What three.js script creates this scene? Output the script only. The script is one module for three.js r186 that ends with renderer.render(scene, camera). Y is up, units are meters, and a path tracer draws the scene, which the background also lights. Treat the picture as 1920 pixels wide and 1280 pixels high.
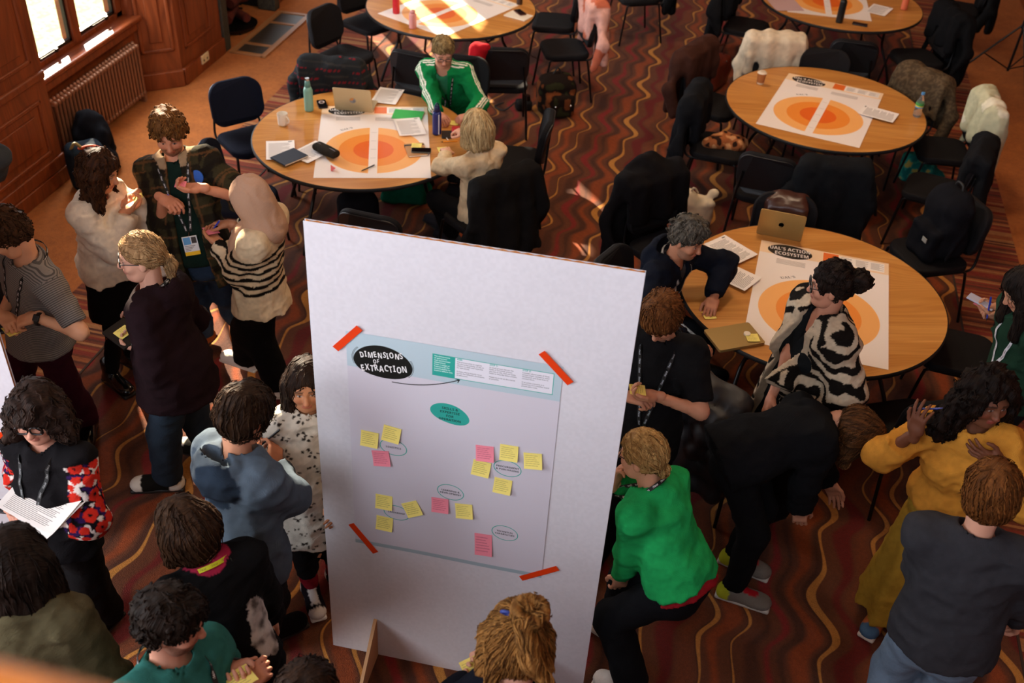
import * as THREE from 'three';
import { mergeGeometries } from 'three/addons/utils/BufferGeometryUtils.js';
import { RoundedBoxGeometry } from 'three/addons/geometries/RoundedBoxGeometry.js';
import { RectAreaLightUniformsLib } from 'three/addons/lights/RectAreaLightUniformsLib.js';
// ---------------------------------------------------------------- camera, sky, sun, area lights, exposure
const scene = new THREE.Scene();
const renderer = new THREE.WebGLRenderer({ antialias: true });
renderer.toneMapping = THREE.LinearToneMapping;
renderer.toneMappingExposure = 1.2;
renderer.shadowMap.enabled = true;
RectAreaLightUniformsLib.init();
const CAMH = 4.4706, FPX = 1967.48, PITCH = 0.654173, ROLL = 0.061291, AXIS = 0.196921;
const camera = new THREE.PerspectiveCamera(2 * Math.atan(640 / FPX) * 180 / Math.PI, 1.5, 0.1, 120);
const camBasis = (() => {
  const cp = Math.cos(PITCH), sp = Math.sin(PITCH), c = Math.cos(ROLL), s = Math.sin(ROLL), ca = Math.cos(AXIS), sa = Math.sin(AXIS);
  const turn = (v) => new THREE.Vector3(ca * v.x + sa * v.z, v.y, -sa * v.x + ca * v.z);
  const r = new THREE.Vector3(1, 0, 0), u = new THREE.Vector3(0, cp, -sp), w = new THREE.Vector3(0, -sp, -cp);
  return { r: turn(r.clone().multiplyScalar(c).addScaledVector(u, s)), u: turn(u.clone().multiplyScalar(c).addScaledVector(r, -s)), w: turn(w) };
})();
camera.position.set(0, CAMH, 0);
camera.quaternion.setFromRotationMatrix(new THREE.Matrix4().makeBasis(camBasis.r, camBasis.u, camBasis.w.clone().negate()));
camera.focus = 5.0; camera.userData.fStop = 2.4;
scene.add(camera);
scene.background = new THREE.Color().setRGB(1.9, 2.05, 2.2);
// low autumn sun through the windows of the left wall
const SUN = new THREE.Vector3(0.635, -0.466, 0.772).normalize();
const sun = new THREE.DirectionalLight(new THREE.Color().setRGB(1, 0.84, 0.62), 26);
sun.name = 'sun'; sun.position.set(-2, 1, -8).addScaledVector(SUN, -30); sun.target.position.set(-2, 1, -8);
sun.castShadow = true; sun.shadow.mapSize.set(4096, 4096); sun.shadow.camera.left = -12; sun.shadow.camera.right = 12; sun.shadow.camera.top = 10; sun.shadow.camera.bottom = -10; sun.shadow.camera.far = 60;
scene.add(sun, sun.target);
function windowLight(x, y, z, w, h, tx, ty, tz, rgb, power) {     // daylight entering by one window, just inside its panes
  const l = new THREE.RectAreaLight(new THREE.Color().setRGB(...rgb), power, w, h);
  l.name = 'window_daylight'; l.position.set(x, y, z); l.lookAt(tx, ty, tz); scene.add(l); return l;
}
windowLight(-5.5, 2.0, -7.9, 1.0, 2.3, 0, 2.0, -7.9, [0.95, 1, 1.05], 11);
windowLight(-5.5, 2.2, -13.17, 0.95, 2.4, 0, 2.2, -13.17, [0.95, 1, 1.05], 15);
for (const [x, w, p] of [[-3.6, 1.9, 6.5], [-0.9, 1.5, 4.0], [2.0, 1.5, 3.2]]) windowLight(x, 5.2, 1.95, w, 3.4, x, 4.6, -6, [0.86, 0.94, 1.1], p);
windowLight(-5.5, 2.9, -0.5, 1.5, 3.8, 0, 2.9, -0.5, [0.92, 0.98, 1.06], 12);
// ---------------------------------------------------------------- helpers
const V = (x, y, z) => new THREE.Vector3(x, y, z);
const RAD = Math.PI / 180;
const ray = (px, py) => camBasis.w.clone().addScaledVector(camBasis.r, (px - 960) / FPX).addScaledVector(camBasis.u, -(py - 640) / FPX);
const at = (px, py, y = 0) => { const d = ray(px, py), t = (y - CAMH) / d.y; return V(d.x * t, y, d.z * t); };   // the point at height y that the photograph shows at a pixel
let seedState = 7;
const rnd = () => { seedState = (seedState * 1664525 + 1013904223) >>> 0; return seedState / 4294967296; };
const rr = (a, b) => a + (b - a) * rnd();
const lin = (hex) => { const c = new THREE.Color(hex); return [c.r, c.g, c.b]; };
const mix3 = (a, b, t) => [a[0] + (b[0] - a[0]) * t, a[1] + (b[1] - a[1]) * t, a[2] + (b[2] - a[2]) * t];
const sstep = (a, b, x) => { const t = Math.min(1, Math.max(0, (x - a) / (b - a))); return t * t * (3 - 2 * t); };
// value noise, seeded
const NZ = (() => { const a = new Float32Array(4096); let s = 12345; for (let i = 0; i < 4096; i++) { s = (s * 1103515245 + 12345) & 0x7fffffff; a[i] = s / 0x3fffffff - 1; } return a; })();
const hsh = (i, j, k) => NZ[((i * 73856093) ^ (j * 19349663) ^ (k * 83492791)) & 4095];
function noise(x, y, z) {
  const i = Math.floor(x), j = Math.floor(y), k = Math.floor(z);
  let u = x - i, v = y - j, w = z - k; u = u * u * (3 - 2 * u); v = v * v * (3 - 2 * v); w = w * w * (3 - 2 * w);
  const l = (a, b, t) => a + (b - a) * t;
  return l(l(l(hsh(i, j, k), hsh(i + 1, j, k), u), l(hsh(i, j + 1, k), hsh(i + 1, j + 1, k), u), v),
    l(l(hsh(i, j, k + 1), hsh(i + 1, j, k + 1), u), l(hsh(i, j + 1, k + 1), hsh(i + 1, j + 1, k + 1), u), v), w);
}
const taken = new Map();
const numbered = (name) => { const n = taken.get(name) ?? 0; taken.set(name, n + 1); return n ? name + '_' + String(n).padStart(3, '0') : name; };
const shadowed = (o) => { o.castShadow = o.receiveShadow = true; return o; };
function part(name, geo, mat, parent, label) { const m = shadowed(new THREE.Mesh(geo, mat)); m.name = name; if (label) m.userData.label = label; parent.add(m); return m; }
function thing(name, label, category, pos, yaw = 0, group) {
  const g = new THREE.Group(); g.name = numbered(name); g.position.copy(pos); g.rotation.y = yaw; g.userData = { label, category }; if (group) g.userData.group = group; scene.add(g); return g;
}
function single(name, label, category, geo, mat, pos, yaw = 0, group) {
  const m = shadowed(new THREE.Mesh(geo, mat)); m.name = numbered(name); if (pos) m.position.copy(pos); m.rotation.y = yaw; m.userData = { label, category }; if (group) m.userData.group = group; scene.add(m); return m;
}
function structure(name) { const g = new THREE.Group(); g.name = name; g.userData = { kind: 'structure' }; scene.add(g); return g; }
// geometry
const tf = (g, x = 0, y = 0, z = 0, rx = 0, ry = 0, rz = 0) => { g.applyMatrix4(new THREE.Matrix4().makeRotationFromEuler(new THREE.Euler(rx, ry, rz, 'YXZ')).setPosition(x, y, z)); return g; };
const box = (w, h, d, x = 0, y = 0, z = 0) => new THREE.BoxGeometry(w, h, d).translate(x, y, z);
const rbox = (w, h, d, r, x = 0, y = 0, z = 0, seg = 2) => new RoundedBoxGeometry(w, h, d, seg, Math.min(r, w / 2.01, h / 2.01, d / 2.01)).translate(x, y, z);
const plainUV = (g) => { const p = g.attributes.position, u = new Float32Array(p.count * 2), n = g.attributes.normal; for (let i = 0; i < p.count; i++) { const ax = Math.abs(n.getX(i)), ay = Math.abs(n.getY(i)), az = Math.abs(n.getZ(i)); if (ay >= ax && ay >= az) { u[2 * i] = p.getX(i); u[2 * i + 1] = p.getZ(i); } else if (ax >= az) { u[2 * i] = p.getZ(i); u[2 * i + 1] = p.getY(i); } else { u[2 * i] = p.getX(i); u[2 * i + 1] = p.getY(i); } } g.setAttribute('uv', new THREE.BufferAttribute(u, 2)); return g; };
const join = (list) => mergeGeometries(list.map((g) => { const k = g.index ? g.toNonIndexed() : g; for (const n of Object.keys(k.attributes)) if (!['position', 'normal', 'uv'].includes(n)) k.deleteAttribute(n); return k; }), false);
const tube = (pts, r, seg = 24, rs = 8, closed = false) => new THREE.TubeGeometry(new THREE.CatmullRomCurve3(pts.map((p) => p.isVector3 ? p : V(...p)), closed, 'catmullrom', 0.4), seg, r, rs, closed);
const bar = (a, b, r, rs = 8) => { a = a.isVector3 ? a : V(...a); b = b.isVector3 ? b : V(...b); const d = b.clone().sub(a), g = new THREE.CylinderGeometry(r, r, d.length(), rs); g.applyMatrix4(new THREE.Matrix4().makeRotationFromQuaternion(new THREE.Quaternion().setFromUnitVectors(V(0, 1, 0), d.normalize())).setPosition(a.clone().add(b).multiplyScalar(0.5))); return g; };
const lathe = (pts, seg = 28) => new THREE.LatheGeometry(pts.map((p) => new THREE.Vector2(p[0], p[1])), seg);
const roundRect = (w, h, r) => { const s = new THREE.Shape(), x = -w / 2, y = -h / 2; s.moveTo(x + r, y); s.lineTo(x + w - r, y); s.absarc(x + w - r, y + r, r, -Math.PI / 2, 0); s.lineTo(x + w, y + h - r); s.absarc(x + w - r, y + h - r, r, 0, Math.PI / 2); s.lineTo(x + r, y + h); s.absarc(x + r, y + h - r, r, Math.PI / 2, Math.PI); s.lineTo(x, y + r); s.absarc(x + r, y + r, r, Math.PI, 1.5 * Math.PI); return s; };
const slab = (w, h, t, r, bevel = 0.004) => new THREE.ExtrudeGeometry(roundRect(w - 2 * bevel, h - 2 * bevel, r), { depth: t - 2 * bevel, bevelEnabled: true, bevelSize: bevel, bevelThickness: bevel, bevelSegments: 2, curveSegments: 5 }).translate(0, 0, -t / 2 + bevel);
// a sheet of paper: uv 0..1 over the sheet, lying in xz, slightly curled
function sheet(w, h, curl = 0, n = 8, t = 0.0012) {
  const g = new THREE.BoxGeometry(w, t, h, n, 1, n), p = g.attributes.position, u = g.attributes.uv;
  for (let i = 0; i < p.count; i++) { const x = p.getX(i), z = p.getZ(i); u.setXY(i, x / w + 0.5, 0.5 - z / h); const e = Math.max(0, Math.abs(x) / w * 2 - 0.4) ** 2 + 0.6 * Math.max(0, z / h * 2 - 0.5) ** 2; p.setY(i, p.getY(i) + curl * e); }
  g.computeVertexNormals(); return g;
}
// textures
function dataTex(n, m, fn, srgb = true) {
  const d = new Uint8Array(n * m * 4);
  for (let j = 0, o = 0; j < m; j++) for (let i = 0; i < n; i++, o += 4) { const c = fn(i / n, j / m, i, j); d[o] = c[0] * 255; d[o + 1] = c[1] * 255; d[o + 2] = c[2] * 255; d[o + 3] = 255; }
  const t = new THREE.DataTexture(d, n, m); t.wrapS = t.wrapT = THREE.RepeatWrapping; t.magFilter = THREE.LinearFilter; t.minFilter = THREE.LinearMipmapLinearFilter; t.generateMipmaps = true; if (srgb) t.colorSpace = THREE.SRGBColorSpace; t.needsUpdate = true; return t;
}
function canvasTex(w, h, draw) { const c = document.createElement('canvas'); c.width = w; c.height = h; draw(c.getContext('2d'), w, h); const t = new THREE.CanvasTexture(c); t.colorSpace = THREE.SRGBColorSpace; t.anisotropy = 4; return t; }
const rep = (t, x, y) => { const c = t.clone(); c.repeat.set(x, y); c.wrapS = c.wrapT = THREE.RepeatWrapping; c.needsUpdate = true; return c; };
const cl01 = (x) => Math.min(1, Math.max(0, x));
// periodic noise on the unit tile
const pn = (u, v, f, g = f, s = 0) => { const x = u * f, y = v * g, i = Math.floor(x), j = Math.floor(y); let a = x - i, b = y - j; a = a * a * (3 - 2 * a); b = b * b * (3 - 2 * b); const q = (p, r) => hsh(((p % f) + f) % f, ((r % g) + g) % g, s); return (q(i, j) * (1 - a) + q(i + 1, j) * a) * (1 - b) + (q(i, j + 1) * (1 - a) + q(i + 1, j + 1) * a) * b; };
const std = (o) => new THREE.MeshStandardMaterial(o);
const col = (hex) => new THREE.Color(hex);
const knitBump = dataTex(128, 128, (u, v) => { const a = 0.5 + 0.28 * Math.sin(u * 2 * Math.PI * 16) * Math.sin(v * 2 * Math.PI * 20) + 0.22 * pn(u, v, 64, 64, 3); return [cl01(a), cl01(a), cl01(a)]; }, false);
const weaveBump = dataTex(128, 128, (u, v) => { const a = 0.5 + 0.3 * pn(u, v, 48, 48, 5) + 0.2 * pn(u, v, 16, 16, 6); return [cl01(a), cl01(a), cl01(a)]; }, false);
const strandBump = dataTex(256, 256, (u, v) => { const a = 0.5 + 0.3 * pn(u, v, 64, 3, 8) + 0.2 * pn(u, v, 128, 6, 9); return [cl01(a), cl01(a), cl01(a)]; }, false);
const phys = (o) => new THREE.MeshPhysicalMaterial(o);
const clothMat = (o = {}) => phys({ color: 0xffffff, vertexColors: true, roughness: 0.95, specularIntensity: 0.2, bumpMap: rep(o.knit ? knitBump : weaveBump, o.knit ? 13 : 9, o.knit ? 13 : 9), bumpScale: o.knit ? 0.0016 : 0.0012, ...(o.m ?? {}) });
const KNIT = clothMat({ knit: 1 }), WEAVE = clothMat();
const SKINMAT = phys({ vertexColors: true, roughness: 0.6, specularIntensity: 0.7 });
const HAIRMAT = phys({ vertexColors: true, roughness: 0.6, specularIntensity: 0.18, bumpMap: rep(strandBump, 5, 5), bumpScale: 0.004 });
const plastic = (hex, rough = 0.45) => std({ color: hex, roughness: rough });
const steelBlack = std({ color: 0x0b0b0c, roughness: 0.4, metalness: 0.3 });
const chrome = std({ color: 0xb8b8b8, roughness: 0.2, metalness: 1 });
// ---------------------------------------------------------------- smooth solids: distance fields meshed with surface nets
const smin = (a, b, k) => { if (k <= 0) return Math.min(a, b); const h = Math.max(k - Math.abs(a - b), 0) / k; return Math.min(a, b) - h * h * k * 0.25; };
// tapered capsule; cut = stop at fraction t of the bone with a flat end
function cone(a, b, ra, rb, cut) {
  const ax = a.x, ay = a.y, az = a.z, dx = b.x - ax, dy = b.y - ay, dz = b.z - az, l2 = dx * dx + dy * dy + dz * dz || 1e-9, l = Math.sqrt(l2);
  return (x, y, z) => {
    const px = x - ax, py = y - ay, pz = z - az, s = (px * dx + py * dy + pz * dz) / l2, t = s < 0 ? 0 : s > 1 ? 1 : s, qx = px - dx * t, qy = py - dy * t, qz = pz - dz * t;
    const d = Math.sqrt(qx * qx + qy * qy + qz * qz) - (ra + (rb - ra) * t);
    return cut === undefined ? d : Math.max(d, (s - cut) * l);
  };
}
// the same with an oval section: wide along r, shallow along f (ratio = width / depth)
function oval(a, b, ra, rb, r, f, ratio, cut0, cut1) {
  const u = b.clone().sub(a), l = u.length(); u.divideScalar(l);
  const R = r.clone().addScaledVector(u, -r.dot(u)).normalize(), F = R.clone().cross(u); if (F.dot(f) < 0) F.negate();
  return (x, y, z) => {
    const px = x - a.x, py = y - a.y, pz = z - a.z, i = px * R.x + py * R.y + pz * R.z, j = (px * F.x + py * F.y + pz * F.z) * ratio, k = px * u.x + py * u.y + pz * u.z;
    const t = k < 0 ? 0 : k > l ? l : k, e = k - t, d = (Math.sqrt(i * i + j * j + e * e) - (ra + (rb - ra) * t / l)) / (ratio > 1 ? Math.sqrt(ratio) : 1);
    return Math.max(d, cut0 === undefined ? -9 : cut0 - k, cut1 === undefined ? -9 : k - cut1);
  };
}
function ell(c, rx, ry, rz, fr) {                                 // fr: {r,u,f} axes or none
  const r = fr?.r, u = fr?.u, f = fr?.f;
  return (x, y, z) => {
    let a = x - c.x, b = y - c.y, d = z - c.z;
    if (fr) { const p = a * r.x + b * r.y + d * r.z, q = a * u.x + b * u.y + d * u.z; d = a * f.x + b * f.y + d * f.z; a = p; b = q; }
    const A = a / rx, B = b / ry, D = d / rz, k0 = Math.sqrt(A * A + B * B + D * D), k1 = Math.sqrt((A / rx) ** 2 + (B / ry) ** 2 + (D / rz) ** 2);
    return k1 < 1e-6 ? -Math.min(rx, ry, rz) : k0 * (k0 - 1) / k1;
  };
}
function rbx(c, hx, hy, hz, rad, fr) {
  const r = fr?.r, u = fr?.u, f = fr?.f;
  return (x, y, z) => {
    let a = x - c.x, b = y - c.y, d = z - c.z;
    if (fr) { const p = a * r.x + b * r.y + d * r.z, q = a * u.x + b * u.y + d * u.z; d = a * f.x + b * f.y + d * f.z; a = p; b = q; }
    a = Math.abs(a) - hx + rad; b = Math.abs(b) - hy + rad; d = Math.abs(d) - hz + rad;
    const A = Math.max(a, 0), B = Math.max(b, 0), D = Math.max(d, 0);
    return Math.sqrt(A * A + B * B + D * D) + Math.min(Math.max(a, b, d), 0) - rad;
  };
}
// prims: list of [distance function, blend width]; post(d,x,y,z) shapes the result; colour(x,y,z) -> linear rgb
function solid(prims, lo, hi, cell, post, colour, origin, uvScale = 1) {
  const nx = Math.ceil((hi.x - lo.x) / cell) + 1, ny = Math.ceil((hi.y - lo.y) / cell) + 1, nz = Math.ceil((hi.z - lo.z) / cell) + 1, B = 5, f = new Float32Array(nx * ny * nz), N = prims.length, dc = new Float32Array(N);
  const R = B * cell * 0.9;
  for (let bz = 0; bz < nz; bz += B) for (let by = 0; by < ny; by += B) for (let bx = 0; bx < nx; bx += B) {
    const cx = lo.x + (bx + B / 2 - 0.5) * cell, cy = lo.y + (by + B / 2 - 0.5) * cell, cz = lo.z + (bz + B / 2 - 0.5) * cell;
    let m = 1e9; for (let i = 0; i < N; i++) { dc[i] = prims[i][0](cx, cy, cz); if (dc[i] < m) m = dc[i]; }
    const act = [];
    if (m < R * 1.5 + 0.06) for (let i = 0; i < N; i++) if (dc[i] < m + 2.4 * R + prims[i][1]) act.push(prims[i]);
    for (let k = bz; k < Math.min(bz + B, nz); k++) for (let j = by; j < Math.min(by + B, ny); j++) for (let i = bx; i < Math.min(bx + B, nx); i++) {
      let d = 1;
      if (act.length) { const x = lo.x + i * cell, y = lo.y + j * cell, z = lo.z + k * cell; d = act[0][0](x, y, z); for (let q = 1; q < act.length; q++) d = smin(d, act[q][0](x, y, z), act[q][1]); if (post) d = post(d, x, y, z); }
      f[i + nx * (j + ny * k)] = d;
    }
  }
  const id = new Int32Array(nx * ny * nz).fill(-1), pos = [], idx = [], sy = nx, sz = nx * ny;
  const E = [[0, 1], [2, 3], [4, 5], [6, 7], [0, 2], [1, 3], [4, 6], [5, 7], [0, 4], [1, 5], [2, 6], [3, 7]];
  const v = new Float32Array(8);
  for (let k = 0; k < nz - 1; k++) for (let j = 0; j < ny - 1; j++) for (let i = 0; i < nx - 1; i++) {
    const o = i + sy * j + sz * k; let mask = 0;
    for (let c = 0; c < 8; c++) { const q = f[o + (c & 1) + ((c >> 1) & 1) * sy + (c >> 2) * sz]; v[c] = q; if (q < 0) mask |= 1 << c; }
    if (mask === 0 || mask === 255) continue;
    let sx = 0, sY = 0, sZ = 0, n = 0;
    for (const [a, b] of E) { if ((v[a] < 0) === (v[b] < 0)) continue; const t = v[a] / (v[a] - v[b]); sx += (a & 1) + ((b & 1) - (a & 1)) * t; sY += ((a >> 1) & 1) + (((b >> 1) & 1) - ((a >> 1) & 1)) * t; sZ += (a >> 2) + ((b >> 2) - (a >> 2)) * t; n++; }
    id[o] = pos.length / 3; pos.push(lo.x + (i + sx / n) * cell, lo.y + (j + sY / n) * cell, lo.z + (k + sZ / n) * cell);
  }
  for (let k = 1; k < nz - 1; k++) for (let j = 1; j < ny - 1; j++) for (let i = 1; i < nx - 1; i++) {
    const o = i + sy * j + sz * k, s = f[o] < 0;
    const quad = (a, b, c, d, flip) => { if (a < 0 || b < 0 || c < 0 || d < 0) return; if (flip) idx.push(a, c, b, a, d, c); else idx.push(a, b, c, a, c, d); };
    if (s !== f[o + 1] < 0) quad(id[o - sy - sz], id[o - sz], id[o], id[o - sy], !s);
    if (s !== f[o + sy] < 0) quad(id[o - 1 - sz], id[o - 1], id[o], id[o - sz], !s);
    if (s !== f[o + sz] < 0) quad(id[o - 1 - sy], id[o - sy], id[o], id[o - 1], !s);
  }
  const g = new THREE.BufferGeometry(), nv = pos.length / 3, P = new Float32Array(pos), U = new Float32Array(nv * 2), Cc = new Float32Array(nv * 3);
  for (let i = 0; i < nv; i++) { const x = P[3 * i], y = P[3 * i + 1], z = P[3 * i + 2]; const c = colour(x, y, z); Cc[3 * i] = c[0]; Cc[3 * i + 1] = c[1]; Cc[3 * i + 2] = c[2]; U[2 * i] = (x * 0.83 + z * 0.56) * uvScale; U[2 * i + 1] = (y + 0.3 * z - 0.2 * x) * uvScale; if (origin) { P[3 * i] -= origin.x; P[3 * i + 1] -= origin.y; P[3 * i + 2] -= origin.z; } }
  g.setAttribute('position', new THREE.BufferAttribute(P, 3)); g.setAttribute('uv', new THREE.BufferAttribute(U, 2)); g.setAttribute('color', new THREE.BufferAttribute(Cc, 3)); g.setIndex(idx); g.computeVertexNormals(); return g;
}
const boundsOf = (pts, pad) => { const lo = V(1e9, 1e9, 1e9), hi = V(-1e9, -1e9, -1e9); for (const p of pts) { lo.min(p); hi.max(p); } return [lo.subScalar(pad), hi.addScalar(pad)]; };
const joinC = (list) => mergeGeometries(list, false);
// ---------------------------------------------------------------- the room
const waveOff = (t) => { t = t - Math.floor(t); const K = [[0, 0.066], [0.186, -0.022], [0.46, 0.006], [0.70, -0.066], [1, 0.066]]; for (let i = 0; i < 4; i++) if (t <= K[i + 1][0]) { const u = (t - K[i][0]) / (K[i + 1][0] - K[i][0]); return K[i][1] + (K[i + 1][1] - K[i][1]) * (0.5 - 0.5 * Math.cos(Math.PI * u)); } return 0.066; };
const carpetCols = { brown: lin(0x5f331b), dark: lin(0x4a2615), red: lin(0x621510), crim: lin(0x7c1e1c), orange: lin(0x843c16), gold: lin(0xb57a36), rust: lin(0x6e361a) };
const toS = (c) => { const f = (x) => x <= 0.0031308 ? 12.92 * x : 1.055 * Math.pow(x, 1 / 2.4) - 0.055; return [f(c[0]), f(c[1]), f(c[2])]; };
// bands across one 0.914 m repeat: centre, half width, softness, colour
const BANDS = [[0.13, 0.036, 0.016, 'red'], [0.22, 0.03, 0.03, 'rust'], [0.38, 0.034, 0.02, 'orange'], [0.56, 0.03, 0.02, 'dark'], [0.655, 0.022, 0.015, 'crim'], [0.73, 0.02, 0.015, 'dark'], [0.805, 0.034, 0.018, 'orange'], [0.885, 0.016, 0.012, 'dark']];
const waveTex = dataTex(1024, 1024, (u, v) => {
  const x = u * 0.914, o = waveOff(1 - v), wob = 0.012 * Math.sin(2 * Math.PI * v);
  let c = carpetCols.brown;
  const dist = (cx, w) => { let d = x - cx - o - w; d -= Math.round(d / 0.914) * 0.914; return d; };
  for (const [cx, hw, s, n] of BANDS) { const w = hw * (1 + 0.45 * Math.sin(2 * Math.PI * (v + cx * 3))); const d = Math.abs(dist(cx, wob * Math.sin(cx * 20))); c = mix3(c, carpetCols[n], 1 - sstep(w - s, w + s, d)); }
  const gold = (cx, hw, ph) => { const w = hw * (0.75 + 0.45 * Math.sin(2 * Math.PI * (v + ph))), d = dist(cx, 0); c = mix3(c, carpetCols.dark, (1 - sstep(0.004, 0.014, Math.abs(d + w))) * 0.8); c = mix3(c, carpetCols.gold, 1 - sstep(w - 0.004, w + 0.004, Math.abs(d))); };
  gold(0, 0.023, 0.05); gold(0.30, 0.012, 0.3); gold(0.47, 0.011, 0.0);
  const g = 1 + 0.16 * pn(u, v, 256, 256, 11) + 0.10 * pn(u, v, 64, 64, 12) + 0.06 * pn(u, v, 9, 9, 13);
  return toS([cl01(c[0] * g), cl01(c[1] * g), cl01(c[2] * g)]);
});
const bandTex = dataTex(256, 1024, (u, v) => {
  let c = lin(0x8a4a26); const k = Math.floor(v * 74), h = hsh(k, 3, 5), h2 = hsh(k, 9, 2);
  c = h > 0.62 ? lin(0x9c6a40) : h > 0.15 ? lin(0x7c2c1b) : h > -0.3 ? lin(0x6a321a) : h > -0.7 ? lin(0x8c4e26) : lin(0x532716);
  const g = 1 + 0.16 * pn(u, v, 64, 256, 15) + 0.1 * h2 * Math.sin(u * 6.28 * 2 + h * 9); return toS([cl01(c[0] * g), cl01(c[1] * g), cl01(c[2] * g)]);
});
const tanTex = dataTex(512, 512, (u, v) => { const c = lin(0xa5602a), g = 1 + 0.14 * pn(u, v, 200, 200, 17) + 0.10 * pn(u, v, 40, 40, 18) + 0.10 * pn(u, v, 7, 7, 19); return toS([cl01(c[0] * g), cl01(c[1] * g), cl01(c[2] * g)]); });
const pileBump = dataTex(256, 256, (u, v) => { const a = 0.5 + 0.5 * pn(u, v, 128, 128, 21); return [a, a, a]; }, false);
const carpetM = (map, rx, ry) => std({ map: rep(map, rx, ry), roughness: 1, bumpMap: rep(pileBump, rx * 3, ry * 3), bumpScale: 0.003 });
const uvMetres = (g, ox = 0, oz = 0) => { const p = g.attributes.position, u = g.attributes.uv; for (let i = 0; i < p.count; i++) u.setXY(i, p.getX(i) - ox, -(p.getZ(i) - oz)); return g; };
const floorG = structure('floor');
const Z0 = -17, Z1 = 2.2, ZL = Z1 - Z0, ZM = (Z0 + Z1) / 2;
// peak of the main gold line lies at x = -0.825 + 0.066, z = -9.21
part('wave_carpet', uvMetres(box(5.775, 0.1, ZL, -0.8775, -0.05, ZM), -0.825, -9.21), carpetM(waveTex, 1 / 0.914, 1 / 0.914), floorG, 'brown carpet with wavy gold, red and orange lines');
for (const [x0, x1] of [[-4.31, -3.765], [2.01, 2.56]]) part('striped_border', uvMetres(box(x1 - x0, 0.1, ZL, (x0 + x1) / 2, -0.05, ZM)), carpetM(bandTex, 1, 0.62), floorG, 'carpet border of thin red, orange and brown cross stripes');
for (const [x0, x1] of [[-5.8, -4.31], [2.56, 3.6]]) part('plain_border', uvMetres(box(x1 - x0, 0.1, ZL, (x0 + x1) / 2, -0.05, ZM)), carpetM(tanTex, 1, 1), floorG, 'plain tan carpet border along the wall');
for (const x of [-3.765, 2.01]) part('carpet_seam', box(0.014, 0.006, ZL, x, 0.002, ZM), std({ color: 0x3a2a20, roughness: 1 }), floorG);

// wood of the panelling
const woodTex = (base, dark, seed, n = 512) => dataTex(n, n, (u, v) => { const w = 0.12 * pn(u, v, 6, 2, seed), g = pn(u + w, v, 48, 3, seed + 1) * 0.5 + pn(u, v, 160, 6, seed + 2) * 0.3 + pn(u, v, 5, 3, seed + 3) * 0.4; const c = mix3(base, dark, cl01(0.45 + 0.55 * g)); return toS(c); });
const mahogany = woodTex(lin(0x8a4420), lin(0x54240f), 31);
const woodMat = std({ map: rep(mahogany, 1.6, 0.9), roughness: 0.38, color: 0xffffff });
const wbox = (w, h, d, x, y, z) => plainUV(box(w, h, d, x, y, z));
const CEIL = 7.6, WT = 0.5;
const wallL = structure('wall_left');
const PX = -5.26;                                                    // face of the piers
const W1 = { z0: -8.56, z1: -6.82, sill: 0.73, top: 4.95 }, W3 = { z0: -1.4, z1: 0.4, sill: 0.85, top: 5.0 }, W2 = { z0: -13.8, z1: -12.55, sill: 0.85, top: 3.66 };
const wl = (name, z0, z1, y0, y1, x = PX, t = WT) => part(name, wbox(t, y1 - y0, z1 - z0, x - t / 2, (y0 + y1) / 2, (z0 + z1) / 2), woodMat, wallL);
wl('pier', W1.z1, W3.z0, 0, CEIL); wl('pier', W3.z1, Z1, 0, CEIL); wl('pier', -9.69, -8.82, 0, CEIL, -5.22); wl('overmantel', -11.1, -9.69, 1.25, CEIL); wl('pier', -11.95, -11.1, 0, CEIL); wl('wall_beside_window', W2.z1, -11.95, 0, CEIL, -5.52, 0.3); wl('pier', Z0, W2.z0, 0, CEIL);
for (const w of [W1, W2, W3]) { wl('wall_below_window', w.z0 - (w === W1 ? 0.3 : 0), w.z1, 0, w.sill - 0.03, -5.52, 0.3); wl('wall_above_window', w.z0 - (w === W1 ? 0.3 : 0), w.z1, w.top, CEIL); }
// canted reveal to the right of the first window
part('canted_reveal', plainUV(new THREE.ExtrudeGeometry(new THREE.Shape([new THREE.Vector2(-5.76, 8.56), new THREE.Vector2(-5.53, 8.56), new THREE.Vector2(-5.22, 8.82), new THREE.Vector2(-5.76, 8.82)]), { depth: CEIL, bevelEnabled: false }).rotateX(-Math.PI / 2)), woodMat, wallL);
// raised frames around recessed panels: stiles, rails, moulding, field
function framedPanel(z0, z1, y0, y1, x = PX, parent = wallL, turn) {
  const g = [], m = 0.035, cy = (y0 + y1) / 2, cz = (z0 + z1) / 2;
  for (const [w, h, dz, dy] of [[m, y1 - y0, z0 + m / 2, cy], [m, y1 - y0, z1 - m / 2, cy], [z1 - z0, m, cz, y0 + m / 2], [z1 - z0, m, cz, y1 - m / 2]]) g.push(plainUV(rbox(0.036, h, w, 0.012, x, dy, dz)));
  const mo = join(g), fi = plainUV(rbox(0.02, y1 - y0 - 0.2, z1 - z0 - 0.2, 0.008, x + 0.004, cy, cz));
  for (const q of [mo, fi]) if (turn) q.applyMatrix4(turn);
  const p = part('panel', mo, woodMat, parent); part('panel_field', fi, woodMat, p);
}
for (let k = 0; k < 4; k++) { const z1 = -6.70 + k * 1.15 + 0.97, z0 = -6.70 + k * 1.15; framedPanel(z0, z1, 0.29, 0.76); framedPanel(z0, z1, 1.06, 3.0); framedPanel(z0, z1, 3.2, 5.0); }
framedPanel(-9.48, -8.93, 0.33, 2.8, -5.22); framedPanel(-11.65, -11.2, 0.33, 2.8);
{ const t = new THREE.Matrix4().makeTranslation(-5.375, 0, -8.69).multiply(new THREE.Matrix4().makeRotationY(-50 * RAD)); framedPanel(-0.16, 0.16, 0.36, 1.9, 0, wallL, t); }
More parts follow.
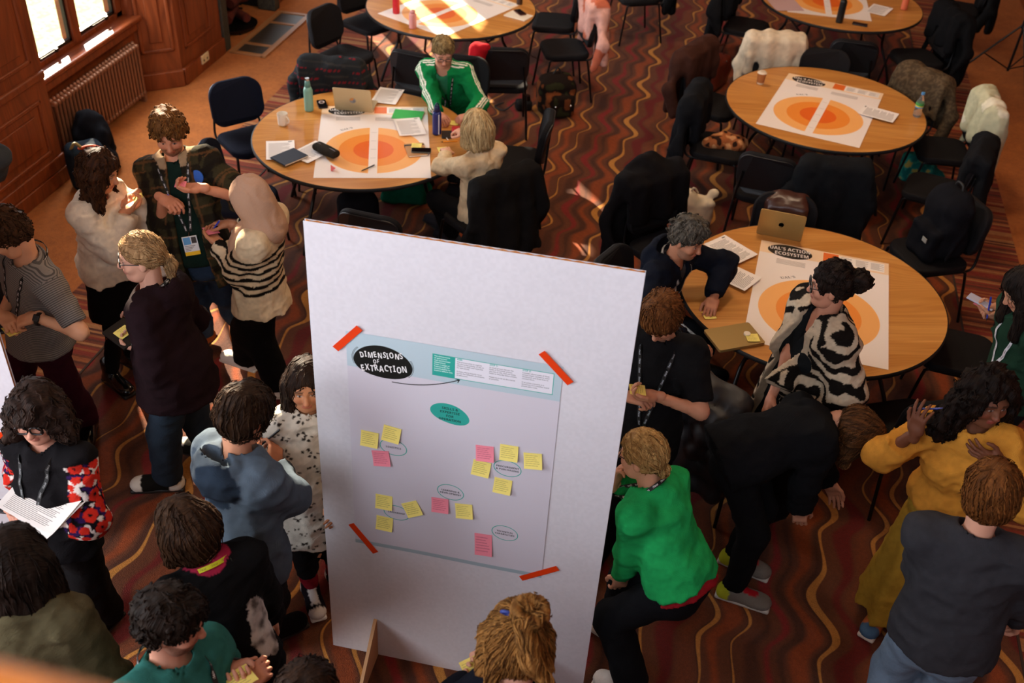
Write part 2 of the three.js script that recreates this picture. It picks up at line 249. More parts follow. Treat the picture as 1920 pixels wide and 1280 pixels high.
// dado rail and skirting
part('dado_rail', plainUV(rbox(0.05, 0.07, W3.z0 - W1.z1, 0.02, PX, 0.93, (W3.z0 + W1.z1) / 2)), woodMat, wallL);
const base = structure('baseboard_left');
part('skirting', plainUV(rbox(0.05, 0.13, Z1 - W1.z1 + 0.02, 0.01, PX + 0.01, 0.065, (Z1 + W1.z1) / 2)), woodMat, base);
part('skirting_cap', plainUV(rbox(0.03, 0.11, Z1 - W1.z1 + 0.01, 0.012, PX + 0.008, 0.185, (Z1 + W1.z1) / 2)), woodMat, base);
part('skirting', plainUV(rbox(0.05, 0.17, 0.87, 0.012, -5.21, 0.085, -9.255)), woodMat, base);
part('skirting', plainUV(tf(rbox(0.05, 0.17, 0.42, 0.012), -5.365, 0.085, -8.675, 0, -50 * RAD, 0)), woodMat, base);
part('skirting', plainUV(rbox(0.04, 0.14, 1.8, 0.012, -5.51, 0.07, -7.7)), woodMat, base);
// first window: frame, mullion, two casements, sill
const glassM = new THREE.MeshPhysicalMaterial({ color: 0xffffff, roughness: 0, transmission: 1, thickness: 0, ior: 1.45 });
const leadM = std({ color: 0x2a2622, roughness: 0.5, metalness: 0.4 });
function windowUnit(name, z0, z1, sill, top, mull, x = -5.66) {
  const w = structure(name), cz = (z0 + z1) / 2, cy = (sill + top) / 2;
  part('window_sill', plainUV(rbox(0.26, 0.05, z1 - z0 + 0.1, 0.02, -5.56, sill - 0.005, cz)), woodMat, w);
  part('sill_moulding', plainUV(rbox(0.06, 0.09, z1 - z0, 0.02, -5.49, sill - 0.07, cz)), woodMat, w);
  const fr = [wbox(0.12, 0.06, z1 - z0, x, sill + 0.03, cz), wbox(0.12, 0.07, z1 - z0, x, top - 0.035, cz), wbox(0.12, top - sill, 0.09, x, cy, z0 + 0.045), wbox(0.12, top - sill, 0.09, x, cy, z1 - 0.045)];
  part('window_frame', join(fr), woodMat, w);
  for (const [m, hw] of mull) part('mullion', plainUV(rbox(0.13, top - sill - 0.05, hw * 2, 0.015, x, cy, m)), woodMat, w);
  const edges = [z0 + 0.09, ...mull.flatMap(([m, hw]) => [m - hw, m + hw]), z1 - 0.09];
  const tr = sill + (top - sill) * (top > 4 ? 0.61 : 0.846);
  part('transom', plainUV(rbox(0.12, 0.07, z1 - z0 - 0.1, 0.015, x, tr, cz)), woodMat, w);
  for (let i = 0; i < edges.length; i += 2) {
    const a = edges[i], b = edges[i + 1], c = (a + b) / 2, y0 = sill + 0.06;
    for (const [p, q] of [[y0, tr - 0.035], [tr + 0.035, top - 0.07]]) {
      const cas = part('casement', join([box(0.03, 0.028, b - a, x + 0.02, p + 0.014, c), box(0.03, 0.028, b - a, x + 0.02, q - 0.014, c), box(0.03, q - p, 0.026, x + 0.02, (p + q) / 2, a + 0.013), box(0.03, q - p, 0.026, x + 0.02, (p + q) / 2, b - 0.013)]), leadM, w);
      part('pane', box(0.004, q - p - 0.05, b - a - 0.046, x + 0.02, (p + q) / 2, c), glassM, cas);
    }
    part('casement_stay', join([bar([x + 0.06, y0 + 0.02, c - 0.12], [x + 0.07, y0 + 0.03, c + 0.12], 0.006), box(0.02, 0.03, 0.03, x + 0.06, y0 + 0.02, c - 0.12)]), leadM, w);
  }
  return w;
}
windowUnit('window_1', -8.56, -6.9, W1.sill, W1.top, [[-7.83, 0.055]]);
windowUnit('window_3', W3.z0, W3.z1, W3.sill, W3.top, [[-0.5, 0.05]]);
windowUnit('window_2', W2.z0, W2.z1, W2.sill, W2.top, [[-13.17, 0.12]]);
// fireplace recess between the piers: stone posts, back, dark grate with logs
const stone = std({ color: 0x4a4636, roughness: 0.7, map: rep(dataTex(256, 256, (u, v) => { const a = 0.72 + 0.2 * pn(u, v, 12, 30, 41) + 0.12 * pn(u, v, 70, 70, 42); return [a, a, a]; }), 2, 2) });
const fire = structure('trim_1');
for (const z of [-9.76, -11.03]) part('stone_post', rbox(0.22, 1.25, 0.13, 0.015, -5.3, 0.625, z), stone, fire);
part('stone_lintel', rbox(0.22, 0.16, 1.4, 0.015, -5.3, 1.2, -10.4), stone, fire);
part('hearth_back', box(0.06, 1.3, 1.5, -5.82, 0.65, -10.4), std({ color: 0x1a1512, roughness: 0.95 }), fire);
for (const z of [-9.72, -11.07]) part('hearth_cheek', box(0.6, 1.3, 0.04, -5.6, 0.65, z), std({ color: 0x1a1512, roughness: 0.95 }), fire);
part('hearth_top', box(0.6, 0.04, 1.4, -5.6, 1.29, -10.4), std({ color: 0x1a1512, roughness: 0.95 }), fire);
{
  const g = thing('fire_basket', 'dark iron fire basket standing in the stone fireplace recess', 'fire basket', V(-5.42, 0, -10.35));
  for (let k = 0; k < 5; k++) part('bar', new THREE.TorusGeometry(0.27 - k * 0.012, 0.011, 6, 24, Math.PI).rotateX(-Math.PI / 2).rotateY(-Math.PI / 2 + Math.PI).rotateY(Math.PI / 2 * 0).translate(0, 0.08 + k * 0.05, 0).rotateY(Math.PI / 2 * 0), steelBlack, g);
  part('tray', new THREE.CylinderGeometry(0.27, 0.24, 0.04, 24).translate(0, 0.04, 0), steelBlack, g);
  for (let k = 0; k < 4; k++) part('foot', bar([0.2 * Math.cos(k * 1.57 + 0.8), 0.04, 0.2 * Math.sin(k * 1.57 + 0.8)], [0.22 * Math.cos(k * 1.57 + 0.8), 0, 0.22 * Math.sin(k * 1.57 + 0.8)], 0.013), steelBlack, g);
  const bark = std({ color: 0xa8662e, roughness: 0.9, map: rep(mahogany, 4, 4) });
  [[0.02, 0.20, 0.05, 0.5, 0.3], [-0.05, 0.27, -0.08, 0.42, -0.5], [0.06, 0.33, -0.02, 0.36, 0.1], [0.0, 0.13, -0.12, 0.4, 1.0]].forEach(([x, y, z, l, a], i) => single('firewood_log', ['pale split log lying lowest across the fire basket', 'split log leaning back in the fire basket', 'orange split log on top of the fire basket', 'short log under the others in the fire basket'][i], 'log', plainUV(tf(new THREE.CylinderGeometry(0.05, 0.055, l, 7), 0, 0, 0, Math.PI / 2, a, 0)), bark, V(-5.42 + x, y, -10.35 + z), 0, 'logs in the fire basket'));
}
{
  const h = structure('trim_2'), bord = std({ color: 0x9a6a40, roughness: 0.5 }), slate = std({ color: 0x35302a, roughness: 0.45 });
  const x0 = -5.13, x1 = -4.78, z0 = -10.95, z1 = -9.72;
  for (const [w, d, x, z] of [[x1 - x0, 0.05, (x0 + x1) / 2, z0], [x1 - x0, 0.05, (x0 + x1) / 2, z1], [x1 - x0, 0.045, (x0 + x1) / 2, -10.62], [x1 - x0, 0.045, (x0 + x1) / 2, -9.98], [0.06, z1 - z0 + 0.05, x0, (z0 + z1) / 2], [0.06, z1 - z0 + 0.05, x1, (z0 + z1) / 2]]) part('hearth_border', rbox(w, 0.024, d, 0.005, x, 0.01, z), bord, h);
  for (const [a, b] of [[-10.92, -10.65], [-10.6, -10.0], [-9.955, -9.75]]) part('slate_tile', rbox(x1 - x0 - 0.06, 0.014, b - a, 0.004, (x0 + x1) / 2, 0.006, (a + b) / 2), slate, h);
}
{
  const s = thing('wall_socket', 'cream wall socket on the skirting of the wooden pier', 'socket', V(-5.18, 0.13, -9.22));
  part('plate', rbox(0.012, 0.09, 0.15, 0.004, 0, 0, 0), plastic(0xd9c79c), s);
  for (const z of [-0.035, 0.035]) { part('switch', rbox(0.008, 0.02, 0.012, 0.002, 0.008, 0.025, z), plastic(0xcbb98e), s); part('holes', box(0.003, 0.022, 0.02, 0.006, -0.012, z), plastic(0x2a2018), s); }
}
// cast iron radiator under the window
{
  const r = thing('radiator', 'brown cast iron column radiator under the window', 'radiator', V(-5.42, 0, -7.7));
  const m = std({ color: 0x8a5f45, roughness: 0.33, metalness: 0.35 });
  const sec = join([rbox(0.115, 0.05, 0.042, 0.02, 0, 0.545, 0, 3), rbox(0.115, 0.05, 0.042, 0.02, 0, 0.09, 0, 3), ...[-0.038, 0, 0.038].map((x) => new THREE.CylinderGeometry(0.015, 0.015, 0.44, 8).translate(x, 0.31, 0)), new THREE.SphereGeometry(0.022, 8, 6).translate(0, 0.568, 0)]);
  const NS = 27; for (let k = 0; k < NS; k++) part('section', sec, m, r).position.z = -0.66 + k * 1.32 / (NS - 1);
  part('pipe', join([bar([0, 0.545, -0.68], [0, 0.545, 0.68], 0.016), bar([0, 0.09, -0.68], [0, 0.09, 0.68], 0.016)]), m, r);
  for (const z of [-0.66, 0.66]) part('foot', rbox(0.1, 0.07, 0.04, 0.012, 0, 0.035, z), m, r);
  const v = part('valve', join([bar([0, 0.09, 0.68], [0, 0.09, 0.74], 0.012), bar([0, 0.0, 0.73], [0, 0.5, 0.73], 0.014)]), steelBlack, r);
  part('valve_cap', new THREE.CylinderGeometry(0.028, 0.03, 0.045, 16).translate(0, 0.52, 0.73), plastic(0xf2efe6, 0.3), v, 'white valve cap');
}
// the rest of the shell, mostly outside the frame
const plaster = std({ color: 0xb59a78, roughness: 0.9 });
const wr = structure('wall_right'); part('wall_core', wbox(WT, CEIL, ZL, 3.5 + WT / 2, CEIL / 2, ZM), woodMat, wr);
for (let k = 0; k < 9; k++) { framedPanel(-16.2 + k * 1.9, -16.2 + k * 1.9 + 1.6, 0.3, 1.6, 3.5, wr); framedPanel(-16.2 + k * 1.9, -16.2 + k * 1.9 + 1.6, 1.8, 4.2, 3.5, wr); }
const wf = structure('wall_far'); part('wall_core', wbox(9.8, CEIL, WT, -0.9, CEIL / 2, Z0 - WT / 2), woodMat, wf);
const cg = structure('ceiling'); part('ceiling_slab', box(9.8, 0.3, ZL + 1, -0.9, CEIL + 0.15, ZM), plaster, cg);
const wn = structure('wall_near');
{ // wall behind the gallery with three high windows
  const zz = Z1 + WT / 2, open = [[-4.6, -2.6], [-1.7, -0.1], [1.2, 2.8]];
  for (const [a, b] of [[-5.8, -4.6], [-2.6, -1.7], [-0.1, 1.2], [2.8, 4.0]]) part('wall_pier', wbox(b - a, CEIL, WT, (a + b) / 2, CEIL / 2, zz), woodMat, wn);
  for (const [a, b] of open) { part('wall_below', wbox(b - a, 3.4, WT, (a + b) / 2, 1.7, zz), woodMat, wn); part('wall_above', wbox(b - a, CEIL - 7, WT, (a + b) / 2, (CEIL + 7) / 2, zz), woodMat, wn); part('pane', box(b - a, 3.6, 0.01, (a + b) / 2, 5.2, zz + 0.1), glassM, wn); part('glazing_bar', join([wbox(0.06, 3.6, 0.06, (a + b) / 2, 5.2, zz + 0.1), wbox(b - a, 0.06, 0.06, (a + b) / 2, 5.8, zz + 0.1)]), woodMat, wn); }
}
// balcony where the photograph is taken from
const bal = structure('trim_3');
part('balcony_floor', wbox(2.8, 0.25, 2.45, -0.2, 2.85, 0.975), woodMat, bal);
const railM = std({ map: rep(woodTex(lin(0xc98a4a), lin(0x9a5c28), 61, 256), 0.8, 2), roughness: 0.45 });
part('handrail', plainUV(rbox(2.8, 0.06, 0.12, 0.02, -0.2, 3.99, -0.2)), railM, bal);
part('bottom_rail', plainUV(rbox(2.8, 0.06, 0.08, 0.01, -0.2, 3.06, -0.16)), railM, bal);
for (let k = 0; k < 14; k++) part('baluster', lathe([[0.018, 3.09], [0.018, 3.2], [0.028, 3.35], [0.014, 3.6], [0.018, 3.85], [0.018, 3.97]], 8).translate(-1.5 + k * 0.2, 0, -0.18), railM, bal);
// small brass lamp on the gallery rail, beside the photographer
{
  const g = thing('rail_lamp', 'small brass lamp standing on the gallery handrail', 'lamp', V(-0.72, 4.02, -0.17)), br = std({ color: 0xb08a45, roughness: 0.3, metalness: 1 });
  part('base', new THREE.CylinderGeometry(0.05, 0.055, 0.02, 20).translate(0, 0.01, 0), br, g); part('stem', bar([0, 0.02, 0], [0, 0.22, 0], 0.008), br, g); part('bulb', new THREE.SphereGeometry(0.03, 14, 10).translate(0, 0.25, 0), std({ color: 0xffffff, emissive: 0xffb060, emissiveIntensity: 3 }), g);
  const l = new THREE.PointLight(new THREE.Color().setRGB(1, 0.66, 0.34), 1.3); l.position.set(-0.72, 4.27, -0.17); l.castShadow = true; l.name = 'rail_lamp_light'; scene.add(l);
}
// two brass chandeliers under the ceiling
const brass = std({ color: 0xb08a45, roughness: 0.3, metalness: 1 });
for (const [x, z, where] of [[0.3, -7.2, 'above the cup table'], [-1.6, -9.6, 'above the sunlit table']]) {
  const c = thing('chandelier', 'brass ring chandelier with candle bulbs ' + where, 'chandelier', V(x, 5.0, z));
  part('ring', new THREE.TorusGeometry(0.5, 0.02, 8, 40).rotateX(Math.PI / 2), brass, c);
  part('rod', bar([0, 0.1, 0], [0, CEIL - 5.0, 0], 0.012), brass, c);
  for (let k = 0; k < 8; k++) { const a = k * Math.PI / 4, p = V(0.5 * Math.cos(a), 0, 0.5 * Math.sin(a)); part('arm', bar(V(0, 0.3, 0), p, 0.008), brass, c); part('candle', new THREE.CylinderGeometry(0.014, 0.014, 0.1, 10).translate(p.x, 0.05, p.z), plastic(0xefe2c4), c); part('bulb', new THREE.SphereGeometry(0.022, 12, 8).scale(1, 1.5, 1).translate(p.x, 0.13, p.z), std({ color: 0xffffff, emissive: 0xffb060, emissiveIntensity: 3 }), c); }
  const l = new THREE.PointLight(new THREE.Color().setRGB(1, 0.77, 0.54), 13.5); l.position.set(x, 4.85, z); l.castShadow = true; l.shadow.radius = 14; l.name = 'chandelier_light'; scene.add(l);
}
// lawn outside the windows
const lawnM = std({ color: 0xcbd6ae, roughness: 1, map: rep(dataTex(256, 256, (u, v) => { const a = 0.75 + 0.2 * pn(u, v, 60, 60, 51) + 0.15 * pn(u, v, 7, 7, 52); return [a, a, a * 0.9]; }), 3, 3) });
const lawn = part('ground', plainUV(box(60, 0.2, 80, -35.9, -0.5, -8)), lawnM, scene); lawn.userData = { kind: 'structure' };
// ---------------------------------------------------------------- tables
const oakTex = dataTex(1024, 1024, (u, v) => { const w = 0.05 * pn(u, v, 3, 5, 71); const g = 0.5 * pn(u, v + w, 4, 90, 72) + 0.35 * pn(u, v + w, 8, 260, 73) + 0.35 * pn(u, v, 3, 14, 74) + 0.25 * Math.sin(2 * Math.PI * (v * 9 + 1.2 * pn(u, v, 2, 3, 75))); return toS(mix3(lin(0xd79b52), lin(0xb06f2c), cl01(0.5 + 0.42 * g))); });
const oak = std({ map: rep(oakTex, 0.8, 0.8), roughness: 0.33 });
const TR = 0.843, TH = 0.74;
const tableMesh = {
  top: plainUV(new THREE.CylinderGeometry(TR - 0.008, TR - 0.008, 0.022, 96).translate(0, TH - 0.011, 0)),
  edge: lathe([[TR - 0.008, TH - 0.028], [TR, TH - 0.026], [TR + 0.002, TH - 0.012], [TR, TH - 0.001], [TR - 0.008, TH + 0.0005]], 96),
};
const fabricNavy = phys({ color: 0x141826, specularIntensity: 0.25, roughness: 0.95, bumpMap: rep(weaveBump, 9, 9), bumpScale: 0.001 });
const fabricBlack = phys({ color: 0x141315, specularIntensity: 0.35, roughness: 0.8, bumpMap: rep(weaveBump, 9, 9), bumpScale: 0.001 });
const rubber = std({ color: 0x111111, roughness: 0.7 });
function roundTable(px, pz, turn, label) {
  const t = thing('round_table', label, 'table', V(px, 0, pz), turn, 'round folding tables');
  part('tabletop', tableMesh.top, oak, t); part('edge_trim', tableMesh.edge, rubber, t, 'black edge strip');
  part('apron', new THREE.TorusGeometry(0.62, 0.014, 8, 48).rotateX(Math.PI / 2).translate(0, TH - 0.05, 0), steelBlack, t);
  for (const s of [-1, 1]) {
    for (const q of [-1, 1]) part('leg', tube([[s * 0.40, TH - 0.03, q * 0.34], [s * 0.41, 0.55, q * 0.34], [s * 0.44, 0.38, q * 0.30], [s * 0.5, 0.2, q * 0.40], [s * 0.55, 0.0, q * 0.46]], 0.014, 20, 8), steelBlack, t);
    part('crossbar', bar([s * 0.42, 0.46, -0.33], [s * 0.42, 0.46, 0.33], 0.011), steelBlack, t);
    part('brace', bar([s * 0.42, 0.46, 0.0], [s * 0.06, TH - 0.04, 0.0], 0.009), steelBlack, t);
  }
  return t;
}
const TBL = { A: [-2.665, -6.973], B: [0.759, -5.818], C: [0.846, -8.757], D: [-2.796, -9.897], E: [1.009, -11.513] };
roundTable(...TBL.A, 0.5, 'round wooden table with the open silver laptop, white mug and green paper');
roundTable(...TBL.B, 0.25, 'round wooden table with two gold laptops');
roundTable(...TBL.C, 0.1, 'round wooden table with a takeaway cup and a clear water bottle');
roundTable(...TBL.D, -0.2, 'round wooden table crossed by sunbeams with red and pink bottles');
roundTable(...TBL.E, 0.3, 'round wooden table with a black flask and orange bottle');

// ---------------------------------------------------------------- chairs: conference stacking chair, facing +z
const seatGeo = (() => { const g = slab(0.46, 0.44, 0.055, 0.09, 0.016); g.rotateX(-Math.PI / 2); g.translate(0, 0.46, 0.01); const p = g.attributes.position; for (let i = 0; i < p.count; i++) { const x = p.getX(i), z = p.getZ(i); p.setY(i, p.getY(i) - 0.012 * Math.max(0, z / 0.23) ** 3 + 0.01 * (x / 0.23) ** 2); } g.computeVertexNormals(); return g; })();
const backGeo = (() => { const g = slab(0.45, 0.37, 0.05, 0.11, 0.014), p = g.attributes.position; for (let i = 0; i < p.count; i++) { const x = p.getX(i); p.setZ(i, p.getZ(i) - 0.0 + 0.05 * (x / 0.225) ** 2); } g.computeVertexNormals(); return g.rotateX(-0.16).translate(0, 0.71, -0.245); })();
const shellGeo = (() => { const g = slab(0.43, 0.35, 0.012, 0.10, 0.003), p = g.attributes.position; for (let i = 0; i < p.count; i++) { const x = p.getX(i); p.setZ(i, p.getZ(i) + 0.05 * (x / 0.225) ** 2); } g.computeVertexNormals(); return g.rotateX(-0.16).translate(0, 0.706, -0.272); })();
const legF = (s) => tube([[s * 0.2, 0.44, 0.17], [s * 0.21, 0.42, 0.2], [s * 0.235, 0.0, 0.255]], 0.011, 10, 8), legB = (s) => tube([[s * 0.2, 0.44, -0.15], [s * 0.21, 0.42, -0.18], [s * 0.235, 0.0, -0.25]], 0.011, 10, 8);
const chairParts = [['seat', seatGeo, 'f'], ['backrest', backGeo, 'f'], ['backrest_shell', shellGeo, 'p']];
for (const s of [-1, 1]) chairParts.push(['leg', legF(s), 'm'], ['leg', legB(s), 'm'], ['back_support', tube([[s * 0.2, 0.435, -0.1], [s * 0.2, 0.44, -0.21], [s * 0.198, 0.5, -0.245], [s * 0.17, 0.72, -0.262]], 0.01, 14, 8), 'm'], ['side_rail', bar([s * 0.2, 0.435, -0.16], [s * 0.2, 0.435, 0.17], 0.011), 'm']);
chairParts.push(['cross_rail', join([bar([-0.2, 0.43, 0.12], [0.2, 0.43, 0.12], 0.009), bar([-0.2, 0.43, -0.12], [0.2, 0.43, -0.12], 0.009)]), 'm']);
const chairMade = {};
function chair(x, z, yawDeg, label, cloth = 'black', group = 'conference chairs around the tables') {
  let c; const pl = plastic(0x141416, 0.5);
  if (!chairMade[cloth]) { c = chairMade[cloth] = thing('conference_chair', label, 'chair', V(x, 0, z), yawDeg * RAD, group); for (const [n, g, m] of chairParts) part(n, g, m === 'f' ? (cloth === 'navy' ? fabricNavy : fabricBlack) : m === 'p' ? pl : steelBlack, c); }
  else { c = chairMade[cloth].clone(); c.name = numbered('conference_chair'); c.position.set(x, 0, z); c.rotation.y = yawDeg * RAD; c.userData = { label, category: 'chair', group }; scene.add(c); }
  return c;
}
// a point in a chair's own frame as a point in the room
const inChair = (c, x, y, z) => V(x, y, z).applyAxisAngle(V(0, 1, 0), c.rotation.y).add(c.position);

// coats and wraps hung over a chair's back: front flap, back panel, sleeves, folds
function coat(c, label, o) {
  const q = (x, y, z) => V(x, y, z), pr = [], len = o.len ?? 0.6, wd = o.w ?? 0.26, y0 = 0.92 + (o.up ?? 0), th = o.th ?? 0.035;
  if (!o.only) {
  pr.push([rbx(q(0, y0 - 0.06, -0.255), wd, 0.10, 0.075, 0.06), 0.05]);
  pr.push([rbx(q(0, y0 - len / 2, -0.325), wd * 1.04, len / 2, th, th * 0.95, { r: V(1, 0, 0), u: V(0, 1, 0.08).normalize(), f: V(0, -0.08, 1).normalize() }), 0.05]);
  pr.push([rbx(q(0, y0 - 0.18, -0.175), wd * 0.96, 0.17, 0.03, 0.028), 0.05]);
  }
  if (o.sleeves !== 0) for (const s of [-1, 1]) { const e = o.sl ?? 0.42; pr.push([cone(q(s * (wd - 0.02), y0 - 0.1, -0.27), q(s * (wd + 0.05), y0 - 0.1 - e * 0.5, -0.29), 0.06, 0.052), 0.05]); pr.push([cone(q(s * (wd + 0.05), y0 - 0.1 - e * 0.5, -0.29), q(s * (wd + 0.03), y0 - 0.1 - e, -0.22), 0.05, 0.042), 0.04]); }
  if (o.hood) pr.push([ell(q(0, y0 - 0.02, -0.33), 0.17, 0.13, 0.10), 0.06]);
  for (const e of o.extra ?? []) pr.push(e);
  const base = lin(o.color), alt = o.alt ? lin(o.alt) : null, sd = o.seed ?? 1, fa = o.fold ?? 0.013;
  const g = solid(pr, V(-wd - 0.2, Math.max(0.02, y0 - len - 0.12), -0.5), V(wd + 0.2, y0 + 0.2, o.front ?? -0.02), o.cell ?? 0.0165, (d, x, y, z) => { const down = sstep(y0 + 0.05, y0 - 0.35, y); return d + fa * (0.35 + down) * Math.sin(x * 30 + 3.5 * noise(x * 3 + sd, y * 2, z * 3) + sd) + 0.008 * noise(x * 14 + sd, y * 9, z * 14) + 0.022 * (Math.abs(noise(x * 7 + sd * 3, y * 4.5, z * 7)) - 0.25) + 0.010 * (Math.abs(noise(x * 17, y * 12 + sd, z * 17)) - 0.25); },
    o.paint ?? ((x, y, z) => { const n = 1 + 0.16 * noise(x * 40, y * 40, z * 40 + sd); let k = base; if (alt && noise(x * (o.af ?? 16) + sd, y * (o.af ?? 16), z * (o.af ?? 16)) > (o.at ?? 0.1)) k = alt; return [k[0] * n, k[1] * n, k[2] * n]; }), null);
  const m = single(o.name ?? 'coat', label, o.cat ?? 'coat', g, o.mat ?? WEAVE, c.position.clone(), c.rotation.y, o.group ?? 'clothing hung on chairs');
  return m;
}
// soft bag resting on the floor or a seat
function softBag(name, label, pos, yaw, prims, lo, hi, color, o = {}) {
  const base = lin(color), sd = o.seed ?? 2;
  const g = solid(prims, lo, hi, o.cell ?? 0.01, (d, x, y, z) => Math.max(d + (o.fold ?? 0.008) * noise(x * 12 + sd, y * 12, z * 12), -y + 0.002), o.paint ?? ((x, y, z) => { const n = 1 + 0.18 * noise(x * 30 + sd, y * 30, z * 30); return [base[0] * n, base[1] * n, base[2] * n]; }), null);
  return single(name, label, o.cat ?? 'bag', g, o.mat ?? WEAVE, pos, yaw, o.group);
}
// ---------------------------------------------------------------- people
const UP = V(0, 1, 0);
const add = (p, ...t) => { const q = p.clone(); for (let i = 0; i < t.length; i += 2) q.addScaledVector(t[i], t[i + 1]); return q; };
function ik(a, target, l1, l2, pole) {
  const d = target.clone().sub(a); let l = d.length(); const mx = (l1 + l2) * 0.998; if (l > mx) { d.multiplyScalar(mx / l); l = mx; }
  const end = a.clone().add(d), u = d.clone().normalize(), x = (l1 * l1 - l2 * l2 + l * l) / (2 * l), h = Math.sqrt(Math.max(0, l1 * l1 - x * x));
  const p = pole.clone().addScaledVector(u, -pole.dot(u)).normalize();
  return [a.clone().addScaledVector(u, x).addScaledVector(p, h), end];
}
const evalPrims = (prims, post) => (x, y, z) => { let d = prims[0][0](x, y, z); for (let q = 1; q < prims.length; q++) d = smin(d, prims[q][0](x, y, z), prims[q][1]); return post ? post(d, x, y, z) : d; };
const lanyardTex = (bg, fg) => canvasTex(512, 64, (c, w, h) => { c.fillStyle = bg; c.fillRect(0, 0, w, h); c.fillStyle = fg; c.font = 'bold 46px sans-serif'; for (let i = 0; i < 4; i++) c.fillText('ual:', 20 + i * 128, 46); });
const LANY = {}; const lanyMat = (bg = '#0c0c0c', fg = '#e8e8e8') => LANY[bg + fg] ??= std({ map: rep(lanyardTex(bg, fg), 1, 1), roughness: 0.7 });
const badgeTex = canvasTex(128, 160, (c, w, h) => { c.fillStyle = '#dfe6ea'; c.fillRect(0, 0, w, h); c.fillStyle = '#5aa0d8'; c.fillRect(8, 8, 62, 60); c.fillStyle = '#333'; c.fillRect(78, 10, 42, 52); c.fillStyle = '#777'; for (let i = 0; i < 4; i++) c.fillRect(10, 78 + i * 12, 90 - i * 14, 5); c.fillStyle = '#f2c51e'; c.fillRect(0, 128, w, 32); });
const badgeMat = std({ map: badgeTex, roughness: 0.3 });

function handPrims(w, fd, pn, side, pose, k) {                      // fd: finger direction, pn: palm normal, side: +1 left hand, -1 right hand
  const f = fd.clone().normalize(), n = pn.clone().addScaledVector(f, -pn.dot(f)).normalize(), t = n.clone().cross(f).multiplyScalar(side); // t: towards the thumb
  const P = (x, y, z) => add(w, t, x * k, n, -y * k, f, z * k), pr = [];
  pr.push([rbx(P(0, 0, 0.045), 0.039 * k, 0.014 * k, 0.044 * k, 0.013 * k, { r: t, u: n, f }), 0.012]);
  pr.push([cone(P(0, 0, -0.03), P(0, 0, 0.02), 0.026 * k, 0.026 * k), 0.02]);
  pr.push([ell(P(0.028, -0.006, 0.028), 0.016 * k, 0.014 * k, 0.026 * k, { r: t, u: n, f }), 0.015]);
  const cur = { relaxed: [0.35, 0.45, 0.3], hold: [0.75, 0.8, 0.5], write: [0.8, 0.95, 0.55], fist: [1.35, 1.5, 0.9], flat: [0.08, 0.1, 0.08], spread: [0.25, 0.35, 0.2] }[pose] ?? [0.35, 0.45, 0.3];
  [[0.029, 0.072, 0.086], [0.0095, 0.08, 0.09], [-0.0105, 0.074, 0.087], [-0.029, 0.058, 0.080]].forEach(([x, len, z0], i) => {
    let a = P(x, 0, z0), ang = 0; const spread = (pose === 'spread' ? 0.2 : 0.06) * (1.5 - i), dir0 = f.clone().addScaledVector(t, spread).normalize(), c = cur.map((q) => q * (pose === 'write' && i === 0 ? 0.75 : 1) * (1 + 0.1 * i));
    [0.46, 0.3, 0.24].forEach((q, j) => { ang += c[j]; const d = dir0.clone().multiplyScalar(Math.cos(ang)).addScaledVector(n, Math.sin(ang)); const b = add(a, d, len * q * k * 1.05); pr.push([cone(a, b, (0.0092 - j * 0.0008) * k, (0.0086 - j * 0.0009) * k), 0.004]); a = b; });
  });
  const inn = pose === 'flat' || pose === 'spread' ? 0.15 : 0.7;
  const t0 = P(0.030, -0.004, 0.022), t1 = add(t0, t, 0.026 * k, n, 0.010 * k + 0.012 * inn * k, f, 0.026 * k), t2 = add(t1, t, 0.012 * (1 - inn) * k, n, 0.016 * inn * k, f, 0.028 * k), t3 = add(t2, t, -0.010 * inn * k, n, 0.008 * inn * k, f, 0.022 * k);
  pr.push([cone(t0, t1, 0.014 * k, 0.0115 * k), 0.012], [cone(t1, t2, 0.011 * k, 0.0098 * k), 0.003], [cone(t2, t3, 0.0098 * k, 0.008 * k), 0.003]);
  return { prims: pr, pts: [P(0, 0, -0.05), P(0.09, -0.1, 0.19), P(-0.09, 0.06, 0.19), P(0.09, 0.06, -0.03), P(-0.09, -0.1, -0.03), P(0, -0.12, 0.1)], P, t, n, f };
}

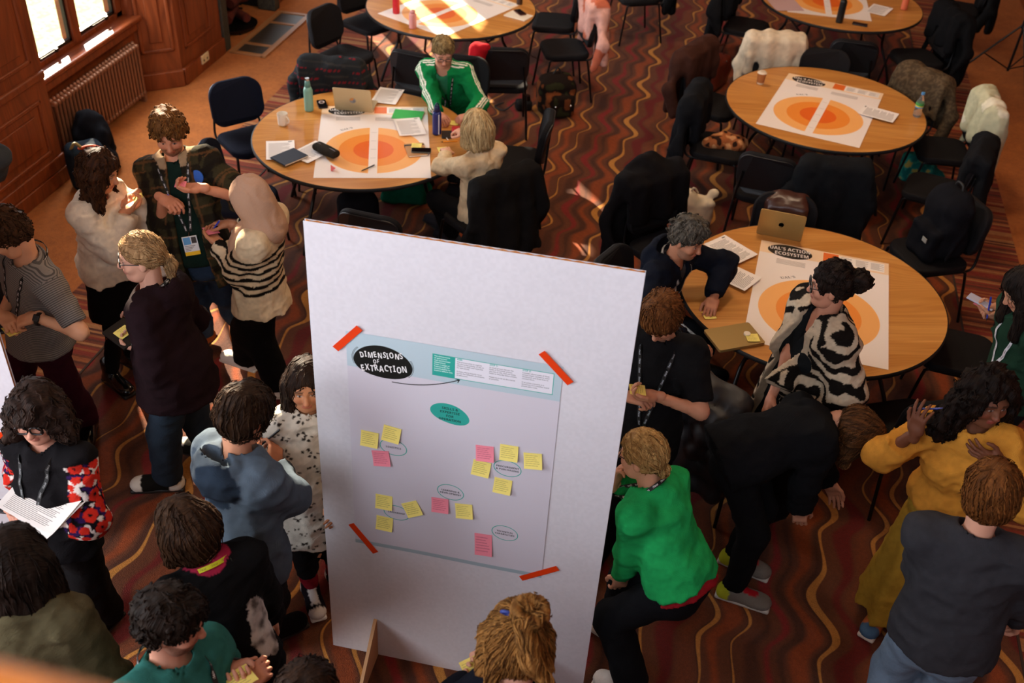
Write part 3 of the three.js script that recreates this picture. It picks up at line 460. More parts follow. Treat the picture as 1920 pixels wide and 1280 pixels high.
const solveRay = (hd, nb, F) => { const d = ray(...hd.ray), n = hd.dir ?? F, e = d.dot(n), t = (hd.fwd + nb.clone().sub(camera.position).dot(n)) / e; return camera.position.clone().addScaledVector(d, t); };   // the point on a pixel's ray that lies fwd metres in front of the chest
function person(o) {
  const k = (o.H ?? 1.72) / 1.72, w = o.w ?? 1, yaw = o.yaw * RAD, F = V(Math.sin(yaw), 0, Math.cos(yaw)), hyw = (o.hyaw ?? o.yaw) * RAD, hp = (o.hpitch ?? 0) * RAD, hr = (o.hroll ?? 0) * RAD;
  const hf = V(Math.sin(hyw) * Math.cos(hp), -Math.sin(hp), Math.cos(hyw) * Math.cos(hp)), hl0 = V(Math.cos(hyw), 0, -Math.sin(hyw)), hu0 = hf.clone().cross(hl0);
  const hl = add(hl0.clone().multiplyScalar(Math.cos(hr)), hu0, Math.sin(hr)), hu = hf.clone().cross(hl), hs = 0.93 * k ** 0.5 * (o.hs ?? 1), hc = o.head;
  const HF = { r: hl, u: hu, f: hf }, HP = (x, y, z) => add(hc, hl, x * hs, hu, y * hs, hf, z * hs);
  const nt = HP(0, -0.085, -0.025);
  const hip = o.hip ?? V(hc.x - F.x * 0.05, 0.93 * k, hc.z - F.z * 0.05);
  const su = nt.clone().sub(hip).normalize(), nb = add(nt, hu, -0.035 * k, su, -0.065 * k), cu = nb.clone().sub(hip).normalize();
  let L = V(F.z, 0, -F.x); L.addScaledVector(cu, -L.dot(cu)).normalize(); const cf = L.clone().cross(cu);
  const TL = nb.distanceTo(hip), CP = (x, y, z) => add(nb, L, x * k, cu, y * k, cf, z * k);     // chest frame, y down from the neck base is negative
  const py = (o.hipYaw ?? o.yaw) * RAD, PF = V(Math.sin(py), 0, Math.cos(py)), PL = V(PF.z, 0, -PF.x);
  const sd = (n) => (n > 0 ? 'L' : 'R');
  const J = {}, hands = o.hands ?? {}, feet = o.feet ?? {};
  for (const s of [1, -1]) {
    const q = sd(s), hd = hands[q] ?? {};
    const sh = J['sh' + q] = add(nb, cu, -0.055 * k, L, s * (o.shw ?? 0.152) * k * (1 + (w - 1) * 0.5), cf, (hd.shift ?? 0));
    const tgt = hd.ray ? solveRay(hd, nb, F) : hd.p ?? add(sh, UP, -0.50 * k, L, s * 0.09 * k, cf, 0.06 * k);
    const [el, wr] = ik(sh, tgt, 0.285 * k, 0.25 * k, hd.pole ?? add(cu.clone().multiplyScalar(-0.8), L, s * 0.45, cf, -0.45)); J['el' + q] = el; J['wr' + q] = wr;
    const hj = J['hj' + q] = add(hip, PL, s * 0.088 * k, UP, -0.03 * k);
    const ft = feet[q] ?? [hip.x + PL.x * s * 0.11 + PF.x * 0.02, hip.z + PL.z * s * 0.11 + PF.z * 0.02, (o.hipYaw ?? o.yaw) + s * 10];
    const fy = (ft[2] ?? o.hipYaw ?? o.yaw) * RAD, ff = J['ff' + q] = V(Math.sin(fy), 0, Math.cos(fy));
    const [kn, an] = ik(hj, V(ft[0], (ft[3] ?? 0) + 0.085 * k, ft[1]), 0.425 * k, 0.415 * k, ft[4] ?? PF.clone().addScaledVector(ff, 0.3)); J['kn' + q] = kn; J['an' + q] = an;
  }
  const baseP = V(hip.x, 0, hip.z), root = thing('person', o.label, 'person', baseP);
  // ---- skin
  const skin = lin(o.skin ?? 0xd9a184), hairC = lin(o.hair?.color ?? 0x2a1a12), lip = mix3(skin, lin(0xa03a3a), 0.45), beardC = o.beard ? lin(o.beard) : null;
  const limb = [];
  const M = (a, b, r1, r2, kk = 0.04, cut) => limb.push([cone(a, b, r1 * k, r2 * k, cut), kk]);
  limb.push([oval(add(hip, UP, 0.02), add(nb, cu, -0.16 * k), 0.125 * k * w, 0.135 * k * w, L, cf, 1.5), 0.05]);
  for (const q of ['L', 'R']) { M(add(nb, cu, -0.05 * k), J['sh' + q], 0.042, 0.044, 0.06); M(J['sh' + q], J['el' + q], 0.044, 0.036); M(J['el' + q], J['wr' + q], 0.037, 0.026); M(J['hj' + q], J['kn' + q], 0.078, 0.052); M(J['kn' + q], J['an' + q], 0.052, 0.036); }
  M(add(nb, cu, -0.04 * k), nt, 0.054, 0.052, 0.03); M(nt, HP(0, -0.03, -0.02), 0.05, 0.06, 0.03);
  const geos = [solid(limb, ...boundsOf([hip, nb, nt, ...['sh', 'el', 'wr', 'hj', 'kn', 'an'].flatMap((n) => [J[n + 'L'], J[n + 'R']])], 0.2), 0.021, null, () => skin, baseP)];
  // head
  const hpz = [[ell(HP(0, 0.03, -0.012), 0.077 * hs, 0.098 * hs, 0.097 * hs, HF), 0.03], [ell(HP(0, -0.03, 0.016), 0.064 * hs, 0.088 * hs, 0.074 * hs, HF), 0.03], [cone(HP(-0.03, -0.092, 0.03), HP(0.03, -0.092, 0.03), 0.03 * hs, 0.03 * hs), 0.04], [ell(HP(0, -0.104, 0.058), 0.026 * hs, 0.02 * hs, 0.022 * hs, HF), 0.03],
    [cone(HP(0, 0.012, 0.084), HP(0, -0.034, 0.106), 0.008 * hs, 0.012 * hs), 0.014], [ell(HP(0, -0.038, 0.1), 0.018 * hs, 0.010 * hs, 0.013 * hs, HF), 0.008], [cone(HP(-0.042, 0.026, 0.073), HP(0.042, 0.026, 0.073), 0.013 * hs, 0.013 * hs), 0.02],
    [ell(HP(0.042, -0.03, 0.058), 0.026 * hs, 0.026 * hs, 0.026 * hs), 0.02], [ell(HP(-0.042, -0.03, 0.058), 0.026 * hs, 0.026 * hs, 0.026 * hs), 0.02], [ell(HP(0, -0.062, 0.085), 0.024 * hs, 0.0065 * hs, 0.010 * hs, HF), 0.006], [ell(HP(0, -0.073, 0.083), 0.021 * hs, 0.0065 * hs, 0.010 * hs, HF), 0.005],
    [ell(HP(0.078, -0.012, -0.008), 0.012 * hs, 0.032 * hs, 0.019 * hs, HF), 0.008], [ell(HP(-0.078, -0.012, -0.008), 0.012 * hs, 0.032 * hs, 0.019 * hs, HF), 0.008], [cone(nt, HP(0, -0.05, -0.02), 0.05 * hs, 0.056 * hs), 0.03]];
  const eyeL = HP(0.032, 0.003, 0.074), eyeR = HP(-0.032, 0.003, 0.074), sockL = ell(HP(0.033, 0.004, 0.094), 0.019 * hs, 0.012 * hs, 0.016 * hs, HF), sockR = ell(HP(-0.033, 0.004, 0.094), 0.019 * hs, 0.012 * hs, 0.016 * hs, HF), ballL = ell(eyeL, 0.0125 * hs, 0.0125 * hs, 0.0125 * hs), ballR = ell(eyeR, 0.0125 * hs, 0.0125 * hs, 0.0125 * hs);
  const headPost = (d, x, y, z) => { const s = Math.min(sockL(x, y, z), sockR(x, y, z)); d = -smin(-d, s, 0.010); return Math.min(d, ballL(x, y, z), ballR(x, y, z)); };
  const headCol = (x, y, z) => {
    const a = x - hc.x, b = y - hc.y, c = z - hc.z, i = Math.abs(a * hl.x + b * hl.y + c * hl.z) / hs, j = (a * hu.x + b * hu.y + c * hu.z) / hs, q = (a * hf.x + b * hf.y + c * hf.z) / hs;
    if (q > 0.076) { const ex = i - 0.032, ey = j - 0.003, r = Math.hypot(ex, ey); if (r < 0.0055 && q > 0.083) return [0.015, 0.01, 0.008]; if (Math.abs(ey) < 0.0046 && r < 0.0125 && q > 0.079) return [0.42, 0.37, 0.34]; if (Math.abs(ey - 0.0085) < 0.003 && Math.abs(ex) < 0.015) return mix3(skin, [0.03, 0.015, 0.01], 0.6); }
    if (q > 0.055 && i > 0.014 && i < 0.054 && Math.abs(j - 0.030 + (i - 0.034) ** 2 * 4) < 0.0055) return mix3(skin, hairC, 0.75);
    if (q > 0.07 && i < 0.024 && j > -0.080 && j < -0.056) return lip;
    if (beardC && j < -0.038 && q > -0.03 && !(i < 0.02 && j > -0.058 && q > 0.09)) { const t = 0.8 * sstep(-0.036, -0.055, j) * sstep(-0.03, 0.02, q); return mix3(skin, beardC, t * (0.8 + 0.2 * noise(x * 200, y * 200, z * 200))); }
    const warm = i > 0.03 && i < 0.06 && j > -0.05 && j < -0.015 && q > 0.05 ? 0.15 : j < -0.025 && j > -0.05 && i < 0.02 && q > 0.09 ? 0.15 : 0; return mix3(skin, lin(0xb04a3a), warm);
  };
  geos.push(solid(hpz, ...boundsOf([HP(0.1, 0.14, 0.13), HP(-0.1, -0.15, -0.12), HP(0.1, -0.15, -0.12), HP(-0.1, 0.14, 0.13), HP(0.1, -0.15, 0.13), HP(-0.1, 0.14, -0.12), HP(-0.1, -0.15, 0.13), HP(0.1, 0.14, -0.12)], 0.005), 0.0052, headPost, headCol, baseP));
  // hands
  const handOut = {};
  for (const s of [1, -1]) {
    const q = sd(s), hd = hands[q] ?? {}; if (hd.none) continue;
    const fd = hd.f ?? J['wr' + q].clone().sub(J['el' + q]).normalize(), pnm = hd.n ?? add(UP.clone().multiplyScalar(-0.6), L, -s * 0.6);
    const H = handPrims(J['wr' + q], fd, pnm, s, hd.pose ?? 'relaxed', k * (o.hk ?? 0.97)); handOut[q] = H;
    const nail = o.nails ? lin(o.nails) : null;
    geos.push(solid(H.prims, ...boundsOf(H.pts, 0.012), 0.005, null, (x, y, z) => { const n = 1 + 0.06 * noise(x * 60, y * 60, z * 60); return [skin[0] * n, skin[1] * n * 0.97, skin[2] * n * 0.96]; }, baseP));
  }
  const body = part('body', joinC(geos), SKINMAT, root);
  const ctx = { o, k, w, hs, hc, HF, HP, hl, hu, hf, nb, nt, hip, cu, cf, L, F, PF, PL, TL, CP, J, root, baseP, hands: handOut, body, skin };
  // ---- clothes
  ctx.fields = [];
  for (const g of o.clothes ?? []) garment(ctx, g);
  if (o.shoes) for (const q of ['L', 'R']) shoe(ctx, q, o.shoes);
  if (o.hair) hair(ctx, o.hair);
  if (o.glasses) glasses(ctx, o.glasses);
  if (o.lanyard) lanyard(ctx, o.lanyard);
  return ctx;
}

function garment(c, g) {
  const { k, w, J, L, cf, cu, nb, nt, hip, TL } = c, e = g.ease ?? 0.016, pr = [], bones = [], pts = [];
  const B = (n, a, b, r1, r2, kk, cut) => { pr.push([cone(a, b, r1 * k + e, r2 * k + e, cut), kk]); bones.push([n, a, b]); pts.push(a, b); };
  const subs = [];
  if (g.kind === 'top') {
    const hem = (g.hem ?? 0.08) * k, fl = g.flare ?? 0, low = add(hip, cu, -hem - 0.05 * k), top = add(nb, cu, -0.15 * k);
    const lw = g.hang ? add(hip, UP, -hem - 0.05 * k) : low;                                        // loose hems hang straight down
    if (!g.hemOnly) pr.push([oval(hip, top, (0.142 * w + (g.belly ?? 0)) * k + e, 0.142 * k * w + e * 0.7, L, cf, g.ratio ?? 1.35, -hem), 0.05]); bones.push(['torso', hip, top]); pts.push(hip, top);
    pr.push([oval(hip, lw, (0.146 * w + (g.belly ?? 0)) * k + e, (0.156 * w + fl) * k + e, c.PL, c.PF, g.hang ? 1.1 : 1.18, undefined, hip.distanceTo(lw) - 0.05 * k), 0.05]); bones.push(['hem', lw, hip]); pts.push(lw);
    if (g.bust) for (const s of [1, -1]) pr.push([ell(add(nb, cu, -0.24 * k, L, s * 0.075 * k, cf, 0.075 * k), 0.075 * k, 0.08 * k, 0.07 * k), 0.06]);
    if (!g.hemOnly) for (const q of ['L', 'R']) {
      B('shoulder', add(nb, cu, -0.03 * k), J['sh' + q], 0.042, 0.047, 0.07);
      const sl = g.sleeve ?? 1.9, be = g.bell ?? 0;
      B('upper' + q, J['sh' + q], J['el' + q], 0.049, 0.041 + be * 0.3, 0.05, sl < 1 ? sl : undefined);
      if (sl > 1) B('fore' + q, J['el' + q], J['wr' + q], 0.041 + be * 0.3, (g.cuff ?? 0.029) + be, 0.04, sl - 1);
    }
    if (g.neck !== 'none') { const rN = g.neck === 'turtle' ? 0.05 : g.neckR ?? 0.066; subs.push(cone(add(nb, cu, g.neck === 'turtle' ? 0.05 * k : -0.01 * k, cf, 0.015 * k), add(nt, c.hf, 0.01), rN * k, rN * k)); }
    if (g.neck === 'v') subs.push(cone(add(nb, cf, 0.09 * k), add(nb, cf, 0.13 * k, cu, -(g.vdeep ?? 0.14) * k), 0.05 * k, 0.012 * k));
    if (g.collar) { const ring = 10; for (let i = 0; i < ring; i++) { const a = (i / ring - 0.5) * 5.0 + Math.PI, a2 = ((i + 1) / ring - 0.5) * 5.0 + Math.PI, P = (t) => add(nb, L, Math.sin(t) * 0.078 * k, cf, Math.cos(t) * 0.072 * k + 0.012, cu, 0.012 * k + g.collar * 0.5 - 0.03 * k * (1 + Math.cos(t)) * 0.6); pr.push([cone(P(a), P(a2), g.collar, g.collar), 0.012]); } }
    if (g.hood) { pr.push([ell(add(nb, cu, -0.04 * k, cf, -0.10 * k), 0.135 * k, 0.11 * k, 0.075 * k, { r: L, u: cu, f: cf }), 0.03]); for (const s of [1, -1]) pr.push([cone(add(nb, cu, 0.01 * k, cf, -0.07 * k, L, s * 0.085 * k), add(nb, cu, -0.07 * k, cf, 0.085 * k, L, s * 0.045 * k), 0.034 * k, 0.02 * k), 0.02]); pts.push(add(nb, cf, -0.2)); subs.push(ell(add(nb, cu, 0.055 * k, cf, -0.085 * k), 0.085 * k, 0.07 * k, 0.035 * k, { r: L, u: cu, f: cf })); }
    if (g.open) { const gap = g.open * k; subs.push((x, y, z) => { const a = x - nb.x, b = y - nb.y, d = z - nb.z, i = Math.abs(a * L.x + b * L.y + d * L.z) - gap * (0.5 + 0.5 * sstep(0, -0.5, a * cu.x + b * cu.y + d * cu.z)), f = a * cf.x + b * cf.y + d * cf.z; return Math.max(i, 0.03 - f); }); }
  } else if (g.kind === 'trousers') {
    const waist = add(hip, cu, 0.07 * k), eh = Math.min(e, 0.008);
    pr.push([oval(add(hip, UP, -0.05 * k), waist, 0.134 * k * w + eh, 0.112 * k * w + eh, c.PL, c.PF, 1.4), 0.05]); bones.push(['hip', hip, waist]); pts.push(hip, waist);
    for (const s of [1, -1]) pr.push([ell(add(hip, UP, -0.08 * k, c.PL, s * 0.062 * k, c.PF, -0.042 * k), 0.072 * k * w, 0.085 * k, 0.06 * k), 0.06]);
    const ln = g.len ?? 0.97;
    for (const q of ['L', 'R']) { B('thigh' + q, J['hj' + q], J['kn' + q], 0.08 * w + eh - e, 0.058 + (g.wide ?? 0) * 0.5, 0.06); B('shin' + q, J['kn' + q], J['an' + q], 0.058 + (g.wide ?? 0) * 0.5, (g.cuff ?? 0.045) + (g.wide ?? 0), 0.04, ln); }
  } else if (g.kind === 'skirt') {
    const waist = add(hip, cu, 0.11 * k), knee = J.knL.clone().add(J.knR).multiplyScalar(0.5), foot = J.anL.clone().add(J.anR).multiplyScalar(0.5), hem = g.len <= 1 ? hip.clone().lerp(knee, g.len) : knee.clone().lerp(foot, g.len - 1);
    pr.push([oval(hip, waist, 0.138 * k * w + e, 0.115 * k * w + e, c.PL, c.PF, 1.4), 0.05]); pr.push([oval(hip, hem, 0.142 * k * w + e, g.r * k, c.PL, c.PF, g.ratio ?? 1.15, undefined, hip.distanceTo(hem)), 0.06]); bones.push(['skirt', hip, hem]); pts.push(waist, hem, add(hem, c.PL, g.r), add(hem, c.PL, -g.r), add(hem, c.PF, g.r), add(hem, c.PF, -g.r));
  } else if (g.kind === 'socks') {
    for (const q of ['L', 'R']) { pr.push([cone(J['an' + q], J['kn' + q].clone().lerp(J['an' + q], 0.1), 0.04 * k + e, 0.058 * k + e, 0.75), 0.01]); pts.push(J['an' + q], J['kn' + q]); }
  }
  for (const x of g.extra?.(c) ?? []) { pr.push(x[0]); pts.push(...x[1]); }
  const sdn = g.seed ?? c.root.id % 17, fo = g.fold ?? 0.006;
  const post = (d, x, y, z) => {
    d += fo * 0.8 * noise(x * 9 + sdn, y * 7, z * 9) + fo * 0.4 * noise(x * 20 + sdn, y * 26, z * 20) + fo * 1.9 * (Math.abs(noise(x * 8 + y * 3, y * 12 - x * 4 + sdn, z * 8)) - 0.25) + fo * 0.9 * (Math.abs(noise(x * 17 - y * 6 + sdn, y * 21, z * 17 + y * 5)) - 0.25);
    if (g.pleat) d += g.pleat * sstep(hip.y, hip.y - 0.35, y) * Math.sin(Math.atan2(x - hip.x, z - hip.z) * (g.pn ?? 11) + noise(x * 4, y * 3, z * 4) * 1.5);
    for (const s of subs) d = Math.max(d, -s(x, y, z)); return d;
  };
  const base = lin(g.color ?? 0x222222);
  const near = (x, y, z) => { let best = 1e9, r = null; for (const [n, a, b] of bones) { const dx = b.x - a.x, dy = b.y - a.y, dz = b.z - a.z, l2 = dx * dx + dy * dy + dz * dz; let t = ((x - a.x) * dx + (y - a.y) * dy + (z - a.z) * dz) / l2; const tc = cl01(t), d = Math.hypot(x - a.x - dx * tc, y - a.y - dy * tc, z - a.z - dz * tc) - (n === 'torso' || n === 'hem' ? 0.1 : 0); if (d < best) { best = d; r = { n, t, l: Math.sqrt(l2) }; } } return r; };
  const loc = (x, y, z) => { const a = x - nb.x, b = y - nb.y, d = z - nb.z; return { x: (a * L.x + b * L.y + d * L.z) / k, y: (a * cu.x + b * cu.y + d * cu.z) / k, z: (a * cf.x + b * cf.y + d * cf.z) / k }; };
  const colour = (x, y, z) => { let b = base; if (g.paint) b = g.paint(near(x, y, z), loc(x, y, z), x, y, z, c) ?? base; const n = 1 + 0.14 * noise(x * 70, y * 70, z * 70) + 0.08 * noise(x * 14, y * 14, z * 14); return [b[0] * n, b[1] * n, b[2] * n]; };
  const geo = solid(pr, ...boundsOf(pts, 0.24), g.cell ?? (g.kind === 'trousers' ? 0.0175 : g.kind === 'skirt' ? 0.014 : 0.012), post, colour, c.baseP);
  if (g.uv) { const P = geo.attributes.position, U = geo.attributes.uv; for (let i = 0; i < P.count; i++) { const x = P.getX(i) + c.baseP.x, y = P.getY(i), z = P.getZ(i) + c.baseP.z, r = g.uv(near(x, y, z), loc(x, y, z)); U.setXY(i, r[0], r[1]); } }
  c.fields.push(evalPrims(pr, post));
  return part(g.name, geo, g.mat ?? WEAVE, c.root, g.label);
}

function shoe(c, q, s) {
  const { k, J } = c, a = J['an' + q], f = J['ff' + q], l = V(f.z, 0, -f.x), fl = a.y - 0.085 * k, P = (x, y, z) => add(V(a.x, fl, a.z), l, x * k, UP, y * k, f, z * k), fr = { r: l, u: UP, f };
  const pr = [[rbx(P(0, 0.035, 0.06), 0.044 * k, 0.03 * k, 0.135 * k, 0.028 * k, fr), 0.03], [ell(P(0, 0.04, 0.14), 0.046 * k, 0.032 * k, 0.07 * k, fr), 0.03], [cone(P(0, 0.03, -0.03), P(0, s.boot ? 0.2 : 0.085, -0.01), 0.042 * k, (s.boot ? 0.052 : 0.044) * k, s.boot ? 0.97 : 0.95), 0.04], [cone(P(0, 0.07, 0.02), P(0, 0.045, 0.12), 0.036 * k, 0.03 * k), 0.04]];
  const base = lin(s.color), alt = s.alt ? lin(s.alt) : base, lace = s.lace ? lin(s.lace) : base;
  const g = solid(pr, ...boundsOf([P(0.07, 0, -0.1), P(-0.07, 0, -0.1), P(0.07, 0.26, 0.23), P(-0.07, 0.26, 0.23)], 0.01), 0.011, (d, x, y, z) => Math.max(d, fl + 0.016 * k - y), (x, y, z) => { const b = (x - a.x) * f.x + (z - a.z) * f.z, i = Math.abs((x - a.x) * l.x + (z - a.z) * l.z), h = y - fl; if (s.lace && i < 0.022 && b > 0.04 && b < 0.13 && h > 0.055) return lace; if (s.alt && ((b > 0.15 && !s.heel) || (b < -0.01 && (s.heel || h < 0.07)))) return alt; return base; }, c.baseP);
  const m = part('shoe', g, s.shiny ? c.shinyM ?? (c.shinyM = std({ vertexColors: true, roughness: 0.15 })) : WEAVE, c.root);
  part('sole', tf(rbox(0.092 * k, 0.026 * k, 0.29 * k, 0.012), P(0, 0.013, 0.062).x - c.baseP.x, P(0, 0.013, 0.062).y, P(0, 0.013, 0.062).z - c.baseP.z, 0, Math.atan2(f.x, f.z), 0), plastic(s.sole ?? 0x151515, 0.6), m);
}

function hair(c, h) {
  const { HP, HF, hs, hl, hu, hf, hc, k } = c, t = h.t ?? 0.018, base = lin(h.color), alt = lin(h.alt ?? h.color), st = h.style, pr = [], pts = [HP(0.14, 0.18, 0.15), HP(-0.14, -0.14, -0.18), HP(-0.14, 0.18, -0.18), HP(0.14, -0.14, 0.15), HP(0.14, 0.18, -0.18), HP(-0.14, 0.18, 0.15)], sd = c.root.id % 13;
  const A = (f, kk, ...p) => { pr.push([f, kk]); pts.push(...p); };
  const low = h.low ?? (st === 'short' ? -0.07 : -0.1);
  A(ell(HP(0, 0.034, -0.018), (0.079 + t) * hs, (0.100 + t * (h.top ?? 1.1)) * hs, (0.100 + t) * hs, HF), 0.02);
  if (low < -0.05 && st !== 'bun' && st !== 'pony') A(ell(HP(0, -0.02, -0.035), (0.075 + t * 0.6) * hs, (0.075) * hs, (0.075 + t * 0.6) * hs, HF), 0.03);
  const subs = [];
  // the face, and what lies below the hairline
  const fw = h.fw ?? 0.071, fy = h.fy ?? -0.05, fh = h.fh ?? 0.118;
  subs.push(ell(HP(0, fy, 0.11), fw * hs, fh * hs, 0.105 * hs, HF));
  if (h.fringe) A(ell(HP(0.0, 0.062, 0.07), 0.066 * hs, 0.034 * hs, 0.036 * hs, HF), 0.02);
  if (h.quiff) A(ell(HP(0, 0.125, 0.035), 0.055 * hs, 0.035 * hs, 0.065 * hs, HF), 0.03);
  const ears = st === 'short' || st === 'bun' || st === 'pony';
  if (ears) for (const s of [1, -1]) subs.push(ell(HP(s * 0.095, -0.03, 0.015), 0.03 * hs, 0.052 * hs, 0.035 * hs, HF));
  const dn = h.down ?? UP.clone().negate();
  if (st === 'bob' || st === 'long' || st === 'curlylong') {
    const len = h.len ?? 0.12, r = h.r ?? 0.04, back = add(dn.clone(), hf, -(h.sweep ?? 0.12)).normalize();
    for (const s of [1, -1]) { const a = HP(s * (0.072 + t * 0.5), 0.0, 0.0), b = add(a, back, len, hl, s * (h.splay ?? 0.01), hf, h.frontF ?? 0.02); A(cone(a, b, r, r * (h.tip ?? 0.8)), 0.05, b); const a2 = HP(s * 0.05, -0.01, -0.06), b2 = add(a2, back, len * 1.05, hl, s * (h.splay ?? 0.01)); A(cone(a2, b2, r * 1.15, r * (h.tip ?? 0.8) * 1.1), 0.05, b2); }
    const a = HP(0, 0, -0.075), b = add(a, back, len * 1.08); A(cone(a, b, r * 1.15, r * 1.0), 0.05, b); pts.push(add(b, hl, 0.18), add(b, hl, -0.18), add(b, dn, 0.08));
  }
  if (st === 'bun') { const bp = h.bun ?? [0, 0.07, -0.13]; A(ell(HP(...bp), (h.br ?? 0.048) * hs * 1.1, (h.br ?? 0.048) * hs, (h.br ?? 0.048) * hs, HF), 0.012, add(HP(...bp), hf, -0.08), add(HP(...bp), hu, 0.09), add(HP(...bp), hu, -0.09)); }
  if (st === 'pony') { const a = HP(0, -0.0, -0.105), b = add(a, dn, 0.07, hf, -0.035), e = add(b, dn, h.len ?? 0.14, hf, 0.01); A(cone(a, b, 0.03, 0.03), 0.02, b); A(cone(b, e, 0.03, 0.015), 0.02, e, add(e, hl, 0.05), add(e, hl, -0.05)); }
  for (const x of h.extra?.(c) ?? []) A(x[0][0], x[0][1], ...x[1]);
  const amp = h.curl ?? 0.004, fq = h.fq ?? 40;
  const post = (d, x, y, z) => {
    const a = x - hc.x, b = y - hc.y, q = z - hc.z, i = a * hl.x + b * hl.y + q * hl.z, j = a * hu.x + b * hu.y + q * hu.z, f = a * hf.x + b * hf.y + q * hf.z;
    d += amp * noise(x * fq + sd, y * fq, z * fq); if (amp > 0.008) d += amp * 0.5 * noise(x * fq * 2.1, y * fq * 2.1 + sd, z * fq * 2.1); else d += 0.0028 * Math.sin(Math.atan2(i, f + 0.02) * (h.str ?? 34) + 4 * noise(x * 12, y * 12, z * 12) + (h.swirl ?? 6) * j * 10);
    for (const s of subs) d = Math.max(d, -s(x, y, z));
    if (st === 'short' || st === 'bun' || st === 'pony') { const cutv = (low * hs - j) + Math.max(0, f + 0.07) * 0.62; if (st === 'short' || st === 'bun') d = Math.max(d, Math.min(cutv, st === 'bun' && f < -0.085 ? -1 : cutv)); else if (f > -0.085) d = Math.max(d, cutv); }
    return d;
  };
  const colour = (x, y, z) => { const a = x - hc.x, b = y - hc.y, q = z - hc.z, i = a * hl.x + b * hl.y + q * hl.z, f = a * hf.x + b * hf.y + q * hf.z, an = Math.atan2(i, f); const n = noise(an * 16 + sd, (b) * 10, 3) * 0.6 + noise(an * 40, b * 16, sd) * 0.5; const m = mix3(base, alt, cl01(0.4 + 0.7 * n)); const v = 1 + 0.15 * n; return [m[0] * v, m[1] * v, m[2] * v]; };
  const g = solid(pr, ...boundsOf(pts, 0.03), h.cell ?? 0.0095, post, colour, c.baseP);
  const fld = evalPrims(pr, post), full = st === 'hijab' ? g : joinC([g, strands(c, h, g, fld, colour)]);
  c.hairMesh = part('hair', full, HAIRMAT, c.root);
  if (h.tie) part('hair_tie', tf(new THREE.TorusGeometry(0.018, 0.006, 8, 16), 0, 0, 0, 0.5, 0, 0).translate(HP(...h.tie).x - c.baseP.x, HP(...h.tie).y, HP(...h.tie).z - c.baseP.z), plastic(h.tieC ?? 0x2a3f8f), c.hairMesh);
}

// locks lying on the hair: short tapered tubes that follow the surface along the way the hair falls
function strands(c, h, g, fld, colour) {
  const P = g.attributes.position, N = h.locks ?? ((h.curl ?? 0.004) > 0.008 ? 260 : 340), st = h.style, crown = c.HP(0, 0.14, -0.045), bun = c.HP(...(h.bun ?? [0, 0.0, -0.115])), curly = (h.curl ?? 0.004) > 0.008, pos = [], nor = [], uv = [], cl = [], ix = [], base = lin(h.color), alt = lin(h.alt ?? h.color), e = 0.004;
  let sd = (c.root.id * 7919 + 13) >>> 0; const rd = () => { sd = (sd * 1664525 + 1013904223) >>> 0; return sd / 4294967296; };
  const grad = (p) => { const d = fld(p.x, p.y, p.z); return [d, V(fld(p.x + e, p.y, p.z) - d, fld(p.x, p.y + e, p.z) - d, fld(p.x, p.y, p.z + e) - d).normalize()]; };
  for (let s = 0; s < N; s++) {
    const i = Math.floor(rd() * P.count), p = V(P.getX(i) + c.baseP.x, P.getY(i), P.getZ(i) + c.baseP.z), path = [], off = 0.001 + 0.003 * rd(), steps = curly ? 5 + Math.floor(rd() * 2) : 6 + Math.floor(rd() * 3), ph = rd() * 6.28, wob = curly ? 0.009 : 0.0022, r0 = (curly ? 0.0040 : 0.0023) * (0.7 + 0.6 * rd()), tone = rd(), sl = curly ? 0.011 : 0.0155;
    for (let k = 0; k < steps; k++) {
      const [d, n] = grad(p); p.addScaledVector(n, off + (curly ? 0.003 * Math.sin(k * 1.9 + ph) : 0) - d); path.push([p.clone(), n]);
      const f = st === 'bun' || st === 'pony' ? bun.clone().sub(p) : p.clone().sub(crown).normalize().addScaledVector(UP, st === 'short' ? -0.15 : -0.9); if ((st === 'bun' || st === 'pony') && f.length() < 0.05) f.add(c.hl.clone().multiplyScalar(0.06).cross(c.hf)); f.addScaledVector(n, -f.dot(n)); if (f.lengthSq() < 1e-8) f.copy(c.hl); f.normalize();
      const side = n.clone().cross(f); p.addScaledVector(f, sl).addScaledVector(side, wob * Math.sin(k * (curly ? 1.7 : 0.5) + ph));
    }
    const b0 = pos.length / 3, m = path.length, cc = mix3(base, alt, cl01(tone * 1.1)), v = 0.75 + 0.5 * rd();
    for (let k = 0; k < m; k++) { const [q, n] = path[k], a = path[Math.max(0, k - 1)][0], b = path[Math.min(m - 1, k + 1)][0], t = b.clone().sub(a).normalize(), sdv = n.clone().cross(t), r = r0 * Math.sin(Math.PI * (0.12 + 0.8 * k / (m - 1))); for (let w = 0; w < 3; w++) { const A = w * Math.PI * 2 / 3 + Math.PI / 2, dir = sdv.clone().multiplyScalar(Math.cos(A) * 1.5).addScaledVector(n, Math.sin(A)); const x = q.clone().addScaledVector(dir, r).sub(c.baseP); pos.push(x.x, x.y, x.z); const dn = dir.normalize(); nor.push(dn.x, dn.y, dn.z); uv.push(k * 0.02, w * 0.01); cl.push(cc[0] * v, cc[1] * v, cc[2] * v); } }
    for (let k = 0; k < m - 1; k++) for (let w = 0; w < 3; w++) { const a = b0 + k * 3 + w, b = b0 + k * 3 + (w + 1) % 3; ix.push(a, b, b + 3, a, b + 3, a + 3); }
  }
  const o = new THREE.BufferGeometry(); o.setAttribute('position', new THREE.Float32BufferAttribute(pos, 3)); o.setAttribute('uv', new THREE.Float32BufferAttribute(uv, 2)); o.setAttribute('color', new THREE.Float32BufferAttribute(cl, 3)); o.setAttribute('normal', new THREE.Float32BufferAttribute(nor, 3)); o.setIndex(ix); return o;
}

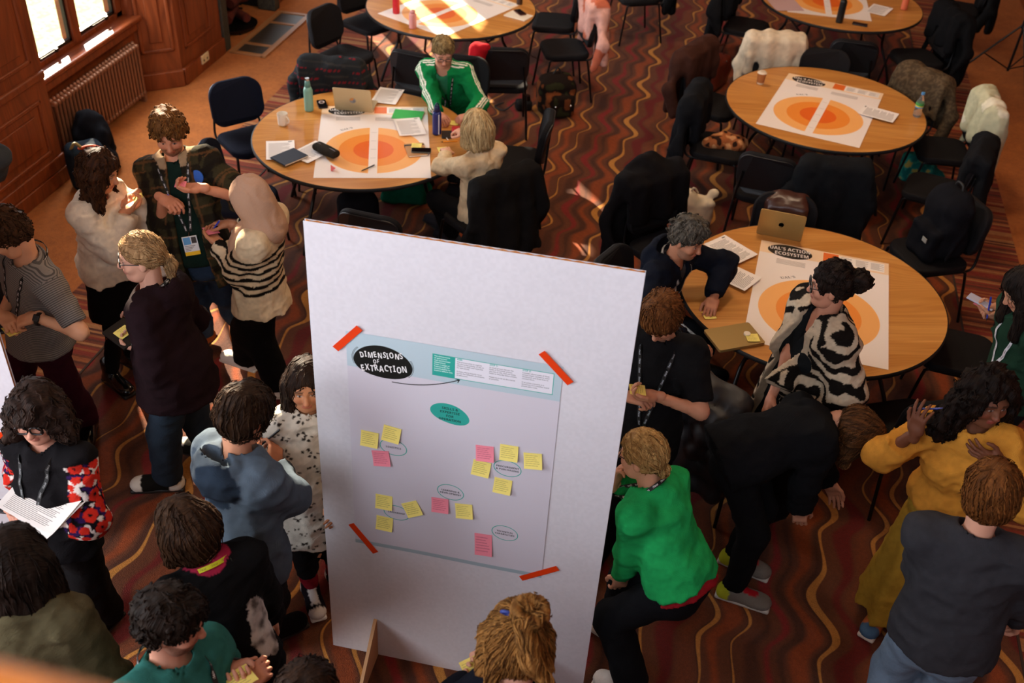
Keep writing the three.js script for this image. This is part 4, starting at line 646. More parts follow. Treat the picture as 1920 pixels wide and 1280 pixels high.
function glasses(c, s) {
  const { HP, baseP } = c, m = std({ color: s.color ?? 0x121212, roughness: 0.35 }), l = (p) => p.sub(baseP), pts = [], gs = [];
  for (const q of [1, -1]) { const ring = []; for (let i = 0; i < 14; i++) { const a = i / 14 * Math.PI * 2, sx = Math.sign(Math.cos(a)) * Math.abs(Math.cos(a)) ** 0.7, sy = Math.sign(Math.sin(a)) * Math.abs(Math.sin(a)) ** 0.7; ring.push(l(HP(q * 0.033 + sx * (s.w ?? 0.025), 0.001 + sy * (s.h ?? 0.018), 0.1))); } gs.push(tube(ring, s.r ?? 0.0026, 36, 6, true)); gs.push(bar(l(HP(q * 0.058, 0.008, 0.098)), l(HP(q * 0.082, 0.002, 0.0)), 0.0022, 6)); }
  gs.push(bar(l(HP(0.008, 0.006, 0.101)), l(HP(-0.008, 0.006, 0.101)), 0.0022, 6));
  part('glasses', join(gs), m, c.root, s.label ?? 'dark framed glasses');
}

function lanyard(c, o) {
  const { nb, L, cu, cf, k, baseP } = c, fld = o.field ?? c.fields[c.fields.length - 1 - (o.skip ?? 0)], fl = c.fields;
  const dist = (x, y, z) => { let m = 1e9; for (const f of fl) m = Math.min(m, f(x, y, z)); return m; };
  const cast = (x, y, off = 0.006) => { const p = c.CP(x, y, 0.42); for (let i = 0; i < 60; i++) { const d = dist(p.x, p.y, p.z); if (d < off) break; p.addScaledVector(cf, -Math.max(0.003, d * 0.6)); if (p.clone().sub(nb).dot(cf) < -0.03) break; } return p; };
  const len = o.len ?? 0.36, path = [];
  for (let i = 12; i >= 0; i--) { const t = i / 12; path.push(cast(-(0.082 * (1 - t) + 0.010 * t), -0.045 - (len - 0.045) * t)); }
  for (let i = 0; i <= 8; i++) { const a = -1.9 + 3.8 * i / 8; path.push(c.CP(Math.sin(a) * 0.09, 0.034 * Math.cos(a) + 0.004, -Math.cos(a) * 0.094 + 0.01)); }
  for (let i = 0; i <= 12; i++) { const t = i / 12; path.push(cast(0.082 * (1 - t) + 0.010 * t, -0.045 - (len - 0.045) * t)); }
  const cv = new THREE.CatmullRomCurve3(path, false, 'centripetal'), N = 90, pos = [], uv = [], ix = [], hw = (o.wd ?? 0.0085);
  let run = 0, prev = null; const ctr = add(nb, cu, -0.15 * k, cf, -0.0);
  for (let i = 0; i <= N; i++) { const p = cv.getPoint(i / N), tg = cv.getTangent(i / N); if (prev) run += p.distanceTo(prev); prev = p; let nrm = p.clone().sub(add(nb, cf, -0.02)); nrm.addScaledVector(cu, -nrm.dot(cu) * (i < N * 0.33 || i > N * 0.67 ? 1 : 0.2)); if (i < N * 0.33 || i > N * 0.67) nrm = cf.clone().addScaledVector(L, 0.15 * Math.sign(nrm.dot(L))); nrm.addScaledVector(tg, -nrm.dot(tg)).normalize(); const sd = tg.clone().cross(nrm).normalize(); for (const [a, b] of [[-1, 1], [1, 1], [1, -1], [-1, -1]]) { const v = add(p, sd, a * hw, nrm, b * 0.0012).sub(baseP); pos.push(v.x, v.y, v.z); uv.push(run * 5.5, a > 0 ? 1 : 0); } }
  for (let i = 0; i < N; i++) for (let j = 0; j < 4; j++) { const a = i * 4 + j, b = i * 4 + (j + 1) % 4, d = a + 4, e = b + 4; ix.push(a, b, e, a, e, d); }
  const g = new THREE.BufferGeometry(); g.setAttribute('position', new THREE.Float32BufferAttribute(pos, 3)); g.setAttribute('uv', new THREE.Float32BufferAttribute(uv, 2)); g.setIndex(ix); g.computeVertexNormals();
  const m = part('lanyard', g, lanyMat(o.bg, o.fg), c.root, o.label);
  if (o.badge) { const p = cast(0, -len - 0.075, 0.012), q = new THREE.Matrix4().makeBasis(L, cu, cf); const b = part('badge', rbox(0.088, 0.115, 0.004, 0.002), o.badge === 1 ? badgeMat : std({ color: o.badge, roughness: 0.3 }), m, 'badge card'); b.quaternion.setFromRotationMatrix(q); b.position.copy(p.sub(baseP)); const p2 = cast(0, -len - 0.005, 0.01).sub(baseP); part('clip', bar(p2, b.position.clone().addScaledVector(cu, 0.055), 0.004, 6), chrome, m); }
}
// things held in a hand: position given in the hand's own frame (thumb side, back of hand, towards the fingers)
const heldAt = (c, q, x, y, z) => c.hands[q].P(x, y, z);
function heldQuat(c, q, tilt = 0) { const H = c.hands[q]; return new THREE.Quaternion().setFromRotationMatrix(new THREE.Matrix4().makeBasis(H.t, H.n.clone().negate(), H.t.clone().cross(H.n.clone().negate()))); }
const noteCols = { yellow: 0xf3e27a, pink: 0xf08a9a };
const noteMat = {}; const stickyMat = (cname) => noteMat[cname] ??= std({ roughness: 0.9, map: canvasTex(128, 128, (g, w, h) => { g.fillStyle = '#' + noteCols[cname].toString(16); g.fillRect(0, 0, w, h); g.strokeStyle = cname === 'pink' ? 'rgba(120,40,70,0.55)' : 'rgba(110,100,60,0.6)'; g.lineWidth = 2; for (let i = 0; i < 6; i++) { g.beginPath(); for (let x = 10; x < 100 + 15 * Math.sin(i * 5); x += 4) g.lineTo(x, 22 + i * 16 + 3 * Math.sin(x * 0.9 + i)); g.stroke(); } }) });
function place(mesh, pos, quat) { mesh.position.copy(pos); if (quat) mesh.quaternion.copy(quat); return mesh; }
function pen(label, a, b, color, group) {
  const d = b.clone().sub(a), n = d.clone().normalize(), q = new THREE.Quaternion().setFromUnitVectors(UP, n), g = thing('pen', label, 'pen', a, 0, group), l = d.length(); g.quaternion.copy(q);
  part('barrel', new THREE.CylinderGeometry(0.0045, 0.0045, l * 0.86, 10).translate(0, l * 0.57, 0), plastic(color, 0.35), g); part('tip', new THREE.ConeGeometry(0.0042, l * 0.14, 10).rotateX(Math.PI).translate(0, l * 0.07, 0), plastic(0x222222), g); part('clip', box(0.002, l * 0.3, 0.003, 0.005, l * 0.8, 0), plastic(color, 0.3), g);
  return g;
}
// ---------------------------------------------------------------- the tall display board and what is fixed to it
const bBL = V(-1.424, 0, -3.019), bBR = V(-0.155, 0, -3.045), bTL = V(-1.4585, 2.44, -3.074), bTR = V(-0.1945, 2.44, -3.125);
const bU = bBR.clone().sub(bBL).add(bTR.clone().sub(bTL)).normalize(), bV0 = bTL.clone().add(bTR).sub(bBL).sub(bBR).normalize(), bN = bU.clone().cross(bV0).normalize(), bV = bN.clone().cross(bU).normalize();
const BW = 1.266, BH = 2.44, bC = bBL.clone().add(bBR).multiplyScalar(0.5), bQ = new THREE.Quaternion().setFromRotationMatrix(new THREE.Matrix4().makeBasis(bU, bV, bN));
const onBoard = (px, py) => { const d = ray(px, py), t = bC.clone().sub(camera.position).dot(bN) / d.dot(bN), p = camera.position.clone().addScaledVector(d, t).sub(bC); return [p.dot(bU), p.dot(bV)]; };
const boardAt = (u, v, n = 0) => add(bC, bU, u, bV, v, bN, n);
const whiteCard = std({ color: 0xdedbe0, roughness: 0.55, map: rep(dataTex(256, 256, (u, v) => { const a = 0.97 + 0.006 * pn(u, v, 9, 9, 81) + 0.015 * pn(u, v, 90, 90, 82); return [a, a, a]; }), 1, 1) });
const kraft = std({ color: 0xcf8746, roughness: 0.95 });
function displayBoard(name, label, w, h, feet = true) {
  const g = thing(name, label, 'board', V(0, 0, 0));
  part('front_sheet', plainUV(rbox(w, h, 0.0025, 0.001, 0, h / 2, -0.0012)), whiteCard, g); part('back_sheet', rbox(w, h, 0.0025, 0.001, 0, h / 2, -0.0168), whiteCard, g);
  const n = 54, fl = []; for (let i = 0; i < n; i++) { const x0 = -w / 2 + 0.006 + i * (w - 0.012) / n, x1 = x0 + (w - 0.012) / n, a = i % 2 ? -0.0035 : -0.0145, b = i % 2 ? -0.0145 : -0.0035; fl.push(tf(box(Math.hypot(x1 - x0, b - a) + 0.002, h - 0.001, 0.0045), (x0 + x1) / 2, h / 2, (a + b) / 2, 0, Math.atan2(-(b - a), x1 - x0), 0)); }
  part('fluted_core', join(fl), kraft, g, 'brown fluted cardboard core');
  if (feet) for (const x of [-w * 0.32, w * 0.32]) { const s = new THREE.Shape([new THREE.Vector2(0.001, 0), new THREE.Vector2(0.30, 0), new THREE.Vector2(0.30, 0.03), new THREE.Vector2(0.02, 0.26), new THREE.Vector2(0.001, 0.27)]); part('foot', new THREE.ExtrudeGeometry(s, { depth: 0.016, bevelEnabled: false }).rotateY(-Math.PI / 2).translate(x + 0.008, 0, 0), std({ color: 0xc09064, roughness: 0.8 }), g, 'plywood foot'); }
  return g;
}
const board = displayBoard('display_board', 'tall white cardboard board standing with one large poster', BW, BH); board.position.copy(bC); board.quaternion.copy(bQ);
// the poster: quad measured on the board
const pq = [[643, 622], [1050, 682], [1021, 1085], [672, 1014]].map((p) => onBoard(...p));
const pL = (pq[0][0] + pq[3][0]) / 2, pR = (pq[1][0] + pq[2][0]) / 2, pT = (pq[0][1] + pq[1][1]) / 2, pB = (pq[2][1] + pq[3][1]) / 2, pW = pR - pL, pH = pT - pB, PXM = 1500;   // canvas pixels per metre
const cw = Math.round(pW * PXM), ch = Math.round(pH * PXM);
const onPoster = (px, py) => { const [u, v] = onBoard(px, py); return [(u - pL) * PXM, (pT - v) * PXM]; };
const posterTex = canvasTex(cw, ch, (c) => {
  c.fillStyle = '#d2cdd6'; c.fillRect(0, 0, cw, ch);
  c.fillStyle = '#b6c9d1'; const hb = onPoster(850, 718)[1]; c.fillRect(0, 0, cw, hb); c.fillStyle = '#a0b2ba'; c.fillRect(0, ch - 0.022 * PXM, cw, 0.022 * PXM);
  const teal = '#2fa596', ink = '#10120f';
  const blob = (px, py, rx, ry, fill, rot = 0) => { const [x, y] = onPoster(px, py); c.save(); c.translate(x, y); c.rotate(rot); c.beginPath(); for (let i = 0; i <= 60; i++) { const a = i / 60 * Math.PI * 2, k = 1 + 0.05 * Math.sin(a * 2 + 1) + 0.03 * Math.sin(a * 3); c.lineTo(rx * PXM * k * Math.cos(a), ry * PXM * k * Math.sin(a)); } c.closePath(); c.fillStyle = fill; c.fill(); c.restore(); return [x, y]; };
  const [tx, ty] = blob(718, 679, 0.116, 0.082, ink);
  c.strokeStyle = ink; c.lineWidth = 2; for (const s of [1.06, 1.1]) { c.beginPath(); c.ellipse(tx, ty, 0.116 * PXM * s, 0.082 * PXM * s, 0.1, -0.5, 0.5); c.stroke(); c.beginPath(); c.ellipse(tx, ty, 0.116 * PXM * s, 0.082 * PXM * s, 0.1, 2.7, 3.7); c.stroke(); }
  const hand = (t, x, y, size, rot) => { c.save(); c.translate(x, y); c.rotate(rot); c.fillStyle = '#f2f0ee'; c.textAlign = 'center'; let total = 0; c.font = 'bold ' + size + 'px sans-serif'; for (const q of t) total += c.measureText(q).width * 0.86; let xx = -total / 2, i = 0; for (const q of t) { const w = c.measureText(q).width * 0.86; c.save(); c.translate(xx + w / 2, (i % 2 ? -1 : 1) * size * 0.07); c.rotate((i % 3 - 1) * 0.07); c.scale(0.8, 1.15); c.fillText(q, 0, 0); c.restore(); xx += w; i++; } c.restore(); };
  hand('DIMENSIONS', tx - 6, ty - 32, 50, -0.12); hand('OF', tx - 40, ty + 14, 36, -0.05); hand('EXTRACTION', tx + 10, ty + 66, 56, -0.12);
  // arrow to the boxes
  const a0 = onPoster(735, 715), a1 = onPoster(800, 724), a2 = onPoster(862, 711); c.strokeStyle = ink; c.lineWidth = 6; c.beginPath(); c.moveTo(...a0); c.quadraticCurveTo(a1[0], a1[1] + 14, ...a2); c.stroke(); c.beginPath(); c.moveTo(a2[0] - 24, a2[1] - 4); c.lineTo(...a2); c.lineTo(a2[0] - 10, a2[1] + 22); c.stroke();
  const b0 = onPoster(812, 662), b1 = onPoster(853, 715), b2 = onPoster(1036, 735); const top = b0[1], bot = (b1[1] + b2[1]) / 2 - 6;
  c.fillStyle = '#e4e2ea'; c.fillRect(b0[0], top, b2[0] - b0[0], bot - top); c.strokeStyle = teal; c.lineWidth = 4; c.strokeRect(b0[0], top, b2[0] - b0[0], bot - top); c.fillStyle = teal; c.fillRect(b0[0], top, b1[0] - b0[0], bot - top);
  const para = (x, y, lines, size, color, bold) => { c.fillStyle = color; c.textAlign = 'left'; c.font = (bold ? 'bold ' : '') + size + 'px sans-serif'; lines.forEach((t, i) => c.fillText(t, x, y + i * size * 1.18)); };
  const lh = (bot - top) / 9.4; para(b0[0] + 8, top + lh, ['The dimensions', 'of extraction', 'tool synthesises', 'dimensions', 'from a range of', 'frameworks for', 'sustainability to', 'explore where UAL'], lh * 0.78, '#dff2ee', true);
  const cwid = (b2[0] - b1[0]) / 3, T = [['AIM:', ['This process aims to explore', 'the extractive activity of UAL in', 'relation to skills and expertise', 'for operations.', '', 'It maps where impacts occur', 'across five different dimensions', 'of extraction.']], ['STEP 1:', ['In small groups discuss the', 'kinds of extractive actions', 'you see at UAL, and use sticky', 'notes to describe these actions.', '', 'Please try to be as descriptive', 'as possible.']], ['STEP 2:', ['Consider where some of these', 'actions might connect to other', 'dimensions and draw lines to', 'connect them.', '', 'If an action connects to a', 'dimension from another board', 'please add a note.']]];
  T.forEach(([h, l], i) => { const x = b1[0] + 10 + i * cwid; para(x, top + lh * 1.0, [h], lh * 0.95, teal, true); para(x, top + lh * 2.0, l, lh * 0.72, '#44464a'); });
  const [sx, sy] = blob(844, 775, 0.08, 0.051, teal, 0.2); c.textAlign = 'center'; c.fillStyle = '#10312c'; c.font = 'bold 25px sans-serif'; ['SKILLS &', 'EXPERTISE', 'FOR', 'OPERATION'].forEach((t, i) => c.fillText(t, sx, sy - 32 + i * 29));
  for (const [px, py, lines] of [[738, 838, ['LOGISTICS']], [952, 877, ['PROCUREMENT', '& PURCHASING']], [845, 922, ['LEARNING &', 'DEVELOPMENT']], [744, 960, ['LEADERSHIP']], [947, 998, ['TECHNICAL', 'CAPABILITIES']]]) {
    const [x, y] = onPoster(px, py); c.strokeStyle = teal; c.lineWidth = 5; c.beginPath(); c.ellipse(x, y, 0.058 * PXM, 0.042 * PXM, 0.15, 0, 7); c.stroke(); c.fillStyle = '#20242a'; c.font = 'bold 20px sans-serif'; lines.forEach((t, i) => c.fillText(t, x, y + 7 + (i - (lines.length - 1) / 2) * 23));
  }
});
function onBoardThing(m, u, v, n, rot = 0) { m.quaternion.copy(bQ).multiply(new THREE.Quaternion().setFromAxisAngle(V(0, 0, 1), rot)); m.position.copy(boardAt(u, v, n)); return m; }
const posterGeo = (w, h, nx, ny, wave) => { const g = new THREE.PlaneGeometry(w, h, nx, ny), p = g.attributes.position; for (let i = 0; i < p.count; i++) p.setZ(i, wave * (0.5 + 0.5 * Math.sin(p.getX(i) * 9 + 1.3 * Math.sin(p.getY(i) * 5))) ); g.computeVertexNormals(); return g; };
onBoardThing(single('poster', 'large pale lilac poster with teal headings taped on the board', 'poster', posterGeo(pW, pH, 40, 40, 0.0025), std({ map: posterTex, roughness: 0.5, side: THREE.DoubleSide })), (pL + pR) / 2, (pT + pB) / 2, 0.002);
const tapeM = std({ color: 0xe23d0c, roughness: 0.45 });
for (const [a, b, l] of [[[630, 652], [675, 613], 'orange tape strip at the upper corner by the black title'], [[1016, 659], [1070, 717], 'orange tape strip at the upper corner by the text boxes'], [[659, 980], [705, 1034], 'orange tape strip at the lower corner under leadership'], [[977, 1082], [1046, 1063], 'orange tape strip at the lower corner under technical capabilities']]) {
  const p = onBoard(...a), q = onBoard(...b), d = Math.hypot(q[0] - p[0], q[1] - p[1]); onBoardThing(single('tape_strip', l, 'tape', box(d, 0.03, 0.0012), tapeM, null, 0, 'orange tape strips'), (p[0] + q[0]) / 2, (p[1] + q[1]) / 2, 0.0065, Math.atan2(q[1] - p[1], q[0] - p[0]));
}
const noteGeo = (w, h, curl) => { const g = new THREE.BoxGeometry(w, h, 0.0012, 6, 6, 1), p = g.attributes.position; for (let i = 0; i < p.count; i++) { const t = 0.5 - p.getY(i) / h; p.setZ(i, p.getZ(i) + curl * t * t); } g.computeVertexNormals(); return g; };
const nA = noteGeo(0.076, 0.076, 0.012), nB = noteGeo(0.078, 0.125, 0.01);
for (const [px, py, cn, rot, l] of [[694, 820, 'yellow', -0.05, 'tilted yellow note left of the logistics circle'], [735, 811, 'yellow', -0.14, 'yellow note on top of the logistics circle'], [716, 856, 'pink', 0.16, 'pink note below the logistics circle'], [910, 847, 'pink', 0.08, 'pink note above the procurement circle'], [903, 875, 'yellow', -0.1, 'yellow note left of the procurement circle'], [955, 846, 'yellow', 0.02, 'yellow note on top of the procurement circle'], [1000, 861, 'yellow', 0.12, 'yellow note right of the procurement circle'], [943, 908, 'yellow', -0.06, 'yellow note under the procurement circle'], [721, 938, 'yellow', 0.0, 'yellow note above the leadership circle'], [774, 951, 'yellow', 0.5, 'turned yellow note right of the leadership circle'], [722, 978, 'yellow', -0.04, 'yellow note below the leadership circle'], [826, 944, 'pink', 0.05, 'pink note under the learning circle'], [871, 955, 'yellow', 0.12, 'yellow note beside the pink one under the learning circle'], [907, 1018, 'pink', 0.06, 'long pink note by the technical capabilities circle']]) {
  const [u, v] = onBoard(px, py); onBoardThing(single('sticky_note', l, 'sticky note', l.startsWith('long') ? nB : nA, stickyMat(cn), null, 0, 'sticky notes on the poster'), u, v, 0.006, rot);
}
// second board, seen edge on at the left
{
  const b = displayBoard('display_board', 'white board without poster behind the person with red flowered sleeves', 1.25, 2.44, false);
  b.position.set(-3.635, 0, -3.14); b.rotation.y = 4 * RAD;
  const d = ray(3, 818), t = -3.175 / d.z; single('tape_strip', 'orange tape strip on the board behind the flowered sleeves', 'tape', tf(box(0.09, 0.03, 0.0012), 0, 0, 0, 0, 4 * RAD, 0.75), tapeM, V(d.x * t - 0.01, CAMH + d.y * t, -3.165), 0, 'orange tape strips');
}
// ---------------------------------------------------------------- chairs, and coats hung on them
const seatAt = (px, py, yaw, label, cloth) => { const p = at(px, py, 0.47); return chair(p.x, p.z, yaw, label, cloth); };
const backAt = (px, py, yaw, label, cloth, y = 0.74) => { const p = at(px, py, y), a = yaw * RAD; return chair(p.x + Math.sin(a) * 0.25, p.z + Math.cos(a) * 0.25, yaw, label, cloth); };
const K = {};
K.navy = seatAt(470, 262, 50, 'navy chair with empty seat between white mug table and radiator', 'navy');
K.tartan = backAt(622, 160, 12, 'chair under the dark tartan coat behind the open laptop');
K.hearth = seatAt(645, 106, 72, 'empty black chair turned side on near the hearth');
K.vinyl = seatAt(692, 42, 62, 'black chair beside the sunlit table, nearest the window wall');
K.behind = backAt(772, 128, 172, 'black chair with its back to the person in green, facing the sunlit table');
K.redcoat = backAt(946, 120, 196, 'black chair carrying the red jacket at the sunlit table');
K.far = seatAt(1040, 42, -82, 'black chair with bare seat between pink coat and sunlit table');
K.pink = seatAt(1060, 92, -66, 'chair under the pink patterned coat');
K.right = seatAt(966, 302, -82, 'empty black chair beside the blond seated person');
K.track = chair(-2.22, -8.14, 2, 'chair on which the person in the green track jacket sits');
K.blonde = chair(-1.58, -6.5, -128, 'chair of the blond seated person, black coat on its back');
K.front = backAt(690, 436, 176, 'black chair just beyond the top of the tall board');
K.scarf = seatAt(455, 375, 100, 'navy chair hidden behind the person in the headscarf', 'navy');
K.wrap = seatAt(1250, 468, 48, 'chair under the big black coat behind the person in navy');
K.hoodie = chair(-0.30, -5.57, 68, 'chair on which the person in the navy hoodie sits');
K.brown = seatAt(1338, 198, 66, 'chair under the brown coat at the cup table');
K.scarfseat = seatAt(1345, 276, 84, 'chair with a patterned scarf on its seat and black coat on its back');
K.cfront = backAt(1436, 325, 172, 'black chair facing the cup table with nothing on it');
K.cfront2 = backAt(1560, 345, 188, 'chair with a dark coat between the cup table and the gold laptop');
K.cream = backAt(1448, 108, 14, 'chair under the cream coat beyond the cup table');
K.cback = backAt(1545, 122, 2, 'black chair beyond the cup table beside the cream coat');
K.fur = backAt(1728, 172, -42, 'chair under the brown fleece coat beside the water bottle');
K.pale = seatAt(1768, 282, -84, 'chair under the pale green coat');
K.bag = seatAt(1752, 356, -104, 'black chair with a white carrier bag on its back');
K.eblack = seatAt(1398, 50, 80, 'chair under the long black coat, handbag below it');
K.efront = backAt(1600, 105, 180, 'black chair with bare back at the black flask table');
K.eright = seatAt(1720, 110, -70, 'black chair under a black coat near the light stand');
K.laptop = backAt(1470, 400, 2, 'black chair behind the gold laptop with brown bag');
K.pack = seatAt(1742, 478, -62, 'chair carrying the black backpack');
K.bright = seatAt(1800, 662, -96, 'black chair between the gold laptop table and person holding a phone');
K.bnear = seatAt(1694, 800, -152, 'black chair pulled out between the bending person and mustard jumper');
K.puffer = seatAt(1352, 800, 148, 'chair under the black puffer jacket');

K.aisleA = seatAt(1195, -8, -60, 'black chair under a dark jacket beyond the pink coat');
K.stand = seatAt(1800, 18, -100, 'black chair under a dark jacket behind the light stand');
const tartanPaint = (x, y, z) => { const v = ((y * 11 + x * 0.6) % 1 + 1) % 1, h = ((x * 26) % 1 + 1) % 1; const b = v < 0.12 && h < 0.6 ? lin(0x7a1820) : v > 0.5 && v < 0.62 ? lin(0x33312f) : lin(0x232527); return b; };
coat(K.tartan, 'dark tartan coat with red dashes behind the open laptop', { color: 0x222428, len: 0.55, w: 0.285, paint: tartanPaint, seed: 3, sl: 0.35, up: 0.03 });
coat(K.redcoat, 'red jacket hung on a chair behind the person in green', { color: 0xa0141e, len: 0.6, w: 0.26, seed: 4, sleeves: 0, only: 1, front: 0.1, extra: [[cone(V(0.24, 0.84, -0.22), V(0.28, 0.52, -0.17), 0.07, 0.065), 0.05], [cone(V(0.27, 0.8, -0.27), V(0.25, 0.5, -0.26), 0.055, 0.06), 0.05], [cone(V(0.16, 0.88, -0.24), V(0.25, 0.85, -0.22), 0.04, 0.06), 0.05]], name: 'jacket', cat: 'jacket' });
coat(K.pink, 'pink and cream patterned coat on a chair near the aisle', { color: 0xd9a494, alt: 0xc46a4e, at: 0.3, af: 9, len: 0.62, w: 0.25, seed: 6, up: 0.06, sl: 0.5 });
coat(K.blonde, 'black coat on the chair of the blond seated person', { color: 0x151312, len: 0.66, w: 0.27, seed: 8, up: 0.03 });
coat(K.wrap, 'big black hooded coat behind the person in navy', { color: 0x100e0f, len: 0.72, w: 0.30, seed: 9, hood: 1, up: 0.06, th: 0.06 });
coat(K.brown, 'dark brown coat on a chair between the aisle and cup table', { color: 0x3a2119, len: 0.6, w: 0.28, seed: 11, up: 0.04, th: 0.05 });
coat(K.scarfseat, 'black coat on the chair with the patterned scarf', { color: 0x121316, len: 0.74, w: 0.26, seed: 12, sl: 0.6 });
coat(K.cfront2, 'charcoal coat on a chair before the cup table', { color: 0x161719, len: 0.62, w: 0.27, seed: 13 });
coat(K.cream, 'cream wool coat on a chair beyond the cup table', { color: 0xcdbca2, len: 0.66, w: 0.27, seed: 14, fold: 0.02, up: 0.03, sl: 0.4 });
coat(K.fur, 'mottled brown fleece coat beside the water bottle', { color: 0x46392a, alt: 0x5a4a36, at: 0.05, af: 70, len: 0.5, w: 0.27, seed: 15, th: 0.06 });
coat(K.pale, 'pale green and cream coat on a chair near the right wall', { color: 0xb7b596, alt: 0xd8d2ba, at: 0.2, af: 7, len: 0.72, w: 0.26, seed: 16, fold: 0.018, up: 0.05 });
coat(K.eblack, 'long black coat hanging above the reddish brown handbag', { color: 0x121214, len: 0.8, w: 0.26, seed: 17, up: 0.06, fold: 0.02 });
coat(K.eright, 'black coat on a chair near the light stand', { color: 0x0d0d0f, len: 0.72, w: 0.3, seed: 18, up: 0.05, th: 0.06 });
coat(K.bag, 'black jacket under the white carrier bag', { color: 0x141416, len: 0.4, w: 0.25, seed: 19, sleeves: 0, name: 'jacket', cat: 'jacket' });
coat(K.aisleA, 'dark jacket on a chair beyond the pink coat', { color: 0x0f0f11, len: 0.6, w: 0.26, seed: 31, cell: 0.014 });
coat(K.stand, 'dark jacket on a chair behind the light stand', { color: 0x101113, len: 0.6, w: 0.28, seed: 32, cell: 0.014 });
// puffer jacket: quilted rings
coat(K.puffer, 'glossy black puffer jacket on a chair behind the person in green', { color: 0x15151a, len: 0.62, w: 0.27, seed: 21, th: 0.07, name: 'puffer_jacket', cat: 'jacket', mat: std({ vertexColors: true, roughness: 0.6 }), up: 0.02, extra: [0, 1, 2, 3, 4].flatMap((i) => [-1, 1].map((s) => [ell(V(s * 0.14, 0.85 - i * 0.12, -0.36), 0.16, 0.075, 0.075), 0.012])) });
coat(K.laptop, 'brown leather bag slung on the chair behind the gold laptop', { color: 0x3c2018, len: 0.24, w: 0.15, seed: 23, sleeves: 0, up: -0.06, th: 0.03, name: 'leather_bag', cat: 'bag', mat: std({ vertexColors: true, roughness: 0.35 }), fold: 0.004 });

// ---------------------------------------------------------------- bags and loose clothing
const AX = { r: V(1, 0, 0), u: V(0, 1, 0), f: V(0, 0, 1) };
{ const g = softBag('backpack', 'black backpack with handle loop and pale patch standing on a chair', inChair(K.pack, 0, 0, 0), K.pack.rotation.y, [[rbx(V(0, 0.72, -0.05), 0.18, 0.235, 0.12, 0.10), 0.03], [rbx(V(0, 0.62, 0.09), 0.14, 0.12, 0.05, 0.04), 0.02], [ell(V(0, 0.92, -0.06), 0.16, 0.1, 0.11), 0.04], [cone(V(-0.13, 0.9, -0.13), V(-0.2, 0.55, 0.02), 0.022, 0.02), 0.01], [cone(V(0.13, 0.9, -0.13), V(0.2, 0.55, 0.02), 0.022, 0.02), 0.01]], V(-0.32, 0.46, -0.3), V(0.32, 1.12, 0.25), 0x121216, { seed: 5, fold: 0.02 }); part('logo_patch', rbox(0.05, 0.035, 0.006, 0.002, 0.07, 0.66, 0.145), plastic(0x9a968c), g, 'pale square patch'); part('handle', tube([[-0.05, 0.99, -0.06], [-0.03, 1.05, -0.06], [0.03, 1.05, -0.06], [0.05, 0.99, -0.06]], 0.009, 12, 6), rubber, g); }
{ const p = at(1042, 178, 0.18); const fl = lin(0x6a3a1e), gr = lin(0x2a2a18), b = lin(0x1c1410); const g = softBag('backpack', 'dark backpack with brown flower pattern on the aisle floor', V(p.x, 0, p.z), 0.5, [[rbx(V(0, 0.19, 0), 0.19, 0.19, 0.13, 0.10), 0.03], [rbx(V(0, 0.13, 0.14), 0.15, 0.11, 0.05, 0.045), 0.03], [ell(V(0, 0.33, -0.02), 0.16, 0.07, 0.11), 0.04]], V(-0.28, 0, -0.22), V(0.28, 0.46, 0.26), 0x1c1612, { seed: 7, paint: (x, y, z) => { const n = noise(x * 16, y * 16, z * 16); return n > 0.3 ? fl : n < -0.35 ? gr : b; } }); for (const x of [-0.06, 0.09]) part('buckle', new THREE.SphereGeometry(0.013, 12, 8).translate(x, 0.15, 0.2), chrome, g, 'shiny metal stud'); part('handle', tube([[-0.04, 0.4, 0], [0, 0.46, 0], [0.04, 0.4, 0]], 0.008, 12, 6), rubber, g); }
{ const p = at(982, 196, 0.05); const g = thing('camera_bag', 'small black camera pouch on the carpet beside the flowered backpack', 'pouch', V(p.x, 0, p.z), 0.4); part('body', rbox(0.16, 0.1, 0.12, 0.03, 0, 0.05, 0), fabricBlack, g); part('lens', new THREE.CylinderGeometry(0.03, 0.035, 0.05, 20).translate(0.03, 0.12, 0), plastic(0x0a0a0c, 0.15), g); part('strap', tube([[-0.08, 0.08, 0], [-0.2, 0.02, 0.05], [-0.28, 0.015, -0.05], [-0.18, 0.02, -0.12]], 0.008, 20, 6), rubber, g); }
{ const p = at(1345, 128, 0.2); const g = softBag('leather_bag', 'reddish brown leather handbag below the long black coat', V(p.x, 0, p.z), 1.2, [[rbx(V(0, 0.16, 0), 0.19, 0.16, 0.09, 0.06), 0.03]], V(-0.28, 0, -0.18), V(0.28, 0.4, 0.18), 0x5a2216, { mat: std({ vertexColors: true, roughness: 0.35 }), seed: 9 }); part('handle', tube([[-0.1, 0.3, 0], [-0.07, 0.44, 0], [0.07, 0.44, 0], [0.1, 0.3, 0]], 0.01, 16, 6), std({ color: 0x4a1c12, roughness: 0.4 }), g); part('clasp', rbox(0.03, 0.015, 0.01, 0.004, 0, 0.3, 0.09), chrome, g); }
